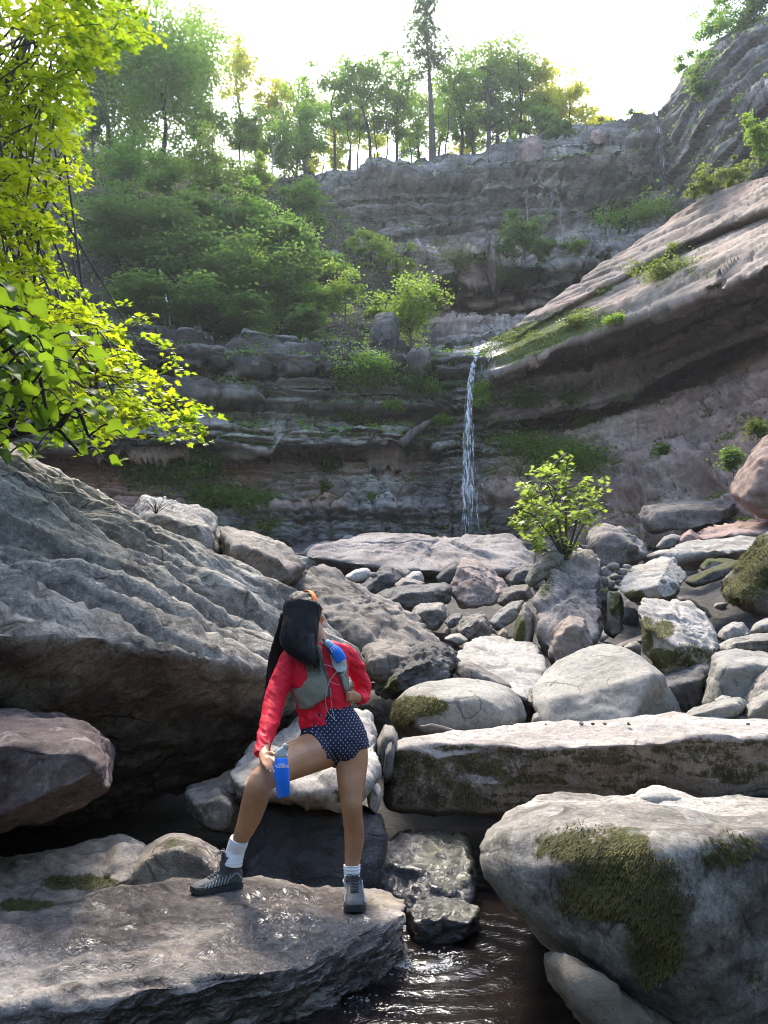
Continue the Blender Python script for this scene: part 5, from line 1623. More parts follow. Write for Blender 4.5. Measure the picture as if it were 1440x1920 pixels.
tree("leafy bright shrub left of the light green bush at the cliff edge", (645, 610, 46.8), 490, (640, 545, 48, 50), 'leaf_light', name="shrub", cat="bush", dens=1.0)
tree("small bright shrub tucked beside the light green bush", (705, 620, 46.6), 540, (702, 580, 30, 34), 'leaf_light', name="shrub", cat="bush", limbs=5)
tree("light green rounded bush near the brink of the lower falls", (772, 656, 46), 492, (765, 575, 58, 70), 'leaf_light', name="shrub", cat="bush", dens=1.1, extra=((805, 560, 26, 30),), cr=0.22)
tree("dark green bush behind the leafy bright shrub", (590, 620, 48), 500, (585, 565, 50, 52), 'leaf_mid', name="shrub", cat="bush")
tree("dull green bush on the slope below the left end of the upper cliff", (620, 560, 58), 440, (615, 500, 42, 48), 'leaf_mid', name="shrub", cat="bush")
tree("pale green shrubs on the shelf left of the dark shelf bush", (700, 500, 63), 410, (698, 462, 50, 36), 'leaf_light', name="shrub", cat="bush", dens=0.8)
tree("olive shrub on the shelf above the light green bush", (745, 520, 62), 455, (740, 490, 44, 26), 'leaf_light', name="shrub", cat="bush", dens=0.8)
tree("dark shelf bush in front of the upper cliff", (985, 495, 65), 385, (980, 440, 46, 48), 'leaf_dark', name="shrub", cat="bush", extra=((1020, 466, 42, 26), (950, 468, 30, 22)), dens=1.1)
for i, (px, py, tp, lab) in enumerate([(1052, 452, 330, "thin bare sapling standing before the upper cliff right of the dark bush"), (990, 410, 355, "thin bare sapling rising out of the dark shelf bush")]):
    r_ = np.random.default_rng(520 + i)
    b = W(px, py, 66)
    top = W(px - 8, tp, 66) - b
    mb = wood((0, 0, -0.5), top, 0.065, [top * r_.uniform(0.6, 0.95) + r_.normal(size=3) * 0.7 for _ in range(5)], r_, limb=0.4)
    o = mb.build("bare_sapling", M['driftwood'])
    o.location = b
    tag(o, lab, "tree")
# ---- trees and bushes on the high wall at the top right
tree("dark tree at the top right corner on the high wall", (1405, 70, 62), -60, (1405, 15, 60, 52), 'leaf_dark', bark='bark_dark')
tree("tree leaning out left of the corner tree on the high wall", (1345, 105, 66), -10, (1345, 45, 42, 48), 'leaf_mid', bark='bark_dark')
tree("sparse grey green tree jutting from the curve of the high wall", (1312, 175, 67), 85, (1300, 120, 36, 42), 'leaf_mid', bark='bark_dark', dens=0.6)
tree("bush clinging to the curved edge of the high wall", (1335, 210, 64), 110, (1338, 158, 44, 52), 'leaf_dark', name="shrub", cat="bush", dens=1.0)
tree("dark vine bush on the high wall above the bright fern bush", (1415, 230, 58), 150, (1420, 190, 40, 36), 'leaf_dark', name="shrub", cat="bush", dens=0.7)
tree("bright green sumac bush at the right edge above the tilted slab", (1425, 300, 38), 205, (1422, 245, 28, 42), 'leaf_light', name="shrub", cat="bush", lsize=0.75, dens=2.4, extra=((1440, 285, 30, 30),))
tree("bright grassy clump along the crest of the tilted slab", (1345, 352, 41), 305, (1345, 335, 52, 22), 'grass', name="shrub", cat="bush", lsize=0.8, dens=2.2, extra=((1300, 358, 28, 14), (1385, 318, 26, 22)))
# ---- plants of the lower cliff and of the boulder field
for lab, px, py, Y, rx, ry, mt, nm in [
        ("broad dark shrub hanging on the lower cliff below its brink", 690, 690, 42.6, 62, 32, 'leaf_mid', "shrub"),
        ("dark shrub on the lower cliff below the broad dark shrub", 770, 712, 43.0, 30, 26, 'leaf_dark', "shrub"),
        ("yellow green fern tuft on the cliff ledge left of the falls", 742, 760, 43.0, 16, 14, 'leaf_light', "fern"),
        ("grassy fringe along the lip of the streaked overhang", 670, 786, 41.9, 52, 9, 'grass', "fern"),
        ("bright fern cluster on the ledge close left of the falls", 832, 788, 42.6, 22, 12, 'bigleaf', "fern"),
        ("green fern cluster under the overhang left of the falls", 800, 720, 43.4, 26, 22, 'leaf_mid', "fern"),
        ("creeping vine on the red band of the lower cliff", 620, 868, 43.3, 44, 16, 'bigleaf', "vine"),
        ("small vine hanging from the creeping vine on the red band", 612, 912, 43.2, 12, 14, 'bigleaf', "vine"),
        ("leafy shrub mass at the foot of the lower cliff, left end", 300, 885, 38.5, 110, 56, 'leaf_light', "shrub"),
        ("dark leafy shrub under the maple at the foot of the cliff", 375, 850, 40.0, 46, 40, 'leaf_mid', "shrub"),
        ("low bright shrubs behind the ridged grey rock", 390, 935, 37.5, 70, 26, 'leaf_light', "shrub"),
        ("mid green shrub at the cliff foot right of the ridged grey rock", 468, 945, 39.5, 56, 34, 'leaf_light', "shrub"),
        ("dry grassy tuft at the cliff foot above the brown blocky rock", 505, 992, 36.0, 50, 24, 'grass', "shrub"),
        ("small bush on the grey block course of the lower cliff", 700, 935, 41.6, 18, 14, 'leaf_mid', "fern"),
        ("leafy bank of ferns right of the falls under the ledge", 965, 838, 41.6, 72, 26, 'leaf_light', "fern"),
        ("broad bushy bank of ferns behind the sapling", 1070, 868, 40.5, 86, 38, 'leaf_light', "fern"),
        ("dark bush under the second ledge right of the falls", 1098, 790, 41.8, 34, 22, 'leaf_light', "fern"),
        ("dark fern clump hanging right of the falls below the slab lip", 985, 745, 42.6, 42, 24, 'leaf_dark', "fern"),
        ("dark fern clump left of a pale patch under the slab lip", 1062, 742, 42.3, 30, 20, 'leaf_dark', "fern"),
        ("green trailing moss bush beside the falls below the slab", 903, 735, 42.6, 16, 36, 'leaf_light', "fern"),
        ("grey green bush beside the rust brown boulder", 1374, 856, 29.0, 25, 32, 'leaf_dark', "shrub"),
        ("little yellow green tuft on the shale wall", 1243, 842, 37.0, 24, 10, 'leaf_light', "fern"),
        ("weedy strip at the right edge above the rust brown boulder", 1420, 805, 30.5, 38, 16, 'grass', "fern"),
        ("small dark tuft high on the shale wall", 1300, 716, 39.0, 20, 9, 'leaf_mid', "fern"),
        ("weeds growing in the crack of the tilted slab", 1255, 512, 36.8, 66, 15, 'grass', "fern"),
        ("fern tuft at the lip of the tilted slab", 1155, 600, 38.6, 24, 10, 'leaf_light', "fern"),
        ("moss and grass tuft on the tilted slab's nose", 1075, 606, 40.6, 40, 9, 'grass', "fern"),
        ("small weeds on the upper face of the tilted slab", 1130, 548, 41.0, 22, 14, 'grass', "fern"),
        ("weeds above the pale patch of the tilted slab", 1265, 470, 38.4, 20, 13, 'grass', "fern"),
        ("green carpet of weeds on the shelf under the upper falls", 1205, 405, 69.0, 84, 16, 'leaf_mid', "shrub"),
        ("bright weeds at the right end of the shelf below the upper cliff", 1085, 463, 68.0, 34, 10, 'leaf_light', "shrub"),
        ("yellowish grass tufts on the edge of the shelf", 860, 492, 63.8, 80, 9, 'grass', "shrub")]:
    h = hit_cliff(px, py)
    if h is not None and abs(h[0].y - Y) < 9 and Y > 34.9 and px < 1395:
        Y = h[0].y - 0.7
    tree(lab, (px, py + ry * 0.7, Y + 0.5), py + ry * 0.1, (px, py, rx, ry), mt, name=nm, cat={"fern": "fern", "vine": "vine"}.get(nm, "bush"), limbs=6, trunk=0.02, depth=0.6, dens=1.9, lsize=0.9, cr=0.36, cflat=0.7, hollow=0.1)


# ---- undergrowth scattered over ledges and slope
def scatter(name, V, F, mask, n, size, mat, r, height=0.3, flat=0.6):
    c = V[F].mean(1)
    e1, e2 = V[F[:, 1]] - V[F[:, 0]], V[F[:, 2]] - V[F[:, 0]]
    fn = np.cross(e1, e2)
    ar = np.linalg.norm(fn, axis=1)
    fn /= ar[:, None] + 1e-9
    px, py = proj(c)
    w = ar * mask(px, py, fn, c)
    ok = (px > -420) & (px < 1600) & (py > -150) & (py < 1100)
    w = w * ok
    if w.sum() <= 0:
        return
    i = r.choice(len(F), n, p=w / w.sum())
    C = V[F[i, 0]] + r.random((n, 1)) * e1[i] + r.random((n, 1)) * e2[i] + fn[i] * r.random((n, 1)) * height * 0.7
    C[:, 2] += r.random(n) * height * 0.5
    t = np.clip(0.5 + 0.9 * pn(C * 0.4, 5) + 0.3 * (r.random(n) - 0.5), 0, 1)
    v, f, tt = leaf_quads(C, size, r, flat, t)
    o = link(name, mesh_np(name, v, f, False, {"tint": tt}), M[mat])
    tag(o, kind='stuff')


rr = np.random.default_rng(77)
scatter("undergrowth", SV, SF, lambda px, py, fn, c: (fn[:, 2] > 0.05) * (0.4 + (pn(c * 0.25, 3) > -0.1)) * (px < 830), 36000, 0.27, "leaf_dark", rr, 1.4)
scatter("undergrowth", LV, LF, lambda px, py, fn, c: (fn[:, 2] > 0.3) * (pn(c * 0.4, 9) > -0.05) * (0.4 + 0.6 * (py < 850)), 26000, 0.16, 'leaf_mid', rr, 0.4)
scatter("undergrowth", RV, RF, lambda px, py, fn, c: (pn(c * 0.45, 12) > 0.02) * ((fn[:, 2] > 0.25) * (py > 740) * 1.0 + 1.2 * blob(px, py, 960, 650, 90, 28) + 0.4 * blob(px, py, 1100, 600, 80, 20)), 15000, 0.13, 'grass', rr, 0.25)
scatter("undergrowth", UV, UF, lambda px, py, fn, c: (fn[:, 2] > 0.45) * (py > 380) * (py < 520) * (pn(c * 0.3, 14) > -0.1) + 1.5 * (fn[:, 2] > 0.3) * (py < 345) * (px > 560), 14000, 0.24, 'leaf_light', rr, 0.5)


# ---- unseen leaf masses added behind the camera to shade the gorge
def unseen_shade_woods():
    r = np.random.default_rng(91)
    C = []
    for k in range(260):
        a = math.radians(r.uniform(95, 445)) 
        an = r.uniform(-2.35, 2.35)                       # measured from -Y
        R = r.uniform(24, 46)
        x, y = R * math.sin(an), -R * math.cos(an)
        if y > 16:
            continue
        H = r.uniform(6, 15)
        q = r.normal(size=(90, 3)) * (2.6, 2.6, 3.4) + (x, y, max(2, H - 4))
        C.append(q)
    C = np.concatenate(C)
    v, f, t = leaf_quads(C, 1.9, r, 0.4)
    o = link("unseen_shade_woods", mesh_np("unseen_shade_woods", v, f, False, {"tint": t}), M['leaf_dark'])
    tag(o, kind='stuff')


unseen_shade_woods()


# ---- leaves near the camera
def maple_leaf(tint):
    tip = [(0, -0.5), (0.10, -0.30), (0.34, -0.38), (0.27, -0.20), (0.52, 0.02), (0.34, 0.04), (0.36, 0.22), (0.14, 0.14), (0.13, 0.3), (0.0, 0.56)]
    pts = tip + [(-x, y) for x, y in tip[1:-1]][::-1]
    V = np.array([(x, y, 0.10 * abs(x) - 0.16 * y * y - 0.08 * x * x) for x, y in pts] + [(0, -0.05, -0.03)])
    n = len(pts)
    F = np.array([(n, i, (i + 1) % n) for i in range(n)])
    return V, F


def heart_leaf(tint):
    half = [(0.0, -0.40), (0.16, -0.50), (0.36, -0.40), (0.47, -0.18), (0.42, 0.06), (0.28, 0.28), (0.12, 0.44), (0.0, 0.62)]
    pts = half + [(-x, y) for x, y in half[1:-1]][::-1]
    def z(x, y): return 0.26 * abs(x) - 0.22 * (y + 0.3) ** 2 * (y > -0.3) + 0.05 * math.sin(9 * y + 4 * abs(x))
    n = len(pts)
    V = [(x, y, z(x, y)) for x, y in pts] + [(0, y, z(0, y)) for y in (-0.22, 0.0, 0.22, 0.42)]
    right = [0, 1, 2, 3, 4, 5, 6, 7]
    left = [0] + list(range(n - 1, 7, -1)) + [7]
    F = []
    spine = [0, n, n + 1, n + 2, n + 3, 7]
    for side, flip in ((right, 0), (left, 1)):
        for (a, b, s0) in ((side[0], side[1], n), (side[1], side[2], n), (side[2], side[3], n), (side[3], side[4], n + 1), (side[4], side[5], n + 2), (side[5], side[6], n + 3)):
            F.append((a, b, s0) if not flip else (b, a, s0))
        for (a, s0, s1) in ((side[3], n, n + 1), (side[4], n + 1, n + 2), (side[5], n + 2, n + 3), (side[6], n + 3, side[7])):
            F.append((a, s1, s0) if not flip else (a, s0, s1))
    return np.array(V), np.array(F)


_rim = {'maple_leaf': 18, 'heart_leaf': 14}


def name_of(f):
    return f.__name__


def leaf_variants(fn, mat, name):
    out = []
    for t in (0.0, 0.33, 0.66, 1.0):
        V, F = fn(t)
        vein = np.zeros(len(V))
        vein[[0] + list(range(_rim[name_of(fn)], len(V)))] = 0.35
        me = mesh_np(name, V, F, False, {"tint": np.clip(t + vein, 0, 1.2)})
        me.materials.append(M[mat])
        out.append(me)
    return out


def in_poly(px, py, poly):
    c = False
    j = len(poly) - 1
    for i in range(len(poly)):
        if (poly[i][1] > py) != (poly[j][1] > py) and px < (poly[j][0] - poly[i][0]) * (py - poly[i][1]) / (poly[j][1] - poly[i][1]) + poly[i][0]:
            c = not c
        j = i
    return c


def leaf_matrix(c, size, r, tilt, hang=None):
    n = Vector((r.normal() * tilt, r.normal() * tilt, 1.0)).normalized()
    d = Vector(hang) if hang is not None else Vector((r.normal(), r.normal(), 0))
    d = (d - n * d.dot(n)).normalized()
    x = d.cross(n)
    Mx = Matrix((x, d, n)).transposed().to_4x4()
    return Matrix.Translation(Vector(c)) @ Mx @ Matrix.Scale(size, 4)


def leafy(label, name, polys, Ys, nspray, nleaf, size, twig_px, ang, mat, fn, root, anchors, seed, tilt=0.45, keep=300, bark='bark', spread=0.5, trunk_r=0.12):
    """Sprays of single leaves on twigs inside picture-space regions, each at its own distance; nearest and largest leaves are parts."""
    r = np.random.default_rng(seed)
    root = np.asarray(root, float)
    tr = thing(name, label, "tree", root)
    wd = MB()
    mats_ = []
    x0, x1 = min(p[0] for q in polys for p in q), max(p[0] for q in polys for p in q)
    y0, y1 = min(p[1] for q in polys for p in q), max(p[1] for q in polys for p in q)
    done = 0
    A = [np.asarray(a, float) for a in anchors]
    main = [resample([root, 0.5 * (root + a) + (0, 0, 0.25), a], 10) for a in A]
    for P in main:
        wd.tube(P, np.linspace(trunk_r, trunk_r * 0.25, 10), 7)
    while done < nspray:
        px, py = r.uniform(x0, x1), r.uniform(y0, y1)
        th = math.radians(r.uniform(*ang))
        L = twig_px * r.uniform(0.6, 1.2)
        ex, ey = px + L * math.cos(th), py + L * math.sin(th)
        if not any(in_poly(px, py, q) and in_poly(ex, ey, q) for q in polys):
            continue
        Y = r.uniform(*Ys)
        a, e = W(px, py, Y), W(ex, ey, Y - r.uniform(-0.25, 0.35))
        e[2] -= 0.02
        T = resample([a, 0.5 * (a + e) + (0, 0, 0.05), e], 8)
        wd.tube(T, np.linspace(0.006, 0.002, 8), 4)
        if done % 3 == 0:
            P = main[r.integers(len(main))]
            q = P[r.integers(5, 10)]
            wd.tube(resample([q, 0.5 * (q + a) + (0, 0, 0.1), a], 8), np.linspace(0.014, 0.006, 8), 5)
        m = int(nleaf * r.uniform(0.7, 1.2))
        tn = 0.5 + 0.9 * float(pn(np.array([a * 1.1]), seed)[0])
        side = np.cross(e - a, (0, 0, 1))
        side /= np.linalg.norm(side) + 1e-9
        for k in range(m):
            f = (k + r.random()) / m
            p = T[min(7, int(f * 8))]
            s_ = (1 if k % 2 else -1) * r.uniform(0.2, 1.0)
            sz = size * r.uniform(0.65, 1.2)
            c = p + side * s_ * spread * size * 1.6 + r.normal(size=3) * size * np.array((0.35, 0.35, 0.28))
            hang = (e - a) / np.linalg.norm(e - a) * 0.8 + side * s_ + np.array((0, 0, -0.5))
            mats_.append((leaf_matrix(c, sz, r, tilt, hang), float(np.clip(tn + 0.5 * (r.random() - 0.5), 0, 1)), sz / max(0.5, c[1])))
        done += 1
    vs = leaf_variants(fn, mat, "leaf")
    cu = root
    seen = []
    for i, (mx, t, ap) in enumerate(mats_):
        c = np.array([mx.translation])
        px, py = proj(c)
        vis = (0 < px[0] < 1440) and (0 < py[0] < 1920)
        seen.append(ap if vis else 0)
    order = np.argsort(-np.array(seen))
    inv = Matrix.Translation(-Vector(root))
    for i in order[:keep]:
        mx, t, _ = mats_[i]
        o = bpy.data.objects.new("leaf", vs[int(t * 3.99)])
        COL.objects.link(o)
        o.parent = tr
        o.matrix_local = inv @ mx
    rest = order[keep:]
    if len(rest):
        V0, F0 = fn(0)
        Vs, Fs, Ts = [], [], []
        V4 = np.c_[V0, np.ones(len(V0))]
        for j, i in enumerate(rest):
            mx, t, _ = mats_[i]
            Vs.append((V4 @ np.array(mx).T)[:, :3] - root)
            Fs.append(F0 + j * len(V0))
            Ts.append(np.full(len(V0), t))
        cr = link("crown", mesh_np("crown", np.concatenate(Vs), np.concatenate(Fs), False, {"tint": np.concatenate(Ts)}), M[mat], tr)
        tag(cr, kind='stuff')
    me = wd.mesh("trunk")
    set_np(me, get_np(me) - root)
    link("trunk", me, M[bark], tr)
    return tr


maple_poly = [
    [(-160, -80), (120, -80), (190, -40), (290, 30), (306, 75), (240, 95), (232, 140), (236, 152), (178, 160), (172, 195), (180, 245), (165, 290), (172, 330), (150, 370), (150, 420), (138, 470), (120, 500), (-160, 520)],
    [(-160, 470), (130, 480), (150, 545), (235, 530), (262, 552), (240, 600), (290, 590), (290, 640), (210, 660), (330, 660), (375, 702), (310, 725), (372, 742), (432, 792), (395, 800), (388, 830), (290, 832), (210, 815), (120, 870), (90, 870), (60, 700), (-160, 600)]]
mroot = np.array((-8.2, 9.6, 2.3))
leafy("yellow green maple with sunlit leaves reaching in from the left edge", "maple_tree", maple_poly, (4.8, 7.2), 520, 31, 0.064, 80, (-25, 55), 'maple', maple_leaf,
      mroot, [W(60, 60, 6.3), W(-40, 300, 6.0), W(60, 560, 6.0), W(180, 740, 5.8), W(-60, 140, 6.6)], 5, keep=300, spread=0.55, trunk_r=0.13)
big_poly = [[(-200, 470), (30, 480), (60, 530), (70, 590), (130, 600), (205, 650), (215, 690), (150, 720), (180, 760), (245, 805), (235, 850), (228, 890), (150, 870), (150, 830), (60, 850), (0, 870), (-200, 880)]]
leafy("broad leaved green sapling at the left edge in front of the maple", "basswood_sapling", big_poly, (2.55, 3.7), 130, 6, 0.078, 75, (-40, 40), 'bigleaf', heart_leaf,
      np.array((-3.9, 4.6, 2.1)), [W(20, 800, 2.9), W(-40, 640, 2.9), W(110, 800, 2.8), W(10, 540, 3.0)], 15, keep=290, bark='bark_dark', tilt=0.7, trunk_r=0.018)


# ---- the sapling on the tilted block
sp_root = W(1062, 1052, 13.2)
sp_poly = [[(935, 960), (950, 925), (985, 905), (1000, 880), (1040, 850), (1062, 842), (1066, 900), (1100, 890), (1140, 880), (1130, 915), (1148, 950), (1140, 985), (1100, 1010), (1090, 1045), (1040, 1060), (1000, 1050), (975, 1000)]]
leafy("leafy sapling with yellow green tips growing on the tilted square block", "sapling", sp_poly, (12.3, 13.9), 70, 15, 0.135, 28, (-150, -20), 'sapling', maple_leaf,
      sp_root, [W(960, 880, 13.2), W(1020, 890, 13.0), W(1062, 850, 13.3), W(1120, 900, 13.3), W(1140, 950, 13), W(960, 950, 13)], 25, keep=300, spread=0.5, trunk_r=0.03)

# ---- small white flowers by the ridged rock
def flowers():
    p = W(293, 952, 9.3)
    r = np.random.default_rng(3)
    t = thing("wild_flower", "small cluster of white flowers on the ridged grey rock", "flower", p)
    st, fl = MB(), MB()
    for k in range(14):
        e = np.array((r.normal() * 0.07, r.normal() * 0.05, r.uniform(0.03, 0.12)))
        st.tube([np.array((0, 0, -0.08)), e * 0.5 + (0, 0, -0.02), e], 0.004, 4)
        for j in range(5):
            a = j * 1.256
            fl.ell(e + (0.013 * math.cos(a), -0.005, 0.013 * math.sin(a)), (0.011, 0.006, 0.011), 1)
    st.build("stem", M['bark_dark'], t)
    fl.build("blossoms", M['flower'], t)


flowers()
# ------------------------------------------------------------------ stream water
def stream_water():
    m, nt = new_mat("stream water")
    k = NT(nt)
    v = k.vec(rnd=False)
    n1 = k.noise(v, 7, 4, 0.6, 0.6)
    n2 = k.noise(k.vec(scale=(1, 2.2, 1), rnd=False), 22, 3, 0.6)
    h = k.math('ADD', k.math('MULTIPLY', n1, 0.7), k.math('MULTIPLY', n2, 0.3))
    b = k.n("ShaderNodeBump", {"Height": h, "Strength": 0.5, "Distance": 0.03}).outputs[0]
    col = k.mix(k.ramp(k.noise(v, 1.6, 4), 0.4, 0.65), (0.004, 0.004, 0.005, 1), (0.010, 0.007, 0.006, 1))
    p = k.n("ShaderNodeBsdfPrincipled", {"Base Color": col, "Roughness": 0.06, "Normal": b, "Specular IOR Level": 0.5})
    k.out(p.outputs[0])
    xs, ys = np.linspace(-3.2, 4, 150), np.linspace(1.2, 5.2, 120)
    X, Y = np.meshgrid(xs, ys)
    P = np.stack([X.ravel(), Y.ravel(), np.full(X.size, 0.25)], -1)
    c = W(800, 1800, 3.77)
    dd = np.hypot(P[:, 0] - c[0], (P[:, 1] - c[1]) * 1.3)
    P[:, 2] += 0.012 * np.exp(-dd * 1.2) * np.sin(dd * 34) + 0.006 * fbm(P * 5, 3, 301)
    i = np.arange(119)[:, None] * 150 + np.arange(149)[None]
    F = np.stack([i, i + 1, i + 151, i + 150], -1).reshape(-1, 4)
    o = link("water", mesh_np("water", P, F), m)
    tag(o, kind='structure')


stream_water()


def foam():
    r = np.random.default_rng(44)
    C = []
    for (px, py, sx, sy, n) in ((795, 1799, 30, 7, 900), (775, 1812, 36, 11, 350), (690, 1885, 50, 14, 90), (850, 1811, 34, 5, 120)):
        for k in range(n):
            qx, qy = px + r.normal() * sx, py + r.normal() * sy
            b = (960 - qy) / FPX
            # intersect the line of sight with the water level
            dz = SP + b * CP
            t = (0.256 - CAMZ) / dz
            C.append(((qx - 720) / FPX * t, t * (CP - b * SP), 0.254))
    V, F = ico(1)
    Vs, Fs = [], []
    for j, c in enumerate(C):
        s_ = r.uniform(0.0008, 0.0042)
        Vs.append(V * (s_ * 1.7, s_, s_ * 0.7) + np.array(c))
        Fs.append(F + j * len(V))
    o = link("foam", mesh_np("foam", np.concatenate(Vs), np.concatenate(Fs)), M['fall'])
    tag(o, kind='stuff')


foam()
waterfall("small_cascade", [(742, 1738, 3.98), (748, 1760, 3.9), (756, 1790, 3.82), (765, 1802, 3.76)], [20, 22, 28, 50], 70, 15, 0.0025)


# ------------------------------------------------------------------ the hiker
M['skin'] = None


def skin_mat():
    m, nt = new_mat("tanned skin")
    k = NT(nt)
    v = k.vec(rnd=False)
    c = k.mix(k.ramp(k.noise(v, 9, 5, 0.6), 0.35, 0.65), (0.32, 0.158, 0.08, 1), (0.42, 0.215, 0.115, 1))
    b = k.n("ShaderNodeBump", {"Height": k.noise(v, 300, 3), "Strength": 0.08, "Distance": 0.002}).outputs[0]
    p = k.n("ShaderNodeBsdfPrincipled", {"Base Color": c, "Roughness": 0.42, "Normal": b, "Subsurface Weight": 0.12, "Specular IOR Level": 0.45})
    p.inputs["Subsurface Radius"].default_value = (0.012, 0.005, 0.003)
    k.out(p.outputs[0])
    return m


def hair_mat():
    m, nt = new_mat("black hair")
    k = NT(nt)
    v = k.vec(scale=(1, 1, 0.045), rnd=False)
    n1 = k.noise(v, 260, 4, 0.7)
    c = k.mix(k.ramp(n1, 0.4, 0.7), (0.004, 0.004, 0.005, 1), (0.022, 0.018, 0.018, 1))
    b = k.n("ShaderNodeBump", {"Height": n1, "Strength": 0.7, "Distance": 0.004}).outputs[0]
    p = k.n("ShaderNodeBsdfPrincipled", {"Base Color": c, "Roughness": 0.5, "Normal": b, "Specular IOR Level": 0.2})
    k.out(p.outputs[0])
    return m


def dots_mat():
    m, nt = new_mat("navy dotted fabric")
    k = NT(nt)
    v = k.vec(rnd=False)
    sp = k.n("ShaderNodeSeparateXYZ", {0: v})
    S = 1 / 0.0185
    # staggered dots in the plane of the cloth seen from the front
    xx = k.math('ADD', sp.outputs[0], k.math('MULTIPLY', sp.outputs[1], 0.5))
    a = k.math('MULTIPLY', k.math('ADD', xx, sp.outputs[2]), S * 0.72)
    b = k.math('MULTIPLY', k.math('SUBTRACT', xx, sp.outputs[2]), S * 0.72)
    fa = k.math('SUBTRACT', k.math('FRACT', a), 0.5)
    fb = k.math('SUBTRACT', k.math('FRACT', b), 0.5)
    d = k.math('SQRT', k.math('ADD', k.math('MULTIPLY', fa, fa), k.math('MULTIPLY', fb, fb)))
    dot = k.ramp(d, 0.10, 0.155, (1, 1, 1, 1), (0, 0, 0, 1))
    c = k.mix(dot, (0.014, 0.019, 0.045, 1), (0.66, 0.67, 0.7, 1))
    bp = k.n("ShaderNodeBump", {"Height": k.noise(v, 18, 5), "Strength": 0.35, "Distance": 0.01}).outputs[0]
    p = k.n("ShaderNodeBsdfPrincipled", {"Base Color": c, "Roughness": 0.75, "Normal": bp, "Specular IOR Level": 0.25})
    k.out(p.outputs[0])
    return m


M['skin'] = skin_mat()
M['hair'] = hair_mat()
M['dots'] = dots_mat()
M['shirt'] = simple_mat("red stretch fabric", (0.62, 0.008, 0.03), 0.6, 0.5, 30, 0.1, spec=0.25)
M['vest'] = simple_mat("grey green vest fabric", (0.19, 0.195, 0.155), 0.75, 0.4, 90, 0.12, spec=0.2)
M['vest_dark'] = simple_mat("dark vest mesh", (0.085, 0.09, 0.08), 0.8, 0.6, 160, 0.2, spec=0.2)
M['vest_pale'] = simple_mat("pale grey stretch pocket", (0.34, 0.4, 0.41), 0.65, 0.4, 120, 0.1, spec=0.25)
M['cord'] = simple_mat("pale cord", (0.5, 0.5, 0.45), 0.7)
M['orange'] = simple_mat("orange headband", (0.85, 0.2, 0.03), 0.6, 0.2, 60, 0.1)
M['sock'] = simple_mat("white sock", (0.72, 0.74, 0.78), 0.9, 0.5, 120, 0.06)
M['boot'] = simple_mat("grey boot fabric", (0.06, 0.068, 0.072), 0.75, 0.5, 140, 0.25)
M['boot_rib'] = simple_mat("pale boot overlay", (0.24, 0.26, 0.265), 0.6, 0.2, 80, 0.15)
M['boot_sole'] = simple_mat("dark rubber", (0.022, 0.025, 0.028), 0.65, 0.3, 60, 0.2)
M['lace'] = simple_mat("dark lace", (0.035, 0.04, 0.043), 0.8)
M['white_print'] = simple_mat("white print", (0.8, 0.82, 0.85), 0.6)
M['blue'] = simple_mat("blue drink bag", (0.008, 0.18, 0.82), 0.22, 0.3, 25, 0.25, spec=0.6)
M['clearbag'] = simple_mat("smoky clear bag", (0.3, 0.36, 0.33), 0.15, 0.2, 25, 0.15, spec=0.6, trans=0.35)
M['cap'] = simple_mat("grey cap", (0.25, 0.27, 0.25), 0.4)
M['cap_blue'] = simple_mat("pale blue cap", (0.25, 0.45, 0.6), 0.35)
M['nail'] = simple_mat("nail", (0.6, 0.42, 0.36), 0.3)
M['eye'] = simple_mat("eye white", (0.7, 0.68, 0.65), 0.2)


def limb(mb, path, seg=20, n=None, cap=True, flat=0.9):
    """Tube through (px, py, Y, half width in pixels, depth ratio)."""
    A = np.array([list(p) + [flat] * (5 - len(p)) for p in path], float)
    n = n or max(8, len(A) * 5)
    P = np.array([W(*a[:3]) for a in A])
    hw = np.array([a[3] * pxs(a[2], a[1]) for a in A])
    Q = resample(np.c_[P, hw, A[:, 4]], n)
    C, h, rt = Q[:, :3], np.maximum(Q[:, 3], 0.001), Q[:, 4]
    T = np.gradient(C, axis=0)
    T /= np.linalg.norm(T, axis=1)[:, None]
    rings = []
    th = np.linspace(0, 2 * math.pi, seg, endpoint=False)
    for i in range(n):
        vd = C[i] - np.array((0, 0, CAMZ))
        vd /= np.linalg.norm(vd)
        s_ = np.cross(T[i], vd)
        s_ /= np.linalg.norm(s_) + 1e-9
        d = np.cross(s_, T[i])
        rings.append(C[i] + h[i] * (np.cos(th)[:, None] * s_ + rt[i] * np.sin(th)[:, None] * d))
    if cap:   # rounded ends
        def end(ring, c, dirn, k):
            return c + (ring - c) * k + dirn
        a, b = rings[0], rings[-1]
        rings = [end(a, C[0], -T[0] * h[0] * 0.5, 0.45), end(a, C[0], -T[0] * h[0] * 0.3, 0.8)] + rings + [end(b, C[-1], T[-1] * h[-1] * 0.3, 0.8), end(b, C[-1], T[-1] * h[-1] * 0.5, 0.45)]
    mb.loft(rings)
    return mb


HC = W(574, 1153, 3.90)                                   # head centre
HF = np.array((0.72, 0.62, 0.22))
HF /= np.linalg.norm(HF)                                  # where the face looks
HS = np.cross(HF, (0, 0, 1))
HS /= np.linalg.norm(HS)
HU = np.cross(HS, HF)
HR = np.stack([HF, HS, HU], 1)                            # columns: face, side, up


def hd(f, s_, u):
    return HC + HF * f + HS * s_ + HU * u


person = thing("person", "hiker in red top and navy dotted shorts with one foot raised, looking at the falls", "person", W(560, 1700, 3.7))
PB = np.array(person.location)


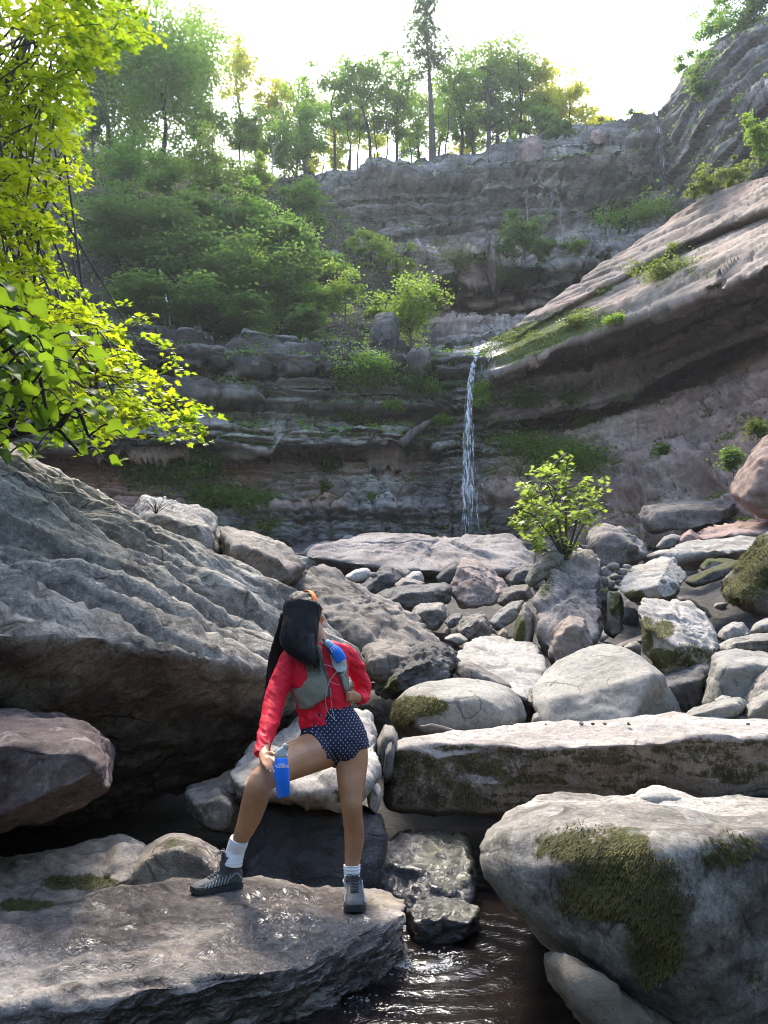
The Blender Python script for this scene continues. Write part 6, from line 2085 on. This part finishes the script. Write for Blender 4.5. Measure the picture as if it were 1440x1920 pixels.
def pbuild(mb, name, mat, parent=None, voxel=None, smooth_it=4, noise=None, smooth=True):
    me = mb.mesh(name, smooth)
    if voxel:
        me = voxelize(me, voxel, smooth_it)
        me.name = name
    V = get_np(me)
    if noise is not None:
        V = V + norm_np(me) * noise(V)[:, None]
    set_np(me, V - PB if parent is None or parent is person else V - PB)
    o = link(name, me, M[mat], parent or person)
    return o


# ---- body: one continuous skin
bd = MB()
limb(bd, [(604, 1222, 3.87, 40, .6), (602, 1255, 3.86, 44, .62), (604, 1295, 3.86, 40, .66), (612, 1330, 3.86, 40, .68), (624, 1370, 3.87, 52, .72), (630, 1398, 3.87, 54, .75), (632, 1412, 3.86, 40, .8)], 28)
limb(bd, [(652, 1385, 3.87, 36), (659, 1420, 3.85, 31.5), (659, 1450, 3.83, 28.5), (659, 1472, 3.81, 26), (659, 1495, 3.79, 22), (659.5, 1512, 3.78, 20.3), (661, 1533, 3.80, 18.8), (664, 1556, 3.84, 19.3), (664, 1580, 3.86, 18), (661.5, 1605, 3.86, 15.5), (660, 1628, 3.85, 13.6), (660, 1652, 3.85, 13.4)], 22)
limb(bd, [(612, 1400, 3.86, 38), (582, 1412, 3.76, 36.5), (552, 1425, 3.66, 34), (522, 1440, 3.56, 30), (500, 1455, 3.49, 26.5), (488, 1468, 3.46, 24)], 22)
limb(bd, [(492, 1456, 3.47, 22), (484, 1480, 3.46, 24.5), (477, 1505, 3.49, 24), (469, 1530, 3.53, 22), (460, 1553, 3.56, 18.5), (450, 1574, 3.58, 15), (442, 1594, 3.60, 13.8), (438, 1612, 3.60, 13.5)], 22)
limb(bd, [(604, 1228, 3.88, 22, .9), (600, 1208, 3.88, 16.5, 1), (594, 1190, 3.89, 15.5, 1), (586, 1172, 3.9, 15, 1)], 18)
limb(bd, [(566, 1232, 3.87, 20), (545, 1245, 3.85, 17), (528, 1285, 3.8, 14.5), (514, 1325, 3.73, 13), (504, 1365, 3.64, 11.5), (497, 1400, 3.55, 9.2), (496, 1414, 3.51, 8.6, .75)], 16)
limb(bd, [(638, 1226, 3.89, 15), (654, 1236, 3.92, 14), (668, 1257, 3.96, 12.5), (679, 1281, 3.98, 11.5), (681, 1298, 3.97, 10.5), (677, 1309, 3.93, 9.5), (669, 1309, 3.88, 8.5)], 16)
# head: skull, jaw, brow, nose, lips, ears
bd.ell(hd(-0.012, 0, 0.018), (0.098, 0.076, 0.098), 4, HR)
bd.ell(hd(0.028, 0, -0.03), (0.062, 0.06, 0.085), 4, HR)
bd.ell(hd(0.045, 0, -0.085), (0.038, 0.035, 0.028), 3, HR)
bd.ell(hd(0.092, 0, -0.022), (0.016, 0.011, 0.026), 3, HR)
bd.ell(hd(0.1, 0, -0.034), (0.014, 0.013, 0.010), 3, HR)
bd.ell(hd(0.078, 0, -0.062), (0.014, 0.022, 0.008), 3, HR)
bd.ell(hd(0.077, 0, -0.071), (0.013, 0.019, 0.008), 3, HR)
for s_ in (-1, 1):
    bd.ell(hd(0.066, s_ * 0.03, 0.018), (0.022, 0.026, 0.012), 3, HR)
    bd.ell(hd(0.058, s_ * 0.036, -0.03), (0.026, 0.026, 0.024), 3, HR)
    bd.ell(hd(-0.004, s_ * 0.077, -0.012), (0.018, 0.008, 0.030), 3, HR)


def finger(mb, pts, r):
    P = resample([W(*p) for p in pts], 10)
    mb.tube(P, np.array([1.05, 1.05, 1.02, 1.0, 1.04, 0.98, 0.94, 0.9, 0.82, 0.55]) * r, 10)


limb(bd, [(495, 1408, 3.52, 8.8, .7), (496, 1417, 3.485, 11.5, .55), (499, 1425, 3.45, 12.5, .48)], 16)
finger(bd, [(490, 1423, 3.46), (494.5, 1433, 3.415), (499.5, 1441, 3.39)], 0.0072)
finger(bd, [(494.5, 1424, 3.45), (501, 1435, 3.405), (506, 1445.5, 3.38)], 0.0078)
finger(bd, [(500, 1423, 3.44), (508, 1433.5, 3.40), (512.5, 1446, 3.375)], 0.008)
finger(bd, [(505, 1420, 3.44), (514, 1427.5, 3.40), (519, 1435, 3.385)], 0.0078)
finger(bd, [(501, 1412, 3.48), (511, 1412.5, 3.455), (518, 1417.5, 3.43), (521, 1423, 3.42)], 0.0086)
limb(bd, [(671, 1309, 3.885, 8.5, .8), (664, 1306, 3.855, 10, .6), (659, 1304, 3.835, 10, .55)], 16)
for k in range(4):
    finger(bd, [(660, 1298 + 4.2 * k, 3.835), (654, 1299 + 4.4 * k, 3.79 + 0.004 * k), (648.5, 1302 + 4.2 * k, 3.80)], 0.0078)
finger(bd, [(668, 1302, 3.88), (662, 1296, 3.90), (657, 1293, 3.90)], 0.0085)
body = pbuild(bd, "body", 'skin', voxel=0.0048, smooth_it=4)

eyes = MB()
for s_ in (-1, 1):
    e_ = MB()
    e_.ell(hd(0.072, s_ * 0.031, 0.003), (0.011, 0.0125, 0.0105), 2, HR)
    pbuild(e_, "eye", 'eye')
nl = MB()
for (px, py, Y) in ((500.5, 1441.6, 3.378), (506.8, 1446, 3.367), (513.2, 1446.5, 3.362)):
    nl.ell(W(px, py, Y), (0.0045, 0.002, 0.006), 2)
pbuild(nl, "nails", 'nail')

# ---- shirt
sh = MB()
limb(sh, [(598, 1203, 3.88, 26, .8), (599, 1213, 3.88, 46, .62), (600, 1226, 3.87, 56, .6), (600, 1255, 3.86, 54, .64), (602, 1290, 3.85, 54, .68), (607, 1325, 3.86, 50.5, .7), (609, 1345, 3.86, 50, .74), (611, 1357, 3.86, 50, .76)], 36, 40, cap=False)
limb(sh, [(560, 1226, 3.87, 22), (548, 1240, 3.86, 25), (536, 1265, 3.83, 24), (524, 1288, 3.80, 21.8), (514, 1318, 3.75, 20.3), (508.5, 1345, 3.69, 19.3), (499, 1378, 3.61, 17.2), (493, 1402, 3.55, 16), (491, 1416, 3.52, 14.6)], 24, 50, cap=False)
limb(sh, [(636, 1222, 3.89, 20), (653, 1233, 3.92, 19.5), (668, 1256, 3.96, 18), (679, 1281, 3.98, 17), (682, 1299, 3.97, 15), (678, 1310, 3.93, 13), (671, 1310, 3.89, 11.8)], 24, 44, cap=False)


def wrinkles(V):
    px, py = proj(V)
    arm = sstep(545, 520, px) if False else (px < 545)
    w1 = ridge(np.stack([V[:, 0] * 5, V[:, 1] * 5, V[:, 2] * 16 + V[:, 0] * 9], -1), 2, 401)
    w2 = ridge(np.stack([V[:, 0] * 14 + V[:, 2] * 10, V[:, 1] * 6, V[:, 2] * 7 - V[:, 0] * 8], -1), 2, 403)
    low = sstep(1300, 1350, py) * (px > 550)
    return 0.006 * w1 * (0.5 + 0.7 * (px > 655) + 0.8 * blob(px, py, 490, 1400, 30, 30)) + 0.007 * w2 * (0.4 + low) + 0.002 * fbm(V * 22, 2, 405)


shirt = pbuild(sh, "shirt", 'shirt', voxel=0.0045, smooth_it=5, noise=wrinkles)

# ---- shorts
so = MB()
limb(so, [(609, 1334, 3.86, 49, .72), (615, 1352, 3.865, 54, .74), (622, 1375, 3.87, 62, .76), (626, 1395, 3.87, 65, .78), (630, 1408, 3.865, 58, .8), (624, 1420, 3.86, 30, .9)], 36, 36)
limb(so, [(652, 1385, 3.87, 36), (657, 1398, 3.86, 35.5), (661, 1412, 3.855, 34)], 26, 12, cap=False)
limb(so, [(616, 1396, 3.86, 38), (600, 1401, 3.82, 39.5), (588, 1406, 3.785, 39), (581, 1409, 3.765, 38)], 26, 16, cap=False)
shorts = pbuild(so, "shorts", 'dots', voxel=0.0045, smooth_it=4, noise=lambda V: 0.0025 * ridge(np.stack([V[:, 0] * 7, V[:, 1] * 7, V[:, 2] * 22 + V[:, 0] * 12], -1), 2, 411))

# ---- hair
ha = MB()
ha.ell(hd(-0.030, 0, 0.024), (0.094, 0.088, 0.106), 4, HR)
limb(ha, [(568, 1138, 3.87, 36, .8), (565, 1160, 3.84, 34.5, .72), (562, 1182, 3.81, 35, .6), (561, 1200, 3.785, 33.5, .48), (567, 1213, 3.765, 28, .42), (577, 1225, 3.745, 20, .42), (586, 1237, 3.73, 11, .5), (592, 1250, 3.725, 3, .6)], 28, 40)
limb(ha, [(546, 1180, 3.9, 26, .7), (532, 1206, 3.93, 21, .6), (519, 1235, 3.95, 16, .6), (510, 1262, 3.95, 11, .6), (503, 1288, 3.94, 7.5, .6), (499, 1312, 3.92, 3, .7)], 20, 30)
hair = pbuild(ha, "hair", 'hair', voxel=0.005, smooth_it=4, noise=lambda V: 0.004 * ridge(np.stack([V[:, 0] * 40, V[:, 1] * 25, V[:, 2] * 3], -1), 2, 421))
hs_ = MB()
_hr = np.random.default_rng(55)
for k in range(300):
    a = _hr.uniform(-1, 1)
    if k % 3:
        pth = [(568 + a * 30, 1128 + 9 * a * a, 3.83), (564 + a * 34, 1165, 3.80 + 0.03 * a * a), (560 + a * 36, 1200, 3.755 + 0.03 * a * a), (568 + a * 31 + _hr.normal() * 3, 1217 + 5 * a + _hr.uniform(-4, 6), 3.745), (582 + a * 20 + _hr.normal() * 5, 1230 + 10 * a + _hr.uniform(0, 30), 3.722)]
    else:
        pth = [(548 + a * 22, 1150, 3.84), (536 + a * 20, 1195, 3.88), (521 + a * 14, 1232, 3.935), (510 + a * 9 + _hr.normal() * 2, 1268, 3.94), (500 + a * 5 + _hr.normal() * 4, 1300 + _hr.uniform(-10, 18), 3.92)]
    P = resample([W(*q) for q in pth], 14)
    hs_.tube(P, np.linspace(0.0016, 0.0006, 14), 4, cap=False)
pbuild(hs_, "hair_strands", 'hair')

# ---- headband
ring, rings = np.linspace(0, 2 * math.pi, 60), []
u_ = HU * 0.93 + HF * 0.36
u_ /= np.linalg.norm(u_)
nrm_ = np.cross(HS, u_)
hb = MB()
prof = [(-0.017, 0.0), (-0.012, 0.0035), (0.012, 0.0035), (0.017, 0.0), (0.012, -0.003), (-0.012, -0.003)]
for t in ring:
    c = hd(-0.004, 0, 0.016)
    rad = math.cos(t) * HS * 0.088 + math.sin(t) * u_ * 0.112
    d = rad / np.linalg.norm(rad)
    wv = 1.0 if math.sin(t) > -0.2 else 0.6
    rings.append(np.array([c + rad + nrm_ * a * wv + d * b for a, b in prof]))
hb.loft(rings, cap=False)
pbuild(hb, "headband", 'orange')

# ---- vest draped on the shirt
_sv = get_np(shirt.data) + PB
_sf = [tuple(p.vertices) for p in shirt.data.polygons]
_hvb = BVHTree.FromPolygons(_sv.tolist(), _sf)


def surf(px, py, off=0.008):
    o = Vector((0, 0, CAMZ))
    d = (Vector(W(px, py, 3)) - o).normalized()
    loc, n, i, dist = _hvb.ray_cast(o, d)
    if loc is None or loc.y > 3.99:
        loc = Vector(W(px, py, 3.86))
    return np.array(loc - d * off)


def drape(name, poly, mat, off, thick, parent=None, step=1.5):
    x0, x1 = min(p[0] for p in poly), max(p[0] for p in poly)
    y0, y1 = min(p[1] for p in poly), max(p[1] for p in poly)
    idx, V, F = {}, [], []
    nx, ny = int((x1 - x0) / step) + 2, int((y1 - y0) / step) + 2
    Z = np.full((nx, ny), np.nan)

    def vert(i, j):
        if (i, j) not in idx:
            idx[(i, j)] = len(V)
            V.append(surf(x0 + i * step, y0 + j * step, off))
        return idx[(i, j)]
    for i in range(nx):
        for j in range(ny):
            if in_poly(x0 + (i + .5) * step, y0 + (j + .5) * step, poly):
                F.append((vert(i, j), vert(i, j + 1), vert(i + 1, j + 1), vert(i + 1, j)))
    V = np.array(V)
    nb = [[] for _ in V]
    for f in F:
        for a in range(4):
            nb[f[a]].append(f[(a + 1) % 4]); nb[f[a]].append(f[a - 1])
    for _ in range(5):
        V = np.array([0.5 * V[i] + 0.5 * V[nb[i]].mean(0) if nb[i] else V[i] for i in range(len(V))])
    me = mesh_np(name, V - PB, np.array(F), True)
    o = link(name, me, M[mat], parent or person)
    sm = o.modifiers.new("thick", 'SOLIDIFY')
    sm.thickness = thick
    sm.offset = 1 if False else -1
    return o


vest = drape("vest", [(568, 1212), (573, 1245), (576, 1270), (562, 1289), (545, 1292), (551, 1312), (560, 1331), (580, 1331.5), (597, 1320), (621, 1304), (618, 1278), (608, 1243), (604, 1212), (590, 1202)], 'vest', 0.010, 0.008)
drape("pocket", [(576, 1269), (594, 1268), (613, 1263), (618, 1280), (620, 1303), (597, 1318), (580, 1329), (562, 1328), (553, 1311), (549, 1297), (563, 1292)], 'vest', 0.017, 0.008, vest)
drape("edge_trim", [(604, 1228), (609, 1240), (619, 1277), (621, 1304), (614, 1308), (613, 1280), (603, 1243)], 'vest_dark', 0.019, 0.006, vest)
drape("shoulder_strap", [(597, 1203), (610, 1213), (619, 1230), (622, 1247), (633, 1266), (644, 1288), (647, 1302), (656, 1304), (656, 1285), (653, 1252), (649, 1232), (640, 1219), (626, 1208), (614, 1199)], 'vest_dark', 0.010, 0.008, vest)
drape("flask_pocket", [(618, 1228), (630, 1222), (640, 1219), (650, 1236), (653, 1254), (645, 1260), (632, 1262), (624, 1248)], 'vest_pale', 0.024, 0.012, vest)
drape("strap_pouch", [(637, 1258), (652, 1254), (655, 1284), (655, 1302), (648, 1301), (642, 1280)], 'vest', 0.018, 0.010, vest)
st = MB()
P = resample([surf(572, 1216, .012), surf(566, 1209, .012), W(556, 1206, 3.84), W(541, 1211, 3.90), W(522, 1228, 3.95)], 20)
st.tube(P, 0.009, 8)
P = resample([W(606, 1198, 3.80), surf(612, 1208, .012), surf(622, 1222, .012)], 10)
st.tube(P, 0.008, 8)
pbuild(st, "back_strap", 'vest_dark', vest)
cd = MB()
for pts in ([(606, 1245), (622, 1250), (634, 1258)], [(634, 1256), (626, 1266), (617, 1277)], [(617, 1277), (628, 1282), (638, 1284)], [(617, 1278), (612, 1300), (611, 1320), (617, 1338), (630, 1352)], [(620, 1290), (621, 1315), (624, 1335), (628, 1348)], [(640, 1268), (646, 1262), (648, 1256)]):
    cd.tube(resample([surf(a, b, 0.026) for a, b in pts], 14), 0.0013, 5)
pbuild(cd, "cord", 'cord', vest)

# ---- flask in the strap pocket (a thing of its own)
def axis_loft(path, seg=24):
    mb = MB()
    limb(mb, path, seg, max(14, len(path) * 4), cap=False)
    return mb


def build_thing_parts(name, label, cat, base, parts):
    t = thing(name, label, cat, base)
    out = []
    for nm, mb, mat in parts:
        me = mb.mesh(nm)
        set_np(me, get_np(me) - base)
        out.append(link(nm, me, M[mat], t))
    return t, out


yv = float(surf(630, 1225, 0)[1]) - 0.045
b1 = axis_loft([(640, 1238, yv + .01, 11, .7), (633, 1226, yv, 11, .7), (627, 1218, yv, 9.5, .75), (621, 1212, yv, 6.5, .9), (618.5, 1209.5, yv, 5.5, 1)])
c1 = axis_loft([(620, 1211, yv, 6.2, 1), (617, 1208, yv, 6.6, 1), (613.5, 1204.5, yv, 6.4, 1), (611.5, 1202.5, yv, 4.6, 1), (611, 1202, yv, 2, 1)])
rb = MB()
for k in range(3):
    rb.tube(resample([W(618 + 3 * k, 1214 - 1.5 * k, yv - 0.022), W(624 + 4.5 * k, 1223 - 3.5 * k, yv - 0.026)], 6), 0.0012, 5)
build_thing_parts("water_flask", "small blue flask with pale cap tucked in the vest's shoulder pocket", "flask", W(640, 1238, yv), [("bag", b1, 'blue'), ("cap", c1, 'cap_blue'), ("print", rb, 'white_print')])

# ---- flask held against the knee
yf = 3.40
bag = axis_loft([(532.5, 1494.5, yf, 10.5, .15), (532, 1491, yf, 11.5, .3), (530.5, 1475, yf - .005, 13, .5), (528.5, 1455, yf - .01, 14.5, .58), (527.3, 1440, yf - .01, 14.2, .58), (527.2, 1431, yf - .008, 12.6, .56), (527.4, 1422, yf - .003, 12.2, .56)])
top = axis_loft([(527.4, 1422.5, yf - .003, 12.1, .55), (527.5, 1418, yf, 13.4, .52), (528.5, 1413, yf + .004, 12.6, .55), (531, 1407, yf + .01, 9.2, .7), (533, 1403, yf + .014, 6.2, 1)])
cap = axis_loft([(532.6, 1405, yf + .013, 6.6, 1), (534.5, 1401, yf + .016, 6.8, 1), (536.8, 1396.5, yf + .02, 5.4, 1), (537.6, 1395, yf + .021, 3, 1)])
flask, fo = build_thing_parts("water_flask", "large blue soft flask with white lettering held against the bent knee", "flask", W(532, 1494, yf), [("bag", bag, 'blue'), ("neck", top, 'clearbag'), ("cap", cap, 'cap')])


def text_mesh(body_, size, bold=0.0):
    c = bpy.data.curves.new("txt", 'FONT')
    c.body = body_
    c.size = size
    c.align_x = 'CENTER'
    c.align_y = 'CENTER'
    c.extrude = 0.0003
    c.offset = bold
    o = bpy.data.objects.new("txt", c)
    COL.objects.link(o)
    dg = bpy.context.evaluated_depsgraph_get()
    dg.update()
    me = bpy.data.meshes.new_from_object(o.evaluated_get(dg))
    bpy.data.objects.remove(o)
    return me


def wrap_text(me, px, py, Y, R, tilt=0.0):
    """Lay a flat text on the rounded front of the flask."""
    V = get_np(me)
    c = W(px, py, Y)
    ct, st_ = math.cos(tilt), math.sin(tilt)
    x, y, z = V[:, 0] * ct - V[:, 1] * st_, V[:, 0] * st_ + V[:, 1] * ct, V[:, 2]
    a = x / R
    return np.stack([c[0] + R * np.sin(a), c[1] + 0.55 * R * (1 - np.cos(a)) - z, c[2] + y], -1)


fb_ = np.array(flask.location)
fr_y = yf - .01 - 14.3 * pxs(yf, 1440) * 0.57 - 0.002
for txt, sz, px, py in (("SALOMON", 0.0148, 528.0, 1437.5, ), ("soft flask", 0.0085, 527.8, 1432.8)):
    me = text_mesh(txt, sz, 0.0005)
    V = wrap_text(me, px, py, fr_y + (0.004 if sz < 0.01 else 0), 0.036)
    set_np(me, V - fb_)
    me.name = "lettering"
    link("lettering", me, M['white_print'], flask)


# ---- socks
def sock(path):
    mb = MB()
    limb(mb, path, 26, 26, cap=False)
    return pbuild(mb, "sock", 'sock', noise=lambda V: 0.0012 * np.sin(V[:, 2] * 420))


sock([(449, 1573, 3.58, 17.6), (447, 1580, 3.585, 17.8), (442, 1594, 3.60, 17.4), (438, 1611, 3.60, 17.8), (436, 1622, 3.60, 18)])
sock([(660, 1622, 3.85, 15.6), (660, 1629, 3.85, 15.6), (660, 1640, 3.85, 15), (660, 1656, 3.85, 15.5)])


# ---- hiking boots
def boot(heel, toe, ankle, top_dir, roll=0.0):
    """Heel and toe at the bottom of the sole; ankle is the centre of the collar."""
    heel, toe, ankle = (np.asarray(v, float) for v in (heel, toe, ankle))
    ax = toe - heel
    L = np.linalg.norm(ax)
    ax /= L
    up = np.array((0, 0, 1.0)) - ax * ax[2]
    up /= np.linalg.norm(up)
    sd = np.cross(ax, up)

    def P(t, s_, h):
        return heel + ax * (t * L) + sd * s_ + up * h
    k = L / 0.275
    T_ = [0.0, 0.04, 0.12, 0.25, 0.40, 0.55, 0.70, 0.82, 0.92, 0.98, 1.0]
    HW = [0.014, 0.030, 0.037, 0.037, 0.036, 0.040, 0.046, 0.046, 0.038, 0.022, 0.010]
    HT = [0.085, 0.10, 0.108, 0.112, 0.104, 0.086, 0.071, 0.064, 0.057, 0.047, 0.038]
    t = np.linspace(0, 1, 34)
    hw = np.interp(t, T_, HW) * k
    ht = np.interp(t, T_, HT) * k
    th = np.linspace(0, 2 * math.pi, 28, endpoint=False)
    up_mb = MB()
    rings = []
    for i in range(len(t)):
        z0, z1 = 0.022 * k, ht[i]
        cz, rz = (z0 + z1) / 2, (z1 - z0) / 2
        c_, s_ = np.cos(th), np.sin(th)
        e = 0.62
        xs = np.sign(c_) * np.abs(c_) ** e * hw[i] * (1 - 0.28 * np.clip(s_, 0, 1))
        zs = cz + np.sign(s_) * np.abs(s_) ** e * rz
        rings.append(np.array([P(t[i], a, b) for a, b in zip(xs, zs)]))
    up_mb.loft(rings)
    a0 = P(0.24, 0, 0.06 * k)
    sh_ = resample([a0, 0.5 * (a0 + ankle) + ax * 0.004, ankle], 10)
    rings = []
    for i, c in enumerate(sh_):
        f = i / 9
        ra, rs = (0.062 - 0.008 * f) * k, (0.040 + 0.002 * f) * k
        rings.append(np.array([c + ax * ra * math.cos(a) + sd * rs * math.sin(a) for a in th]))
    up_mb.loft(rings)
    me = voxelize(up_mb.mesh("upper"), 0.0042, 5)
    V = get_np(me)
    N = norm_np(me)
    V += N * (0.0016 * fbm(V * 30, 2, 431))[:, None]
    bt = bpy.data.objects.new("boot", me)
    me.name = "boot"
    set_np(me, V - PB)
    me.materials.append(M['boot'])
    COL.objects.link(bt)
    bt.parent = person
    tree_ = BVHTree.FromPolygons(V.tolist(), [tuple(p.vertices) for p in me.polygons])

    def on(t_, s_, h_=None, off=0.002, top=False):
        """Point on the surface, cast from outside."""
        if top:
            o, d = Vector(P(t_, s_, 0.3)), Vector(-up)
        else:
            o, d = Vector(P(t_, math.copysign(0.2, s_), h_)), Vector(-sd * math.copysign(1, s_))
        loc, n, i, dist = tree_.ray_cast(o, d)
        if loc is None:
            return P(t_, s_, h_ or 0.06)
        return np.array(loc) - np.array(d) * off
    so_ = MB()
    out_ = np.interp(np.linspace(0, 1, 40), T_, HW) * k * 1.09 + 0.002
    ts = np.linspace(-0.015, 1.02, 40)
    pts = [(a, b) for a, b in zip(ts, out_)] + [(a, -b) for a, b in zip(ts[::-1], out_[::-1])]
    n = len(pts)
    for (h0, h1, sc) in ((0.0, 0.030, 1.0),):
        rr_ = []
        for h in (0.004, 0.012, 0.026, 0.033):
            rr_.append(np.array([P(a, b * (0.97 if h < 0.01 else 1.0), h * k + (0.012 * k * max(0, (a - 0.8) / 0.2) ** 2 if a > 0.8 else 0)) for a, b in pts]))
        so_.loft(rr_)
    for a in np.linspace(0.06, 0.94, 11):
        w_ = float(np.interp(a, T_, HW)) * k
        for s_ in (-1, 1):
            so_.box(P(a, s_ * w_ * 0.62, 0.003 * k + (0.012 * k * max(0, (a - 0.8) / 0.2) ** 2)), (0.006 * k, 0.006, 0.006), np.stack([ax, sd, up], 1))
    pbuild(so_, "sole", 'boot_sole', bt, smooth=False)
    tc = MB()
    for s_ in np.linspace(-0.9, 0.9, 13):
        pass
    # rubber toe cap hugging the front
    rings = []
    for i in range(25, 34):
        z0, z1 = 0.020 * k, min(ht[i] * 0.90, 0.05 * k)
        c_, s_ = np.cos(th), np.sin(th)
        xs = np.sign(c_) * np.abs(c_) ** 0.6 * (hw[i] + 0.0025)
        zs = (z0 + z1) / 2 + np.sign(s_) * np.abs(s_) ** 0.6 * ((z1 - z0) / 2)
        rings.append(np.array([P(min(1.012, t[i] + 0.012), a, b) for a, b in zip(xs, zs)]))
    tc.loft(rings)
    pbuild(tc, "toe_cap", 'boot_sole', bt)
    for s_ in (-1, 1):
        for j, a in enumerate(np.linspace(0.34, 0.80, 8)):
            rb_ = MB()
            hmax = float(np.interp(a, t, ht))
            q = [on(a + 0.02, s_, 0.036 * k), on(a, s_, 0.5 * (0.036 * k + hmax * 0.82)), on(a - 0.025, s_, hmax * 0.80)]
            rb_.tube(resample(q, 8), np.array([4.5, 4.8, 4.6, 4.2, 4.0, 3.6, 3.2, 2.6]) * 0.001 * k, 6)
            pbuild(rb_, "overlay_rib", 'boot_rib', bt)
        st_ = MB()
        st_.tube(resample([on(0.05, s_, 0.05 * k), on(0.20, s_, 0.088 * k), on(0.33, s_, 0.06 * k)], 10), 0.0042 * k, 6)
        pbuild(st_, "heel_strap", 'boot_rib', bt)
    lc = []
    prev = None
    for j, a in enumerate(np.linspace(0.36, 0.68, 6)):
        w_ = 0.020 * k
        l_, r_ = on(a, -w_, top=True, off=0.004), on(a, w_, top=True, off=0.004)
        m_ = on(a + 0.012, 0.0001, top=True, off=0.006)
        lm = MB()
        lm.tube(resample([l_, m_, r_], 8), 0.0028 * k, 6)
        if prev is not None:
            lm.tube(resample([prev[0], 0.5 * (prev[0] + r_) + up * 0.004, r_], 8), 0.0026 * k, 6)
        prev = (l_, r_)
        pbuild(lm, "lace", 'lace', bt)
    tg = MB()
    fr = ankle + ax * 0.050 * k
    rings = []
    for i, f in enumerate(np.linspace(-0.5, 1, 7)):
        c = fr + up * (0.028 * k * f) + ax * (0.006 * f)
        rings.append(np.array([c + sd * 0.024 * k * math.cos(a) * (1 - 0.25 * max(0, f) ** 3) + ax * 0.008 * math.sin(a) for a in np.linspace(0, 2 * math.pi, 16, endpoint=False)]))
    tg.loft(rings)
    tgo = pbuild(tg, "tongue", 'boot', bt)
    me = text_mesh("S", 0.020 * k, 0.0006)
    V = get_np(me)
    c = fr + up * 0.014 * k + ax * 0.0125
    Wt = c + np.outer(V[:, 0], -sd) + np.outer(V[:, 1], up) + np.outer(V[:, 2], ax)
    set_np(me, Wt - PB)
    me.name = "emblem"
    link("emblem", me, M['white_print'], bt)
    lp = MB()
    base_ = on(0.36, 0.0001, top=True, off=0.008)
    for s_ in (-1, 1):
        lp.tube(resample([base_, base_ + sd * s_ * 0.03 + up * 0.012, base_ + sd * s_ * 0.045 - up * 0.012 + ax * 0.01, base_ + sd * s_ * 0.012 + up * 0.002], 12), 0.0022 * k, 5)
        lp.tube(resample([base_, base_ + sd * s_ * 0.02 + ax * 0.02, base_ + sd * s_ * 0.034 + ax * 0.035 - up * 0.02], 8), 0.0022 * k, 5)
    pbuild(lp, "lace", 'lace', bt)
    return bt


boot(B_HEEL, B_TOE, W(436, 1603, 3.605), None)
boot(S_HEEL, S_TOE, W(658, 1647, 3.835), None)
